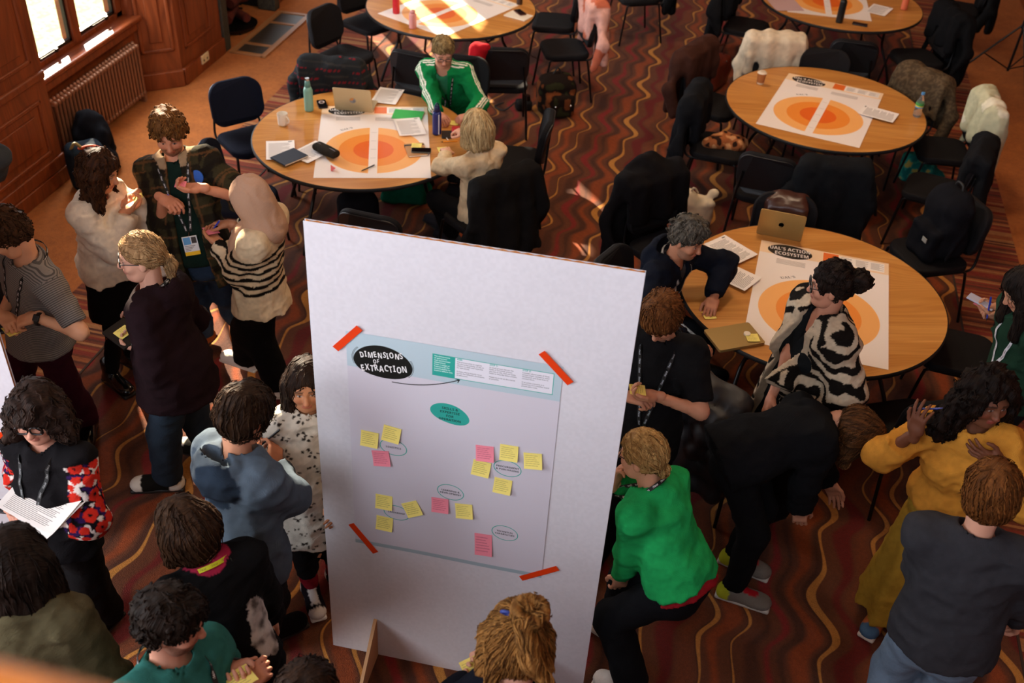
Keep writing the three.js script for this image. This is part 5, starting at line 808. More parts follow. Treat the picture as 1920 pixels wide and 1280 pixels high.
{ const q = inChair(K.scarfseat, 0.02, 0.47, 0.06), a = lin(0x9a5a34), b = lin(0x2a1a14), d = lin(0xc48a5c); softBag('scarf', 'crumpled orange brown patterned scarf on a chair seat', q, 0.4, [[ell(V(-0.06, 0.04, 0), 0.13, 0.06, 0.09), 0.03], [ell(V(0.08, 0.04, 0.03), 0.11, 0.055, 0.08), 0.03], [cone(V(0, 0.07, -0.04), V(0.15, 0.04, -0.06), 0.04, 0.03), 0.02], [cone(V(-0.1, 0.06, 0.05), V(0.05, 0.08, 0.02), 0.035, 0.03), 0.02]], V(-0.25, -0.005, -0.18), V(0.25, 0.2, 0.18), 0x9a5a34, { fold: 0.03, seed: 11, cat: 'scarf', cell: 0.008, paint: (x, y, z) => { const n = noise(x * 24, y * 24, z * 24); return n > 0.35 ? b : n < -0.25 ? d : a; } }); }
{ const p = at(1306, 398, 0.12); const g = softBag('tote_bag', 'crumpled white cloth bag on the carpet beside the black coat', V(p.x, 0, p.z), 0.3, [[rbx(V(0, 0.13, 0), 0.13, 0.13, 0.08, 0.06), 0.04], [ell(V(-0.08, 0.26, 0), 0.07, 0.07, 0.05), 0.05], [cone(V(0.05, 0.24, 0), V(0.11, 0.30, 0.02), 0.04, 0.02), 0.03]], V(-0.25, 0, -0.18), V(0.25, 0.4, 0.18), 0xd9c7a8, { fold: 0.03, seed: 13 }); part('handle', tube([[-0.09, 0.3, 0], [-0.06, 0.36, 0.02], [-0.02, 0.31, 0.01]], 0.008, 12, 6), std({ color: 0xd9c7a8, roughness: 0.95 }), g); }
{ const q = inChair(K.bag, 0.12, 0, -0.34); const g = softBag('carrier_bag', 'white plastic carrier bag hanging behind the chair by the right wall', V(q.x, 0.18, q.z), K.bag.rotation.y, [[rbx(V(0, 0.14, 0), 0.12, 0.14, 0.05, 0.045), 0.04], [cone(V(0, 0.26, 0), V(0, 0.40, 0.02), 0.06, 0.02), 0.05]], V(-0.2, 0, -0.14), V(0.2, 0.5, 0.14), 0xb5ada6, { fold: 0.03, seed: 14, mat: std({ vertexColors: true, roughness: 0.4 }) }); part('handle', tube([[0, 0.38, 0.02], [0.02, 0.55, 0.06], [0, 0.72, 0.11]], 0.008, 12, 6), std({ color: 0xb5ada6, roughness: 0.5 }), g); }
{ const p = at(1722, 312, 0.14), a = lin(0x1a6a66), b = lin(0x2f8f7e), y = lin(0xb0a050); softBag('tote_bag', 'teal patterned cloth bag on the carpet under the cup table chairs', V(p.x, 0, p.z), 0.2, [[rbx(V(0, 0.14, 0), 0.15, 0.14, 0.07, 0.05), 0.04], [ell(V(0.14, 0.07, 0.03), 0.12, 0.07, 0.06), 0.05]], V(-0.28, 0, -0.16), V(0.34, 0.36, 0.18), 0x1a6a66, { fold: 0.02, seed: 15, paint: (x, yy, z) => { const n = noise(x * 30, yy * 30, z * 30); return n > 0.45 ? y : n > 0 ? b : a; } }); }
{ const p = at(760, 362, 0.06); softBag('tote_bag', 'green cloth bag on the carpet under the laptop table', V(p.x, 0, p.z), 0, [[rbx(V(0, 0.07, 0), 0.2, 0.07, 0.12, 0.05), 0.04], [ell(V(0.08, 0.09, 0), 0.12, 0.07, 0.1), 0.04]], V(-0.3, 0, -0.2), V(0.3, 0.24, 0.2), 0x0f5a44, { fold: 0.02, seed: 16 }); }
{ const p = at(672, 408, 0.12); softBag('backpack', 'slumped black backpack on the carpet under the laptop table', V(p.x, 0, p.z), 0.6, [[rbx(V(0, 0.17, 0), 0.16, 0.17, 0.11, 0.08), 0.04], [rbx(V(0, 0.12, 0.12), 0.12, 0.1, 0.05, 0.04), 0.03]], V(-0.26, 0, -0.2), V(0.26, 0.44, 0.24), 0x121216, { seed: 17 }); }
{ // heap by the radiator: black coat and grey bag with orange strap
  const p = at(168, 262, 0.2); softBag('coat', 'black coat slumped against the radiator', V(p.x, 0, p.z), 0.3, [[ell(V(0.02, 0.2, -0.05), 0.17, 0.24, 0.14), 0.05], [ell(V(0.1, 0.08, 0.12), 0.16, 0.09, 0.14), 0.06], [cone(V(0.08, 0.3, 0), V(0.2, 0.06, 0.22), 0.07, 0.05), 0.05]], V(-0.3, 0, -0.3), V(0.36, 0.52, 0.36), 0x0e0f14, { fold: 0.025, seed: 18, cat: 'coat' });
  const q = at(138, 305, 0.2).add(V(0.12, 0, 0)); const g = softBag('shoulder_bag', 'grey and black shoulder bag with an orange strap beside the panelled pier', V(q.x, 0, q.z), 0.7, [[rbx(V(0, 0.2, 0), 0.15, 0.2, 0.1, 0.07), 0.04], [rbx(V(0, 0.3, 0.08), 0.12, 0.07, 0.04, 0.03), 0.03]], V(-0.26, 0, -0.2), V(0.26, 0.48, 0.2), 0x1c2630, { seed: 19 }); part('strap', tube([[-0.04, 0.38, 0.06], [0.06, 0.41, 0.10], [0.15, 0.36, 0.12], [0.18, 0.22, 0.13]], 0.013, 20, 8), plastic(0xd8552a, 0.6), g, 'orange strap'); part('tag', tube([[-0.1, 0.38, 0.05], [-0.06, 0.44, 0.07], [-0.02, 0.4, 0.08]], 0.012, 12, 6), plastic(0x8a7a4a), g);
}
// light stand near the right wall
{
  const a = V(2.95, 0.42, -11.9), g = thing('light_stand', 'black tripod stand on the tan carpet at the right wall', 'stand', V(a.x, 0, a.z));
  part('column', bar([0, 0.1, 0], [0.05, 2.2, -0.05], 0.014), steelBlack, g); part('collar', new THREE.CylinderGeometry(0.028, 0.028, 0.09, 14).translate(0.01, 0.62, 0), steelBlack, g);
  [[-0.58, 0.12], [0.14, 0.55], [0.42, -0.42]].forEach(([x, z]) => { const l = part('leg', bar([0, 0.62, 0], [x, 0.01, z], 0.011), steelBlack, g); part('rubber_foot', new THREE.SphereGeometry(0.018, 10, 8).translate(x, 0.018, z), rubber, l); part('brace', bar([0, 0.12, 0], [x * 0.55, 0.29, z * 0.55], 0.007), steelBlack, g); });
  part('knob', new THREE.CylinderGeometry(0.018, 0.018, 0.03, 10).rotateZ(1.57).translate(0.04, 0.64, 0), rubber, g);
}

// ---------------------------------------------------------------- things on the tables
const tabTex = canvasTex(848, 1200, (c, w, h) => {
  c.fillStyle = '#f1e7e0'; c.fillRect(0, 0, w, h); c.fillStyle = '#f3d3ad'; c.fillRect(0, 0, w, 150); c.fillStyle = '#f6efe8'; c.fillRect(520, 20, 300, 108); c.fillStyle = '#e8702a'; c.fillRect(420, 12, 100, 118);
  c.fillStyle = '#171310'; c.beginPath(); c.ellipse(200, 90, 148, 82, 0.02, 0, 7); c.fill(); c.fillStyle = '#efe9e2'; c.textAlign = 'center'; c.font = 'bold 50px sans-serif'; c.save(); c.translate(200, 80); c.rotate(-0.06); c.scale(0.82, 1.1); c.fillText("UAL'S ACTION", 0, 0); c.fillText('ECOSYSTEM', 14, 54); c.restore();
  c.fillStyle = '#7a726c'; for (let k = 0; k < 3; k++) for (let i = 0; i < 7; i++) c.fillRect(536 + k * 98, 34 + i * 12, 70 + 14 * Math.sin(i * 3 + k), 4); for (let i = 0; i < 5; i++) { c.fillRect(120, 200 + i * 13, 190, 4); c.fillRect(430, 205 + i * 13, 230, 4); }
  const R = [['#f6b266', 372], ['#f08f34', 262], ['#e8681c', 152]]; c.save(); c.translate(424, 760); for (const [f, r] of R) { c.fillStyle = f; c.beginPath(); c.arc(0, 0, r, 0, 7); c.fill(); } c.restore(); c.fillStyle = '#f1e7e0'; c.fillRect(390, 380, 66, 780);
  c.fillStyle = '#5a5450'; c.font = 'bold 34px serif'; c.save(); c.translate(215, 420); c.rotate(-0.5); c.fillText("UAL'S", 0, 0); c.restore(); c.fillStyle = '#b0a8a0'; for (let i = 0; i < 5; i++) c.fillRect(402, 470 + i * 140, 42, 4);
});
const tabMat = std({ map: tabTex, roughness: 0.5 });
function tablePoster(cx, cy, ux, uy, label) { const p = at(cx, cy, TH), q = at(ux, uy, TH); return single('table_poster', label, 'poster', sheet(0.845, 1.19, 0.001, 10, 0.0008), tabMat, V(p.x, TH + 0.0015, p.z), Math.atan2(-(q.x - p.x), -(q.z - p.z)), 'action posters on the tables'); }   // centre, and the middle of the far edge
tablePoster(701, 263, 703, 206, 'orange ringed poster under the open laptop and green paper');
tablePoster(1541, 203, 1567, 156, 'orange ringed poster on the table with the takeaway cup');
tablePoster(1537, 562, 1546, 468, 'orange ringed poster under the two gold laptops');
{ const p = V(-2.78, TH + 0.0015, -9.82); single('table_poster', 'orange ringed poster in the sunbeams', 'poster', sheet(0.845, 1.19, 0.001, 10, 0.0008), tabMat, p, -0.42, 'action posters on the tables'); }
{ const p = V(0.86, TH + 0.0015, -11.6); single('table_poster', 'orange ringed poster on the far flask table', 'poster', sheet(0.845, 1.19, 0.001, 10, 0.0008), tabMat, p, 0.05, 'action posters on the tables'); }
const printTex = canvasTex(256, 360, (c, w, h) => { c.fillStyle = '#f3ece6'; c.fillRect(0, 0, w, h); c.fillStyle = '#7d7570'; c.fillRect(200, 14, 34, 14); for (let i = 0; i < 24; i++) c.fillRect(22, 44 + i * 12.4, i % 6 === 5 ? 120 : 196 - 14 * Math.abs(Math.sin(i * 2.1)), 4); });
const printMat = std({ map: printTex, roughness: 0.8 });
const ON = (px, py, y = TH) => { const p = at(px, py, y); return p; };
let lift = 0.004;
function paper(px, py, yaw, label, curl = 0.006, w = 0.21, h = 0.297) { lift += 0.0022; const p = ON(px, py); return single('paper_sheet', label, 'paper', sheet(w, h, curl), printMat, V(p.x, TH + lift, p.z), yaw * RAD, 'printed sheets on the tables'); }
paper(727, 181, 4, 'printed sheet between the open laptop and person in green'); paper(526, 283, 24, 'printed sheet under the navy notebook'); paper(585, 287, -22, 'printed sheet beside the dark pencil case'); paper(768, 240, 28, 'printed sheet below the green paper', 0.004);
paper(1369, 471, 52, 'printed sheet nearer the half open gold laptop'); paper(1374, 520, 62, 'printed sheet by the elbow of the person in navy'); paper(1646, 217, 72, 'printed sheet lying across the poster edge on the cup table', 0.004);
lift = 0.004; paper(1470, 8, 20, 'lilac sheet on the table with the black flask', 0.002, 0.3, 0.4).material = std({ color: 0xc9a8a8, roughness: 0.7 });
paper(1648, 20, -20, 'printed sheet between black flask and orange flask', 0.004);
function book(px, py, yaw, w, h, t, color, label, o = {}) { const p = ON(px, py), g = thing('notebook', label, 'notebook', V(p.x, TH + (o.lift ?? 0.002), p.z), yaw * RAD); part('cover', rbox(w, t, h, 0.004, 0, t / 2, 0), plastic(color, o.rough ?? 0.7), g); part('pages', rbox(w - 0.006, t - 0.005, h - 0.008, 0.001, 0.004, t / 2, 0), plastic(0xe6dccb, 0.9), g); if (o.band) part('elastic_band', box(0.016, t + 0.004, h + 0.002, -w / 2 + 0.03, t / 2, 0), plastic(0x15171c), g); return g; }
book(543, 299, -28, 0.17, 0.22, 0.014, 0x1d2534, 'navy hardback notebook lying on printed sheets', { lift: 0.014 });
book(780, 283, -62, 0.20, 0.15, 0.012, 0xb98a5a, 'kraft notebook with black elastic on the ringed poster', { band: 1, lift: 0.004 });
book(972, 31, -18, 0.24, 0.17, 0.012, 0xe4d8c2, 'open cream notebook under a brown phone on the sunlit table');
book(765, 217, 8, 0.24, 0.17, 0.004, 0x2fae4a, 'bright green folded card on the laptop table', { lift: 0.006 });
function phone(px, py, yaw, label, color = 0x1a1a1e, lf = 0.004) { const p = ON(px, py), g = thing('phone', label, 'phone', V(p.x, TH + lf, p.z), yaw * RAD); part('body', slab(0.075, 0.15, 0.009, 0.012, 0.002).rotateX(-Math.PI / 2).translate(0, 0.005, 0), plastic(color, 0.3), g); part('screen', slab(0.068, 0.143, 0.001, 0.01, 0.0002).rotateX(-Math.PI / 2).translate(0, 0.0103, 0), plastic(0x0a0a0d, 0.12), g); return g; }
{ const g = phone(604, 197, 30, 'black phone with a round ring between bottle and laptop'); part('ring', new THREE.TorusGeometry(0.02, 0.004, 8, 24).rotateX(Math.PI / 2).translate(0, 0.013, -0.02), plastic(0xd8c0b8), g); }
phone(790, 287, -75, 'grey phone lying on the kraft notebook', 0x5a5a50, 0.018); phone(975, 27, 40, 'brown phone lying on the cream notebook', 0x5a2a1a, 0.016); phone(1612, 47, 80, 'dark phone beside the tall black flask');
// laptops
function laptop(px, py, yaw, open, color, label, logo) {
  const p = ON(px, py), g = thing('laptop', label, 'laptop', V(p.x, TH + 0.003, p.z), yaw * RAD), m = std({ color, roughness: 0.38, metalness: 0.55 });
  part('base', slab(0.305, 0.212, 0.012, 0.012, 0.003).rotateX(-Math.PI / 2).translate(0, 0.006, -0.106), m, g);
  const lid = new THREE.Group(); lid.name = 'lid'; g.add(lid); lid.position.set(0, 0.012, 0); lid.rotation.x = open ? -open * RAD : 0;
  const t = (q) => q; part('lid_shell', slab(0.305, 0.212, 0.006, 0.012, 0.002).rotateX(-Math.PI / 2).translate(0, 0.004, -0.106), m, lid); part('screen', box(0.285, 0.001, 0.185, 0, 0.0005, -0.108), plastic(0x0c0d12, 0.15), lid);
  if (logo === 'apple') { const s = new THREE.Shape(); s.moveTo(0, 0.012); s.bezierCurveTo(0.006, 0.017, 0.018, 0.014, 0.017, 0.0); s.bezierCurveTo(0.016, -0.012, 0.008, -0.021, 0.003, -0.018); s.bezierCurveTo(0.001, -0.017, -0.001, -0.017, -0.003, -0.018); s.bezierCurveTo(-0.008, -0.021, -0.016, -0.012, -0.017, 0.0); s.bezierCurveTo(-0.018, 0.014, -0.006, 0.017, 0, 0.012); const lf = new THREE.Shape(); lf.moveTo(0, 0.015); lf.quadraticCurveTo(0.001, 0.024, 0.008, 0.025); lf.quadraticCurveTo(0.008, 0.017, 0, 0.015); const e = { depth: 0.0008, bevelEnabled: false }; part('logo', join([new THREE.ExtrudeGeometry(s, e), new THREE.ExtrudeGeometry(lf, e)]).rotateX(Math.PI / 2).scale(1, -1, 1).translate(0, 0.0075, -0.106), std({ color: 0x3a2a18, roughness: 0.3, side: THREE.DoubleSide }), lid); }
  if (logo === 'sticker') { part('sticker', new THREE.CylinderGeometry(0.026, 0.026, 0.001, 28).translate(0, 0.0076, -0.1), std({ map: canvasTex(64, 64, (c) => { c.fillStyle = '#8d8a86'; c.fillRect(0, 0, 64, 64); c.fillStyle = '#c98a4a'; c.fillRect(0, 20, 34, 44); c.fillStyle = '#777'; c.fillRect(24, 6, 34, 26); }), roughness: 0.6 }), lid, 'round grey sticker'); }
  return g;
}
laptop(664, 209, 8, -105, 0xc9b48a, 'open silver laptop seen from behind its lid with round sticker', 'sticker');
laptop(1459, 446, -4, -100, 0xa88a52, 'half open gold laptop with an apple logo on its lid', 'apple');
{ const g = laptop(1392, 655, 32, 0, 0xa08450, 'closed gold laptop beside the person in the zebra cardigan'); const n = single('sticky_note', 'yellow note on the closed gold laptop', 'sticky note', sheet(0.076, 0.076, 0.004), stickyMat('yellow'), at(1411, 633, TH + 0.026).setY(TH + 0.0265), 0.3, 'loose sticky notes'); const b = single('earbud_case', 'small white round lid lying beside the yellow note', 'lid', new THREE.CylinderGeometry(0.02, 0.02, 0.01, 20), plastic(0xe8dcc8), at(1401, 625, TH + 0.03).setY(TH + 0.028)); }
// cups and bottles
function bottle(px, py, prof, mat, label, o = {}) { const p = ON(px, py), g = thing(o.name ?? 'bottle', label, o.cat ?? 'bottle', V(p.x, TH + (o.lift ?? 0.002), p.z), (o.yaw ?? 0) * RAD); part('body', lathe(prof, 32), mat, g); return g; }
{ const g = bottle(531, 234, [[0.001, 0], [0.034, 0], [0.038, 0.01], [0.041, 0.095], [0.037, 0.095], [0.034, 0.012], [0.001, 0.01]], plastic(0xeee4d2, 0.3), 'white mug on the laptop table', { name: 'mug', cat: 'mug' }); part('handle', new THREE.TorusGeometry(0.026, 0.006, 8, 20, Math.PI).rotateZ(-Math.PI / 2).translate(0.038, 0.05, 0).rotateY(-0.3), plastic(0xeee4d2, 0.3), g); }
{ const g = bottle(580, 207, [[0.001, 0], [0.034, 0], [0.036, 0.01], [0.036, 0.17], [0.026, 0.2], [0.001, 0.2]], plastic(0x7fae9c, 0.4), 'mint green flask with a steel cap beside the laptop', { name: 'flask', cat: 'flask' }); part('cap', lathe([[0.001, 0.255], [0.018, 0.254], [0.021, 0.23], [0.024, 0.2], [0.001, 0.2]], 24), plastic(0x5f8f84, 0.35), g); part('cap_top', new THREE.CylinderGeometry(0.018, 0.018, 0.02, 20).translate(0, 0.262, 0), chrome, g, 'steel cap'); }
{ const lt = canvasTex(256, 128, (c, w, h) => { c.fillStyle = '#16256b'; c.fillRect(0, 0, w, h); c.save(); c.translate(64, 64); c.fillStyle = '#e8ecf4'; c.font = 'bold 60px sans-serif'; c.fillText('L', 44, 26); c.fillText('I', 96, 26); c.restore(); }); const g = bottle(819, 251, [[0.001, 0], [0.033, 0], [0.035, 0.012], [0.035, 0.17], [0.028, 0.19], [0.001, 0.19]], std({ map: lt, roughness: 0.3 }), 'blue water bottle with white letters beside the person in green', { yaw: -123 }); part('cap', lathe([[0.001, 0.235], [0.02, 0.234], [0.025, 0.19], [0.001, 0.19]], 24), plastic(0x0f1a4a, 0.35), g); part('loop', new THREE.TorusGeometry(0.016, 0.005, 8, 18).translate(0, 0.238, 0), plastic(0x0f1a4a, 0.35), g); }
function canBottle(px, py, h, r, color, capC, label) { const g = bottle(px, py, [[0.001, 0], [r * 0.95, 0], [r, 0.01], [r, h * 0.78], [r * 0.7, h * 0.85], [0.001, h * 0.85]], plastic(color, 0.35), label, { name: 'flask', cat: 'flask' }); part('cap', lathe([[0.001, h], [r * 0.68, h * 0.995], [r * 0.7, h * 0.85], [0.001, h * 0.85]], 24), plastic(capC, 0.35), g); return g; }
canBottle(743, 25, 0.25, 0.034, 0xc21f2a, 0xa01820, 'red flask on the sunlit table'); canBottle(774, 53, 0.17, 0.036, 0xd9948c, 0xcf8a84, 'pink flask on the sunlit table'); canBottle(974, 8, 0.12, 0.03, 0x3a2214, 0x1a1210, 'small brown bottle by the cream notebook');
canBottle(1573, 42, 0.27, 0.036, 0x161616, 0x0c0c0c, 'tall black flask standing on an orange ringed poster'); canBottle(1694, 18, 0.22, 0.034, 0xd06a48, 0xc25a3c, 'orange flask on the table with the black flask');
{ const g = bottle(1425, 157, [[0.001, 0], [0.028, 0], [0.04, 0.1], [0.037, 0.1], [0.026, 0.006], [0.001, 0.006]], plastic(0xb0703a, 0.7), 'brown takeaway coffee cup with white lid', { name: 'takeaway_cup', cat: 'cup' }); part('lid', lathe([[0.001, 0.116], [0.03, 0.116], [0.034, 0.104], [0.043, 0.103], [0.043, 0.098], [0.001, 0.098]], 28), plastic(0xe0cdb4, 0.4), g, 'white lid'); part('base_ring', lathe([[0.0285, 0.0], [0.0305, 0.001], [0.0315, 0.016], [0.0295, 0.016]], 28), plastic(0xd8c2a2), g); }
{ const g = bottle(1718, 218, [[0.001, 0], [0.03, 0], [0.033, 0.01], [0.033, 0.06], [0.031, 0.07], [0.033, 0.08], [0.033, 0.13], [0.014, 0.18], [0.013, 0.195], [0.001, 0.195]], new THREE.MeshPhysicalMaterial({ color: 0xe8f0ee, roughness: 0.08, transmission: 0.92, thickness: 0.03, ior: 1.33 }), 'clear plastic water bottle with green label and blue cap', { name: 'water_bottle' }); part('label', new THREE.CylinderGeometry(0.0338, 0.0338, 0.045, 28, 1, true).translate(0, 0.105, 0), std({ map: canvasTex(128, 48, (c, w, h) => { c.fillStyle = '#3f9a4a'; c.fillRect(0, 0, w, h); c.fillStyle = '#e8d24a'; c.fillRect(0, 28, w, 8); c.fillStyle = '#5a9ad0'; c.fillRect(0, 38, w, 10); }), roughness: 0.5, side: THREE.DoubleSide }), g, 'green label'); part('cap', new THREE.CylinderGeometry(0.015, 0.015, 0.018, 20).translate(0, 0.205, 0), plastic(0x4a8ac0), g, 'blue cap'); }
// pencil cases, pens, loose notes
{ const p = ON(612, 291); const g = softBag('pencil_case', 'dark grey pencil case at the poster edge on the laptop table', V(p.x, TH + 0.012, p.z), -0.45, [[rbx(V(0, 0.03, 0), 0.12, 0.028, 0.045, 0.026), 0.02]], V(-0.16, -0.002, -0.08), V(0.16, 0.09, 0.08), 0x2b2620, { cell: 0.006, cat: 'pencil case', fold: 0.006 }); part('zip', box(0.2, 0.003, 0.006, 0, 0.058, 0), chrome, g); }
{ const p = ON(852, 252); const g = thing('wallet', 'open black and red wallet beside the blue bottle', 'wallet', V(p.x, TH + 0.003, p.z), 0.3); part('black_half', rbox(0.1, 0.012, 0.12, 0.004, -0.05, 0.006, 0.02), plastic(0x151214), g); part('red_half', rbox(0.1, 0.03, 0.11, 0.01, 0.03, 0.015, -0.03), plastic(0xb01a26), g, 'red half'); }
pen('black and clear pen on the lower half of the ringed poster', at(676, 321, TH + 0.008), at(702, 309, TH + 0.008), 0x222222, 'pens on the tables');
pen('orange pencil beside the blond person', at(826, 266, TH + 0.008), at(858, 264, TH + 0.008), 0xe8921e, 'pens on the tables');
pen('pale pen by the black and red wallet', at(833, 253, TH + 0.008), at(840, 262, TH + 0.008), 0xe0d8cc, 'pens on the tables');
{ const p = ON(625, 320); single('folded_note', 'small folded pink note standing on the ringed poster', 'note', tf(new THREE.TetrahedronGeometry(0.03), 0, 0.012, 0, 0.4, 0.3, 0), std({ color: 0xf07a7a, roughness: 0.9 }), V(p.x, TH + 0.008, p.z)); }
for (const [px, py, r, l, lf] of [[781, 277, 0.2, 'curled yellow note on the kraft notebook', 0.018], [830, 281, 0.5, 'yellow note under the hand of the blond person', 0.004], [851, 231, 0.2, 'yellow note under the hands of the person in green', 0.004], [1329, 592, 0.4, 'yellow note under the hand of the person in navy', 0.004]]) { const p = ON(px, py); single('sticky_note', l, 'sticky note', sheet(0.076, 0.076, 0.006), stickyMat('yellow'), V(p.x, TH + lf, p.z), r, 'loose sticky notes'); }
// ---------------------------------------------------------------- the people in the room
const ft = (px, py, yaw, y = 0.03) => { const p = at(px, py, y); return [p.x, p.z, yaw]; };
const hnd = (px, py, y, o = {}) => ({ p: at(px, py, y), ...o });
const hr2 = (px, py, fwd, o = {}) => ({ ray: [px, py], fwd, ...o });
const DOWN = V(0, -1, 0);
const stripeTex = dataTex(8, 128, (u, v) => { const a = Math.sin(v * 2 * Math.PI * 4) > -0.1 ? [0.50, 0.475, 0.45] : [0.31, 0.295, 0.285]; return a; });
const stripeMat = std({ map: rep(stripeTex, 1, 24), roughness: 0.95 });
const stripeUV = (nr, l) => [l.x, nr.n.startsWith('upper') ? nr.t * nr.l : l.y];
const people = {};
// man in the striped tee, at the second board
people.tee = person({ label: 'person in a grey striped tee and maroon trousers writing on yellow notes', H: 1.78, yaw: -25, hyaw: -50, hpitch: 32, head: at(10, 440, 1.62), hip: at(70, 615, 0.95), skin: 0xd8a07c,
  hands: { R: hnd(3, 590, 1.18, { pose: 'hold', n: V(0.3, -1, 0.2), f: V(0.8, -0.2, 0.4) }), L: hnd(64, 594, 1.19, { pose: 'write', n: V(-0.4, -1, 0), f: V(-0.85, -0.3, 0.35), pole: V(0.8, -0.6, 0.2) }) },
  feet: { L: ft(168, 800, 25), R: ft(40, 760, -25) },
  clothes: [{ name: 'trousers', kind: 'trousers', color: 0x3a1020, ease: 0.02, wide: 0.012 }, { name: 'tee_shirt', kind: 'top', sleeve: 0.82, hem: 0.1, hang: 1, ease: 0.022, flare: 0.02, color: 0x6d6763, mat: stripeMat, uv: stripeUV, label: 'grey and dark striped tee' }],
  shoes: { color: 0x0c0c0c, boot: 1, shiny: 1 }, hair: { style: 'short', color: 0x2c1c12, alt: 0x4a3220, curl: 0.013, fq: 34, t: 0.026, quiff: 1 }, lanyard: { len: 0.42 } });
{ const c = people.tee, w = c.J.wrL, el = c.J.elL, d = w.clone().sub(el).normalize(), p = add(w, d, -0.03); const g = thing('wrist_watch', 'black smart watch on the wrist above the striped tee', 'watch', p); g.quaternion.setFromUnitVectors(UP, d); part('strap', new THREE.TorusGeometry(0.033, 0.006, 8, 24).rotateX(Math.PI / 2).scale(1, 2, 1), plastic(0x15100f), g); part('case', rbox(0.036, 0.036, 0.012, 0.006).applyMatrix4(new THREE.Matrix4().makeRotationY(0.6)).translate(0.022, 0, 0.026), plastic(0x0a0a0a, 0.2), g); }
// woman in the white jumper
people.white = person({ label: 'person with dark wavy hair in a cream fluffy jumper and black skirt', H: 1.69, yaw: 80, hyaw: 98, hpitch: 18, shw: 0.135, w: 0.93, head: at(188, 322, 1.55), hip: at(197, 487, 0.92), skin: 0xcf9069,
  hands: { R: hnd(238, 394, 1.31, { pose: 'hold', n: V(-0.2, 1, 0.1), f: V(0.6, 0.4, -0.5), pole: V(-0.4, -0.9, 0.6) }), L: hnd(252, 366, 1.34, { pose: 'write', n: V(-0.2, -0.7, 0.6), f: V(-0.3, -0.2, 0.8), pole: V(-0.2, -1, -0.3) }) },
  feet: { R: ft(212, 712, 62), L: ft(246, 676, 70) },
  clothes: [{ name: 'tights', kind: 'trousers', color: 0x0b0a0b, ease: 0.002, len: 0.98, cuff: 0.04 }, { name: 'skirt', kind: 'skirt', color: 0x0d0c0d, len: 0.8, r: 0.2, ease: 0.004, fold: 0.003 }, { name: 'jumper', kind: 'top', color: 0xe9dcc6, ease: 0.028, hem: 0.11, hang: 1, flare: 0.012, bell: 0.012, sleeve: 1.9, bust: 1, mat: KNIT, fold: 0.012, neckR: 0.062 }],
  shoes: { color: 0x0a0a0a, boot: 1, shiny: 1 }, hair: { style: 'curlylong', color: 0x24150d, alt: 0x4a2c18, curl: 0.012, fq: 30, t: 0.02, len: 0.17, r: 0.042, splay: 0.02 } });
// man in the checked overshirt
const plaid = (nr, l) => { const a = nr.n.includes('upper') || nr.n.includes('fore') ? nr.t * nr.l : l.y, b = nr.n.includes('upper') || nr.n.includes('fore') ? l.x * 0.7 + l.z * 0.7 : l.x + l.z * 0.4; const u = Math.abs(((a / 0.14) % 1 + 1) % 1 - 0.5), v = Math.abs(((b / 0.13) % 1 + 1) % 1 - 0.5); let c = lin(0x35301f); if (u < 0.14) c = mix3(c, lin(0x1d1712), 0.8); if (v < 0.14) c = mix3(c, lin(0x1a1512), 0.8); if (u > 0.46 || v > 0.465) c = mix3(c, lin(0x8a5a34), 0.32); if (l.y > -0.05 && l.z > -0.02 && Math.hypot(l.x, l.z) < 0.12) c = lin(0x9a8062); return c; };
people.plaid = person({ label: 'bearded person in a dark checked overshirt writing beside the radiator', H: 1.83, yaw: 16, hyaw: 24, hpitch: 22, head: at(317, 250, 1.68), hip: at(375, 470, 0.98), skin: 0xc98868, beard: 0x4a2c1a, w: 1.06,
  hands: { R: hr2(305, 372, 0.27, { pose: 'write', n: V(0.5, -0.8, 0.1), f: V(0.8, -0.1, 0.3), pole: V(-0.35, -1, -0.35) }), L: hr2(375, 352, 0.27, { pose: 'hold', n: V(-0.1, 1, 0.1), f: V(-0.9, 0, 0.3), pole: V(0.9, -0.6, 0.1) }) },
  feet: { L: ft(446, 618, 30), R: ft(385, 640, -5) },
  clothes: [{ name: 'jeans', kind: 'trousers', color: 0x27364a, ease: 0.02, wide: 0.01 }, { name: 'tee_shirt', kind: 'top', color: 0x12231d, ease: 0.012, hem: 0.06, sleeve: 0.7, label: 'dark green tee' }, { name: 'overshirt', kind: 'top', color: 0x35301f, ease: 0.034, hem: 0.16, hang: 1, sleeve: 1.15, cuff: 0.05, open: 0.07, paint: plaid, cell: 0.009, fold: 0.010, collar: 0.022, neckR: 0.07, label: 'dark checked overshirt with tan collar' }],
  shoes: { color: 0xa05a2c, boot: 1, sole: 0x3a2416 }, hair: { style: 'short', color: 0x4e3018, alt: 0x86592c, curl: 0.014, fq: 32, t: 0.028, low: -0.06, fh: 0.128, fw: 0.074 }, lanyard: { len: 0.40, badge: 1 } });
single('lapel_badge', 'round blue badge pinned on the checked overshirt', 'badge', new THREE.CylinderGeometry(0.042, 0.042, 0.008, 24).rotateX(Math.PI / 2 - 0.3), plastic(0x2f62b8, 0.35), null).position.copy((() => { const c = people.plaid; const p = c.CP(0.11, -0.12, 0.3); const f = c.fields[2]; for (let i = 0; i < 60 && f(p.x, p.y, p.z) > 0.006; i++) p.addScaledVector(c.cf, -0.004); return p; })());
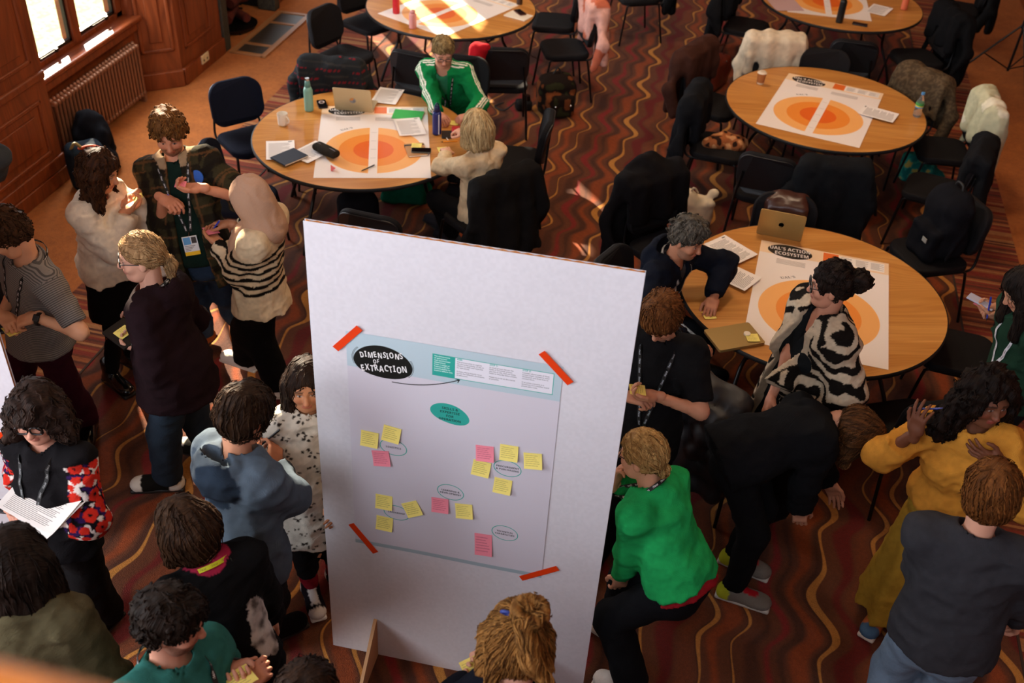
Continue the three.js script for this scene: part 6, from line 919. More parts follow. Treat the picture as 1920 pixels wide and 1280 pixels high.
// woman in headscarf
const bretonBack = (nr, l) => { const black = lin(0x17130f), v = l.y + 0.12 * l.z + 0.10 * Math.abs(l.x); if (v > -0.12 || v < -0.42) return null; const s = (((v + 0.12) / 0.052) % 1 + 1) % 1; return s > 0.56 ? black : null; };
people.hijab = person({ label: 'person in a beige headscarf and cream jumper with black stripes', H: 1.66, yaw: -88, hyaw: -78, hpitch: 22, head: at(470, 372, 1.52), hip: at(488, 540, 0.90), skin: 0xb87f5c,
  hands: { L: hr2(410, 455, 0.32, { pose: 'hold', n: V(0.2, 1, -0.1), f: V(-0.7, 0.1, -0.5), pole: V(0.3, -1, 0.5) }), R: hr2(430, 420, 0.30, { pose: 'write', n: V(-0.2, -0.8, 0.3), f: V(-0.9, 0.0, 0.1), pole: V(0.4, -1, -0.5) }) },
  feet: { L: ft(463, 692, -100), R: ft(525, 735, -75) },
  clothes: [{ name: 'trousers', kind: 'trousers', color: 0x0c0b0c, ease: 0.022, wide: 0.028 }, { name: 'jumper', kind: 'top', color: 0xd9c4a2, ease: 0.03, hem: 0.12, hang: 1, flare: 0.02, sleeve: 1.85, cuff: 0.036, paint: bretonBack, mat: KNIT, cell: 0.0085, bust: 1, fold: 0.009 }],
  shoes: { color: 0xe6ded4, sole: 0xe0d8cc },
  hair: { style: 'hijab', color: 0xbf9a80, alt: 0xb08c72, curl: 0.004, fq: 12, t: 0.02, str: 7, swirl: 1.5, low: -0.3, extra: (c) => [[[ell(c.HP(0, -0.03, 0.0), 0.098, 0.13, 0.105, c.HF), 0.05], [c.HP(0, -0.2, 0)]], [[cone(c.HP(0, -0.10, -0.01), add(c.nb, c.cu, -0.03), 0.09, 0.12), 0.06], [add(c.nb, c.L, 0.2), add(c.nb, c.L, -0.2), add(c.nb, c.cf, 0.2), add(c.nb, c.cf, -0.2), add(c.nb, UP, -0.2)]], [[oval(add(c.nb, c.cu, -0.02), add(c.nb, c.cu, -0.16, c.cf, 0.10), 0.13, 0.10, c.L, c.cf, 1.2), 0.05], [add(c.nb, c.cu, -0.36, c.cf, 0.16)]], [[oval(add(c.nb, c.cu, -0.10, c.cf, 0.12, c.L, 0.04), add(c.nb, c.cu, -0.30, c.cf, 0.15, c.L, 0.05), 0.07, 0.05, c.L, c.cf, 1.8), 0.05], [add(c.nb, c.cu, -0.45, c.cf, 0.2)]]] } });
people.hijab.hairMesh.name = 'headscarf'; people.hijab.hairMesh.material = WEAVE; people.hijab.hairMesh.userData.label = 'beige headscarf';
// person with ponytail in the maroon hoodie
people.pony = person({ label: 'person with a fair ponytail, glasses and dark maroon hoodie holding a notebook', H: 1.80, yaw: -78, hyaw: -58, hpitch: 2, hroll: 0, head: at(262, 482, 1.60), hip: at(328, 690, 0.97), skin: 0xd9a58c, w: 1.1,
  hands: { R: hnd(268, 588, 1.10, { pose: 'relaxed', n: V(0, -1, 0), f: V(-0.9, -0.1, -0.3), pole: V(0.6, -0.9, -0.4) }), L: hnd(268, 652, 1.05, { pose: 'hold', n: V(0, 1, 0.2), f: V(-0.85, 0.05, -0.4), pole: V(0.6, -0.7, 0.6) }) },
  feet: { L: ft(318, 908, -70), R: ft(392, 850, -95) },
  clothes: [{ name: 'jeans', kind: 'trousers', color: 0x27333f, ease: 0.022, wide: 0.014 }, { name: 'hoodie', kind: 'top', color: 0x1a0c10, ease: 0.035, hem: 0.13, hang: 1, flare: 0.03, belly: 0.015, sleeve: 1.88, hood: 1, fold: 0.011, label: 'dark maroon hoodie' }],
  shoes: { color: 0x15130f, alt: 0xcfc6b8, sole: 0x1a1714 }, glasses: { color: 0x14181f, h: 0.014 }, lanyard: { len: 0.3 },
  hair: { style: 'pony', color: 0x8a6a48, alt: 0xb8966a, t: 0.012, len: 0.1, curl: 0.003, low: -0.06 } });
// woman with the floral sleeves
const floral = (nr, l, x, y, z) => { if (!nr.n.startsWith('upper') && !nr.n.startsWith('fore')) return null; const cx = Math.round(x / 0.062), cyy = Math.round(y / 0.062), cz = Math.round(z / 0.062), r = Math.hypot(x - cx * 0.062 - 0.012 * hsh(cx, cyy, cz), y - cyy * 0.062 - 0.012 * hsh(cx, cyy, cz + 7), z - cz * 0.062); if (r < 0.009) return lin(0x1a1216); if (r < 0.031) return lin(0xc42a1e); const n = noise(x * 45, y * 45, z * 45); return n > 0.28 ? lin(0xd8ccc4) : n < -0.2 ? lin(0x2c1748) : lin(0x140f14); };
people.floral = person({ label: 'person with dark curly bob and black glasses in black with red flowered sleeves', H: 1.66, yaw: -5, hyaw: 14, hpitch: 4, head: at(68, 778, 1.50), hip: at(112, 985, 0.92), skin: 0xc98f77,
  hands: { L: hnd(62, 958, 1.08, { pose: 'hold', n: V(-0.1, 1, 0), f: V(-0.9, 0.1, 0.2), pole: V(0.9, -0.7, 0) }), R: hnd(38, 935, 1.08, { pose: 'hold', n: V(0.4, -0.6, 0), f: V(0.1, -0.2, 0.9) }) },
  feet: { L: ft(205, 1165, -10), R: ft(120, 1160, -40) },
  clothes: [{ name: 'trousers', kind: 'trousers', color: 0x100e0f, ease: 0.024, wide: 0.02 }, { name: 'top', kind: 'top', color: 0x121012, ease: 0.024, hem: 0.1, flare: 0.01, sleeve: 1.25, bell: 0.03, bust: 1, cell: 0.008, paint: floral, fold: 0.009, label: 'black top with red flowered sleeves' }],
  shoes: { color: 0x0e0e0e }, glasses: { color: 0x0d0c0c, r: 0.0042, w: 0.028, h: 0.021 }, lanyard: { len: 0.34, fg: '#9a9a9a' },
  hair: { style: 'bob', color: 0x1d1512, alt: 0x3a2a22, curl: 0.014, fq: 26, t: 0.036, len: 0.10, r: 0.052, splay: 0.03, fringe: 1, fh: 0.10, fy: -0.062, fw: 0.078 } });
// woman in khaki, seen from behind
people.khaki = person({ label: 'person seen from behind with long dark hair and loose khaki top', H: 1.74, yaw: 185, hyaw: 190, hpitch: 15, head: at(30, 1050, 1.58), hip: at(95, 1330, 0.95), skin: 0xcf9a7c, w: 1.12,
  hands: {}, clothes: [{ name: 'trousers', kind: 'trousers', color: 0x1a1a20, ease: 0.02 }, { name: 'top', kind: 'top', color: 0x4c4530, ease: 0.045, hem: 0.2, hang: 1, flare: 0.03, sleeve: 1.2, bell: 0.02, fold: 0.012, label: 'loose khaki top' }],
  shoes: { color: 0x151515 }, hair: { style: 'long', color: 0x17110e, alt: 0x2a1f19, t: 0.022, len: 0.26, r: 0.055, splay: 0.03, curl: 0.004, tip: 0.95 } });
// man in the blue grey hooded jumper
people.hoodie = person({ label: 'person seen from behind in a grey blue jumper with navy hood', H: 1.82, yaw: 152, hyaw: 146, hpitch: 20, head: at(462, 778, 1.66), hip: at(470, 1040, 0.98), skin: 0xc98d6c,
  hands: { R: hr2(515, 872, 0.26, { pose: 'write', n: V(-0.4, -0.6, 0.4), f: V(-0.2, 0.3, -0.6), pole: V(0.9, -0.8, 0.3) }), L: hr2(440, 860, 0.28, { pose: 'hold', n: V(0, 1, 0), f: V(0.8, 0, -0.4) }) },
  feet: { L: ft(430, 1190, 150), R: ft(500, 1200, 140) },
  clothes: [{ name: 'trousers', kind: 'trousers', color: 0x101012, ease: 0.02 }, { name: 'jumper', kind: 'top', color: 0x4a5560, ease: 0.034, hem: 0.06, sleeve: 1.88, mat: KNIT, fold: 0.010, flare: 0.0, paint: (nr, l) => (l.z < -0.10 && Math.abs(l.x) < 0.15 && l.y > -0.17 ? lin(0x222c38) : nr.n === 'hem' && nr.t < 0.45 ? lin(0x27333f) : null), hood: 1, label: 'grey blue jumper with navy hood' }],
  shoes: { color: 0x111111 }, glasses: { color: 0x9a8a70, r: 0.0015 }, hair: { style: 'short', color: 0x1c120c, alt: 0x3a2616, t: 0.026, curl: 0.008, fq: 26, low: -0.115 } });
// woman behind the board in the patterned dress
const dots = (nr, l) => { const u = l.x * 0.8 + l.z * 0.7 + 0.03 * Math.floor(l.y / 0.085), q = 0.1, a0 = u - Math.round(u / q) * q, b0 = l.y - Math.round(l.y / 0.085) * 0.085; for (let i = 0; i < 5; i++) if (Math.hypot(a0 - 0.019 * Math.cos(i * 1.2566), b0 - 0.019 * Math.sin(i * 1.2566)) < 0.0075) return lin(0x2a2420); return null; };
people.dress = person({ label: 'person peeping past the board in a white dress with small black flowers', H: 1.58, yaw: 35, hyaw: 22, hpitch: 2, head: at(574, 722, 1.42), hip: at(582, 925, 0.87), skin: 0xa9714e,
  hands: { R: hnd(548, 960, 0.75), L: hnd(640, 940, 0.9) }, feet: { R: ft(583, 1108, 35), L: ft(630, 1085, 40) },
  clothes: [{ name: 'leggings', kind: 'trousers', color: 0x131113, ease: 0.01, len: 0.62, cuff: 0.05 }, { name: 'socks', kind: 'socks', color: 0x8a1a2a, ease: 0.005, label: 'red socks' }, { name: 'dress', kind: 'top', color: 0xb9b2a6, ease: 0.03, hem: 0.22, hang: 1, flare: 0.05, sleeve: 1.7, bust: 1, paint: dots, cell: 0.008, fold: 0.010 }],
  shoes: { color: 0x17131a, alt: 0xd8d0cc, sole: 0xe0dcd8, lace: 0xd8d4d0, boot: 1 }, hair: { style: 'long', color: 0x1a110d, alt: 0x2e1e15, t: 0.018, len: 0.24, r: 0.04, frontF: 0.06, splay: 0.02 } });
// person in the black top with white print
people.print = person({ label: 'person with brown bob, yellow lanyard and black top with a white print', H: 1.68, yaw: -125, hyaw: -98, hpitch: 22, head: at(348, 990, 1.50), hip: at(445, 1240, 0.92), skin: 0xd09a78,
  hands: {}, clothes: [{ name: 'trousers', kind: 'trousers', color: 0x0e0e10, ease: 0.022 }, { name: 'top', kind: 'top', color: 0x0f0f10, ease: 0.03, hem: 0.18, hang: 1, flare: 0.02, sleeve: 1.6, cell: 0.0085, fold: 0.009, paint: (nr, l, x, y, z) => { if (l.z > 0 && l.y < -0.06) return null; const yy = l.y, xx = l.x, r = ((xx + 0.10) / 0.07) ** 2 + ((yy + 0.30) / 0.15) ** 2 + 0.5 * noise(x * 22, y * 22, z * 22); if (l.y > -0.06 && Math.hypot(l.x, l.z) < 0.092) return lin(0x9a2440); if (r > 0.85) return null; const n = noise(x * 30, y * 30, z * 30) + 0.5 * noise(x * 70, y * 70, z * 70); return mix3(lin(0xbdb8b2), lin(0x55504c), cl01(0.3 + n)); }, label: 'black top with white rock print on its back' }],
  shoes: { color: 0x111111 }, lanyard: { len: 0.3, bg: '#c9c814', fg: '#8a8a10', label: 'yellow lanyard' }, hair: { style: 'bob', color: 0x20150f, alt: 0x46301f, t: 0.022, len: 0.075, r: 0.042, curl: 0.003 } });
// man in teal
people.teal = person({ label: 'person in a teal jumper with black lanyard writing on a yellow note', H: 1.80, yaw: 75, hyaw: 100, hpitch: 14, head: at(325, 1165, 1.62), hip: at(375, 1480, 0.97), skin: 0xcc9076, beard: 0x4a3226, w: 1.08,
  hands: { L: hnd(425, 1248, 1.28, { pose: 'hold', n: V(0, 1, 0), f: V(0.7, 0.1, 0.5) }), R: hnd(455, 1288, 1.26, { pose: 'write', n: V(0.1, -0.5, -0.6), f: V(0.4, 0.2, -0.7) }) },
  clothes: [{ name: 'trousers', kind: 'trousers', color: 0x1a1c22, ease: 0.02 }, { name: 'jumper', kind: 'top', color: 0x2f6a62, ease: 0.028, hem: 0.08, sleeve: 1.92, mat: KNIT, neckR: 0.07, fold: 0.008, label: 'teal knitted jumper' }],
  shoes: { color: 0x151515 }, lanyard: { len: 0.42, wd: 0.011 }, hair: { style: 'short', color: 0x15100d, alt: 0x2c211a, curl: 0.012, fq: 36, t: 0.024, low: -0.06 } });
// woman with the bun in front of the board
people.bun = person({ label: 'person with a messy copper blond bun in navy before the board', H: 1.66, yaw: 150, hyaw: 192, hpitch: 50, hs: 1.06, head: at(968, 1218, 1.56), hip: at(1030, 1480, 0.92), skin: 0xd9a58c,
  hands: { L: hnd(897, 1262, 1.2, { pose: 'write', n: V(0.3, -0.8, 0), f: V(-0.2, 0.2, -0.8), pole: V(-0.9, -0.6, 0.4) }), R: hnd(905, 1295, 1.18, { pose: 'hold', n: V(-0.2, 1, 0), f: V(-0.5, 0.1, -0.6) }) },
  clothes: [{ name: 'trousers', kind: 'trousers', color: 0x15161c, ease: 0.02 }, { name: 'top', kind: 'top', color: 0x14161f, ease: 0.022, hem: 0.1, sleeve: 1.8, fold: 0.007 }],
  shoes: { color: 0x111111 }, hair: { style: 'bun', color: 0x4e3016, alt: 0xa87840, t: 0.036, bun: [-0.035, 0.12, -0.14], br: 0.036, curl: 0.002, fq: 26, tie: [0.04, 0.125, -0.135], swirl: 14, str: 20, low: -0.14, locks: 1200, extra: (c) => { const o = c.HP(-0.035, 0.128, -0.15), n = c.hu.clone().multiplyScalar(0.62).addScaledVector(c.hf, -0.78).normalize(), a = c.hl.clone(), b = n.clone().cross(a), out = []; for (let i = 0; i < 9; i++) { const P = (t) => add(o, a, Math.cos(t) * 0.046, b, Math.sin(t) * 0.046, n, 0.01); out.push([[cone(P(i * 0.698), P((i + 1) * 0.698), 0.023, 0.021), 0.004], [P(i * 0.698), add(P(i * 0.698), n, 0.05)]]); }
      const T = (x1, y1, z1, x2, y2, z2, r1, r2) => out.push([[cone(c.HP(x1, y1, z1), c.HP(x2, y2, z2), r1, r2), 0.012], [c.HP(x2, y2, z2), c.HP(x2 * 1.3, y2 * 1.2, z2 * 1.2)]]);
      T(-0.02, 0.07, -0.185, -0.045, -0.03, -0.205, 0.032, 0.032); T(-0.045, -0.03, -0.205, -0.11, -0.10, -0.18, 0.03, 0.018); T(0.10, 0.05, -0.02, 0.115, -0.13, 0.03, 0.036, 0.024); T(0.07, 0.02, -0.09, 0.08, -0.14, -0.06, 0.034, 0.02); T(-0.1, 0.05, -0.03, -0.11, -0.06, -0.02, 0.03, 0.018); T(0.115, -0.1, 0.03, 0.10, -0.22, 0.05, 0.024, 0.012); return out; } } });
// seated person in the green track jacket
const trackPaint = () => (nr, l, x, y, z, C) => { if (!(nr.n.startsWith('upper') || nr.n.startsWith('fore') || nr.n === 'shoulder')) { if (l.z > 0.03 && Math.abs(l.x) < 0.008) return lin(0x0a3a22); return null; }
  const q = nr.n === 'shoulder' ? null : nr.n.slice(-1); let s; if (!q) { s = l.z - 0.0; return l.y > -0.08 && Math.abs(l.x) > 0.06 && [-0.022, 0, 0.022].some((o) => Math.abs(s - o) < 0.005) ? lin(0xece6d6) : null; }
  const a = nr.n.startsWith('upper') ? C.J['sh' + q] : C.J['el' + q], b = nr.n.startsWith('upper') ? C.J['el' + q] : C.J['wr' + q], d = b.clone().sub(a).normalize(), out = C.L.clone().multiplyScalar(q === 'L' ? 1 : -1).addScaledVector(UP, 0.8).addScaledVector(d, 0); out.addScaledVector(d, -out.dot(d)).normalize(); const side = d.clone().cross(out), p = V(x, y, z).sub(a), i = p.dot(side), o = p.dot(out); return o > 0 && [-0.02, 0, 0.02].some((k) => Math.abs(i - k) < 0.0055) ? lin(0xece6d6) : null; };
people.track = person({ label: 'person with cropped fair hair seated in a green track jacket with white stripes', H: 1.76, yaw: 4, hyaw: 24, hpitch: 22, head: at(831, 98, 1.18), hip: V(-2.22, 0.5, -8.12), skin: 0xcf9378, w: 1.06, 
  hands: { R: hnd(822, 222, 0.80, { pose: 'hold', n: V(0.3, -0.9, 0), f: V(0.7, -0.1, 0.6) }), L: hnd(882, 218, 0.80, { pose: 'hold', n: V(-0.3, -0.9, 0), f: V(-0.8, -0.1, 0.4) }) },
  feet: { L: [-2.1, -7.6, 10], R: [-2.35, -7.6, -10] },
  clothes: [{ name: 'trousers', kind: 'trousers', color: 0x1a1d22, ease: 0.02 }, { name: 'tee_shirt', kind: 'top', color: 0x2f7a55, ease: 0.012, hem: 0.02, sleeve: 0.6 }, { name: 'track_jacket', kind: 'top', color: 0x0f7a40, ease: 0.026, hem: 0.06, sleeve: 1.92, neck: 'v', vdeep: 0.2, cell: 0.0075, paint: trackPaint(), fold: 0.009, collar: 0.016, label: 'green track jacket with three white sleeve stripes' }],
  shoes: { color: 0x222222 }, glasses: { color: 0x2a2420, h: 0.013 }, lanyard: { len: 0.34 }, hair: { style: 'short', color: 0x6a5436, alt: 0xb59a68, t: 0.012, quiff: 1, curl: 0.008, fq: 45, low: -0.04 } });
// seated blonde person
people.blonde = person({ label: 'person with a blond bob seated at the table in a beige knitted jumper', H: 1.68, yaw: -125, hyaw: -128, hpitch: 12, head: at(893, 240, 1.16), hip: at(900, 395, 0.52), skin: 0xd9a588,
  hands: { L: hnd(838, 288, 0.80, { pose: 'relaxed', n: V(0, -1, 0), f: V(-0.4, 0, -0.9), pole: V(-0.9, -0.5, 0.9) }), R: hnd(848, 232, 0.82, { pose: 'hold', n: V(0, -1, 0), f: V(-0.9, 0, -0.2) }) },
  feet: { L: ft(850, 452, -120), R: ft(828, 425, -125) },
  clothes: [{ name: 'trousers', kind: 'trousers', color: 0x131214, ease: 0.018 }, { name: 'shirt_tail', kind: 'top', color: 0xd8c4b2, ease: 0.016, hem: 0.12, hemOnly: 1, neck: 'none', flare: 0.012, fold: 0.004 }, { name: 'jumper', kind: 'top', color: 0xd2b892, ease: 0.023, hem: 0.05, sleeve: 1.9, mat: KNIT, fold: 0.011, bell: 0, label: 'beige knitted jumper' }],
  shoes: { color: 0x2a2a30 }, hair: { style: 'bob', color: 0xa8875a, alt: 0xd8bd8a, t: 0.022, len: 0.10, r: 0.045, curl: 0.003, str: 26 } });
// seated man in the navy hoodie
people.navy = person({ label: 'person with curly grey hair leaning on the table in a navy hoodie', H: 1.80, yaw: 68, hyaw: 62, hpitch: 14, head: at(1290, 448, 1.22), hip: at(1195, 590, 0.52), skin: 0xb97d5e, beard: 0x7a5a48, w: 1.08,
  hands: { L: hnd(1338, 560, 0.80, { pose: 'relaxed', n: V(0, -1, 0), f: V(-0.1, -0.3, 0.9), pole: V(0.9, -0.1, -0.6) }), R: hnd(1290, 640, 0.78, { pose: 'relaxed', n: V(0, -1, 0), f: V(0.8, 0, 0.2), pole: V(-0.2, -0.5, 1) }) },
  feet: { L: [0.15, -5.75, 80], R: [0.1, -5.45, 70] },
  clothes: [{ name: 'trousers', kind: 'trousers', color: 0x15161a, ease: 0.02 }, { name: 'tee_shirt', kind: 'top', color: 0x3a3a3c, ease: 0.01, hem: 0.02, sleeve: 0.5 }, { name: 'hoodie', kind: 'top', color: 0x10141f, ease: 0.034, hem: 0.06, sleeve: 1.9, hood: 1, neck: 'v', vdeep: 0.12, fold: 0.011, label: 'navy hoodie' }],
  shoes: { color: 0x1a1a1a }, lanyard: { len: 0.36, bg: '#8f8a84', fg: '#e8e4dc' }, hair: { style: 'short', color: 0x2e2923, alt: 0x6e665a, curl: 0.014, fq: 34, t: 0.026, quiff: 1, low: -0.05 } });
// standing person in black tee
people.blacktee = person({ label: 'person with short brown hair in a black tee writing on a note beside the board', H: 1.74, yaw: -6, hyaw: -12, hpitch: 36, head: at(1240, 596, 1.60), hip: at(1208, 800, 0.95), skin: 0xc78f72,
  hands: { R: hr2(1178, 742, 0.27, { pose: 'write', n: V(0.4, -0.7, 0), f: V(0.8, 0.1, 0.2), pole: V(-0.9, -0.8, 0) }), L: hr2(1228, 742, 0.27, { pose: 'hold', n: V(-0.1, 1, 0), f: V(-0.9, 0.05, 0.2), pole: V(0.9, -0.5, -0.1) }) },
  clothes: [{ name: 'trousers', kind: 'trousers', color: 0x121214, ease: 0.02 }, { name: 'tee_shirt', kind: 'top', color: 0x131315, ease: 0.028, hem: 0.14, sleeve: 0.85, fold: 0.008, label: 'black tee' }],
  shoes: { color: 0x151515 }, lanyard: { len: 0.44, badge: 0x17202c, fg: '#b8c4d0' }, hair: { style: 'short', color: 0x4a2c18, alt: 0x86562e, t: 0.024, fringe: 1, curl: 0.004, low: -0.08, fh: 0.10, fy: -0.062 } });
// bending woman in the green jumper
people.green = person({ label: 'person with a small blond bun bending in a bright green jumper', H: 1.68, yaw: -112, hyaw: -104, hpitch: 6, head: at(1203, 852, 1.34), hip: at(1275, 1078, 0.82), skin: 0xd39b7c, w: 1.12,
  hands: { L: hnd(1163, 1100, 0.52, { pose: 'relaxed', n: V(-0.3, 0, -0.9), f: V(-0.1, -1, 0), pole: V(0.6, -0.2, 0.8) }), R: hnd(1152, 905, 1.02, { pose: 'hold', n: V(0.8, 0.2, 0.2), f: V(0.1, 0.95, -0.2), pole: V(-0.6, -0.9, -0.4) }) },
  feet: { L: ft(1185, 1300, -105), R: ft(1150, 1190, -115) },
  clothes: [{ name: 'trousers', kind: 'trousers', color: 0x101114, ease: 0.022, wide: 0.02, }, { name: 'shirt_hem', kind: 'top', color: 0x8a1a22, ease: 0.016, hem: 0.07, hemOnly: 1, neck: 'none', fold: 0.003 }, { name: 'jumper', kind: 'top', color: 0x1f9a52, ease: 0.024, hem: 0.03, sleeve: 1.92, fold: 0.010, mat: KNIT, label: 'bright green jumper' }],
  shoes: { color: 0xe8e4de, sole: 0xd8d4ce }, glasses: { color: 0x2a1a14, h: 0.014 }, lanyard: { len: 0.2 }, hair: { style: 'bun', color: 0x8a6538, alt: 0xc9a468, t: 0.014, bun: [0.0, -0.055, -0.115], br: 0.032, curl: 0.002, swirl: 2, str: 40 } });
// person bending over in black
people.bent = person({ label: 'person in black bending far forward, grey trainers with red laces', H: 1.74, yaw: 78, hyaw: 75, hpitch: 92, head: at(1603, 808, 1.08), hip: at(1390, 845, 0.93), skin: 0xb98468, w: 1.1,
  hands: { R: hnd(1490, 985, 0.42, { pose: 'relaxed', n: V(0, 0, -1), f: V(0.2, -1, 0), pole: V(-0.5, 0, 0.9) }), L: hnd(1560, 920, 0.5, { pose: 'relaxed' }) },
  feet: { R: ft(1372, 1112, 82), L: ft(1376, 1050, 75) },
  clothes: [{ name: 'trousers', kind: 'trousers', color: 0x0d0d0f, ease: 0.02 }, { name: 'top', kind: 'top', color: 0x0e0e10, ease: 0.036, hem: 0.12, sleeve: 1.9, fold: 0.011, label: 'loose black top' }],
  shoes: { color: 0x6e6860, alt: 0xaab02a, heel: 1, sole: 0xb8b2a8, lace: 0xa01822 }, hair: { style: 'long', color: 0x2a1a10, alt: 0x6a4424, t: 0.018, len: 0.10, r: 0.045, splay: 0.02, curl: 0.003 } });
// woman in the zebra cardigan
const zebra = (nr, l, x, y, z) => { const n = Math.sin(105 * (l.y * 0.8 + 0.5 * Math.abs(l.x) + l.z * 0.35) + 3.6 * noise(x * 6, y * 5, z * 6) + 1.8 * noise(x * 22, y * 18, z * 22)); if (l.z > 0.02 && Math.abs(l.x) < 0.105 && l.y < -0.02) return null; return n > 0.05 ? lin(0x14100d) : null; };
people.zebra = person({ label: 'person with black bun and round glasses in a black and cream zebra cardigan', H: 1.72, yaw: -62, hyaw: -86, hpitch: 4, head: at(1556, 535, 1.57), hip: at(1500, 715, 0.94), skin: 0xc98c70, w: 1.08,
  hands: { L: hnd(1530, 800, 0.85, { pose: 'relaxed' }), R: hnd(1440, 760, 0.95, { pose: 'relaxed' }) },
  clothes: [{ name: 'trousers', kind: 'trousers', color: 0x101012, ease: 0.03, wide: 0.03 }, { name: 'blouse', kind: 'top', color: 0x15181a, ease: 0.014, hem: 0.22, hang: 1, sleeve: 0.3, neck: 'v', vdeep: 0.16, bust: 1, fold: 0.010, label: 'black open-necked blouse' }, { name: 'cardigan', kind: 'top', color: 0xb9a78e, ease: 0.05, hem: 0.32, hang: 1, flare: 0.05, sleeve: 1.75, bell: 0.02, open: 0.10, neckR: 0.085, paint: zebra, cell: 0.008, fold: 0.010, label: 'cream cardigan with black zebra stripes' }],
  shoes: { color: 0x151515 }, glasses: { color: 0x141210, r: 0.004, w: 0.029, h: 0.024 }, hair: { style: 'bun', color: 0x120d0b, alt: 0x2a1d17, t: 0.018, bun: [0, 0.045, -0.15], br: 0.062, curl: 0.012, fq: 34, tie: [0, 0.05, -0.1], tieC: 0xb08a4a } });
// woman in yellow
people.yellow = person({ label: 'person with long curly black hair in a mustard jumper and long yellow skirt', H: 1.70, yaw: -14, hyaw: 22, hpitch: 2, head: at(1853, 748, 1.58), hip: at(1778, 930, 0.94), skin: 0x6e422c,
  hands: { R: hnd(1716, 812, 1.36, { pose: 'spread', n: V(0.5, 0.1, -0.6), f: V(-0.05, 1, -0.15), pole: V(-0.7, -1, 0) }), L: hnd(1872, 862, 1.34, { pose: 'spread', n: V(0.2, 0.2, -0.9), f: V(-0.9, 0.25, 0.1), pole: V(0.9, -0.8, 0) }) },
  feet: { R: ft(1652, 1148, -25), L: ft(1760, 1160, 0) },
  clothes: [{ name: 'skirt', kind: 'skirt', color: 0xa8842e, len: 1.95, r: 0.30, pleat: 0.010, pn: 9, fold: 0.006, label: 'long mustard yellow skirt' }, { name: 'jumper', kind: 'top', color: 0xc98a34, ease: 0.034, hem: 0.02, sleeve: 1.6, bell: 0.014, bust: 1, fold: 0.012, mat: KNIT, label: 'mustard knitted jumper' }],
  shoes: { color: 0xc9703a, alt: 0x4a6a8a, sole: 0xd8d0c4 }, hair: { style: 'curlylong', color: 0x0f0a08, alt: 0x22150f, curl: 0.02, fq: 38, t: 0.036, len: 0.20, r: 0.06, splay: 0.05, tip: 1.0, fw: 0.078, fh: 0.128, fy: -0.045, frontF: -0.03 } });
// man in the charcoal jumper
people.charcoal = person({ label: 'person seen from behind with ginger brown hair in charcoal jumper and pale jeans', H: 1.82, yaw: 168, hyaw: 176, hpitch: 10, head: at(1856, 925, 1.68), hip: at(1772, 1185, 0.98), skin: 0xd09a80, w: 1.12,
  hands: { L: hr2(1738, 1108, 0.24, { pose: 'hold', n: V(0, 1, 0), f: V(0.5, 0, -0.8), pole: V(-0.9, -0.8, 0.3) }), R: hr2(1905, 1170, 0.22, { pose: 'hold', pole: V(0.9, -0.8, 0.3) }) },
  clothes: [{ name: 'jeans', kind: 'trousers', color: 0x66788a, ease: 0.02, wide: 0.01, label: 'pale blue jeans' }, { name: 'jumper', kind: 'top', color: 0x2f2f33, ease: 0.032, hem: 0.06, sleeve: 1.9, neckR: 0.07, fold: 0.009, mat: KNIT, label: 'charcoal knitted jumper' }],
  shoes: { color: 0x222222 }, hair: { style: 'short', locks: 500, color: 0x40240f, alt: 0x7a4a22, t: 0.026, curl: 0.006, fq: 26, low: -0.10 } });
// person in the dark green hoodie at the edge
people.phone = person({ label: 'person with long dark hair in a dark green hoodie holding a phone', H: 1.66, yaw: -72, hyaw: -75, hpitch: 30, head: at(1918, 545, 1.53), hip: at(1895, 720, 0.91), skin: 0xc08a6a,
  hands: { L: hnd(1868, 592, 1.22, { pose: 'hold', n: V(0.2, 1, 0), f: V(-0.8, 0.1, -0.4) }), R: hnd(1875, 575, 1.25, { pose: 'write', n: V(0, -0.8, 0.5), f: V(-0.8, 0, 0.3) }) },
  clothes: [{ name: 'trousers', kind: 'trousers', color: 0x15161a, ease: 0.02 }, { name: 'hoodie', kind: 'top', color: 0x1e3a2a, ease: 0.034, hem: 0.08, sleeve: 1.85, hood: 1, fold: 0.011, label: 'dark green hoodie' }],
  shoes: { color: 0x222222 }, lanyard: { len: 0.36, bg: '#d8d8dc', fg: '#555555', badge: 1 }, hair: { style: 'long', color: 0x14100e, alt: 0x2a201a, t: 0.02, len: 0.22, r: 0.045 } });
// person at the left edge, only an arm in view
people.edge = person({ label: 'person at the panelled wall in a charcoal sleeve, one hand hanging', H: 1.76, yaw: 20, head: at(-155, 190, 1.62), skin: 0xb87a5c,
  hands: { L: hnd(-8, 338, 0.95, { pose: 'relaxed', pole: V(0.6, -0.4, -0.5) }) }, clothes: [{ name: 'trousers', kind: 'trousers', color: 0x1a1a1e, ease: 0.02 }, { name: 'jumper', kind: 'top', color: 0x33363a, ease: 0.03, hem: 0.08, sleeve: 1.85 }], shoes: { color: 0x1a1a1a }, hair: { style: 'short', color: 0x2a1c14, t: 0.02 } });
// dark head at the foot of the picture
people.crown = person({ label: 'person with dark brown hair low beside the plywood foot of the board', H: 1.68, yaw: 175, hpitch: 10, head: at(578, 1306, 1.55), skin: 0xc08a6a,
  clothes: [{ name: 'trousers', kind: 'trousers', color: 0x1a1a1e, ease: 0.02 }, { name: 'jumper', kind: 'top', color: 0x22201f, ease: 0.03, hem: 0.08, sleeve: 1.85 }], shoes: { color: 0x1a1a1a }, hair: { style: 'short', color: 0x1c1410, alt: 0x3a281c, t: 0.024, curl: 0.008, fq: 30 } });
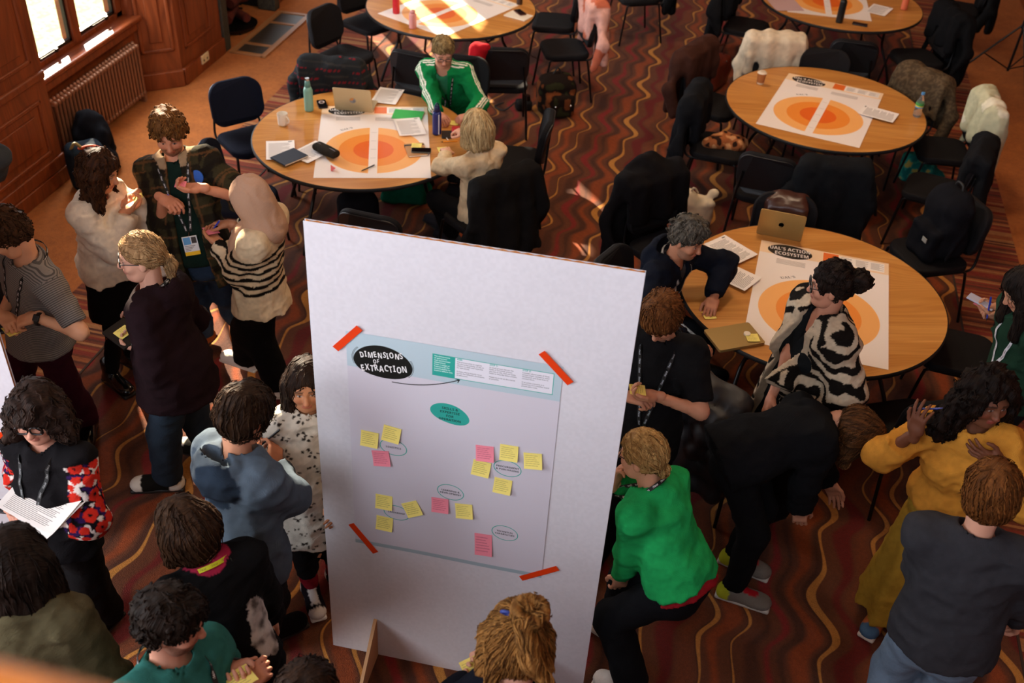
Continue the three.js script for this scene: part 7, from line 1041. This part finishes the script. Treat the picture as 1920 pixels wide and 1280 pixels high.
// ---------------------------------------------------------------- things held in hands
function heldNote(c, q, label, cn, x, y, z, size = 0.076, tilt = [0, 0, 0]) { const m = single('sticky_note', label, 'sticky note', sheet(size, size, 0.004), stickyMat(cn), null, 0, 'sticky notes held in hands'); m.quaternion.copy(heldQuat(c, q)).multiply(new THREE.Quaternion().setFromEuler(new THREE.Euler(...tilt))); m.position.copy(heldAt(c, q, x, y, z)); return m; }
function heldPen(c, q, label, color, dir) { const H = c.hands[q], a = H.P(0.035, -0.05, 0.1), d = V(...dir).normalize(); return pen(label, add(a, d, -0.03), add(a, d, 0.115), color, 'pens held in hands'); }
heldNote(people.tee, 'R', 'yellow notepad in the hands over the striped tee', 'yellow', 0, -0.035, 0.09); heldPen(people.tee, 'L', 'slim pen in the hand over the striped tee', 0x888888, [0.3, 0.8, -0.3]);
heldNote(people.white, 'R', 'small yellow note in the palm before the cream jumper', 'yellow', 0, -0.03, 0.1, 0.06); heldPen(people.white, 'L', 'blue pen in the hand before the cream jumper', 0x2a3fb0, [-0.25, 0.9, -0.2]);
heldNote(people.plaid, 'L', 'pink note in the palm before the checked overshirt', 'pink', 0.0, -0.025, 0.10, 0.06); heldPen(people.plaid, 'R', 'blue pen in the hand before the checked overshirt', 0x2a3fb0, [-0.7, 0.7, -0.1]);
heldNote(people.hijab, 'L', 'pink note in the hand of the person in headscarf', 'pink', 0, -0.03, 0.1); heldPen(people.hijab, 'R', 'blue pen in the hand of the person in headscarf', 0x2a3fb0, [0.5, 0.7, 0.1]);
{ const c = people.pony, m = single('notebook', 'black notebook held open-handed by the person in maroon hoodie', 'notebook', rbox(0.14, 0.014, 0.19, 0.004), plastic(0x15130f, 0.6)); m.quaternion.copy(heldQuat(c, 'L')); m.position.copy(heldAt(c, 'L', 0.01, -0.028, 0.13)); heldNote(c, 'L', 'yellow note on the black notebook', 'yellow', 0.01, -0.041, 0.13); heldPen(c, 'R', 'black pen in the hand above the black notebook', 0x151515, [0.3, 0.8, 0.2]); }
{ const c = people.floral; const mk = (dy, r, l) => { const m = single('paper_sheet', l, 'paper', sheet(0.3, 0.21, 0.03, 10), printMat, null, 0, 'sheets held by the person with flowered sleeves'); m.quaternion.setFromEuler(new THREE.Euler(0.25, -0.35 + r, -0.1, 'YXZ')); m.position.copy(add(c.J.wrL, V(0.06, 0.06 + dy, 0.0), 1)); return m; }; mk(0, 0, 'large printed sheet held above the flowered sleeve'); mk(0.014, 0.12, 'top sheet of the papers held above the flowered sleeve'); const ph = single('phone', 'black phone held under the large printed sheets', 'phone', rbox(0.075, 0.01, 0.15, 0.004), plastic(0x101014, 0.2)); ph.quaternion.copy(heldQuat(c, 'L')); ph.position.copy(heldAt(c, 'L', 0.02, -0.03, 0.09)); }
heldPen(people.hoodie, 'R', 'black pen in the hand past the grey blue jumper', 0x121212, [0.6, 0.6, -0.3]);
heldNote(people.teal, 'L', 'yellow note in the hands before the teal jumper', 'yellow', 0, -0.035, 0.11, 0.09); heldPen(people.teal, 'R', 'black pen in the hand before the teal jumper', 0x121212, [-0.5, 0.5, 0.4]);
heldNote(people.bun, 'R', 'yellow note in the hands of the person with the bun', 'yellow', 0, -0.035, 0.09); heldPen(people.bun, 'L', 'pink pen in the hand of the person with the bun', 0xd8709a, [0.2, 0.8, 0.5]);
heldNote(people.blacktee, 'L', 'yellow note in the palm before the black tee', 'yellow', 0, -0.03, 0.09); heldPen(people.blacktee, 'R', 'white pen in the hand before the black tee', 0xd8d4d0, [-0.5, 0.75, 0.1]);
heldPen(people.yellow, 'R', 'blue pen in the raised hand beside the mustard jumper', 0x2a3f9a, [0.8, 0.3, 0.1]);
{ const c = people.phone, ph = single('phone', 'phone with pale screen held by the person in dark green', 'phone', rbox(0.075, 0.01, 0.15, 0.004), plastic(0xb8bcd0, 0.25)); ph.quaternion.copy(heldQuat(c, 'L')); ph.position.copy(heldAt(c, 'L', 0.0, -0.035, 0.11)); heldNote(c, 'L', 'pink notepad under the phone of the person in dark green', 'pink', 0, -0.022, 0.1); heldPen(c, 'R', 'blue pen in the hand beside the phone', 0x2a3fb0, [-0.1, 0.9, -0.2]); }
renderer.render(scene, camera);
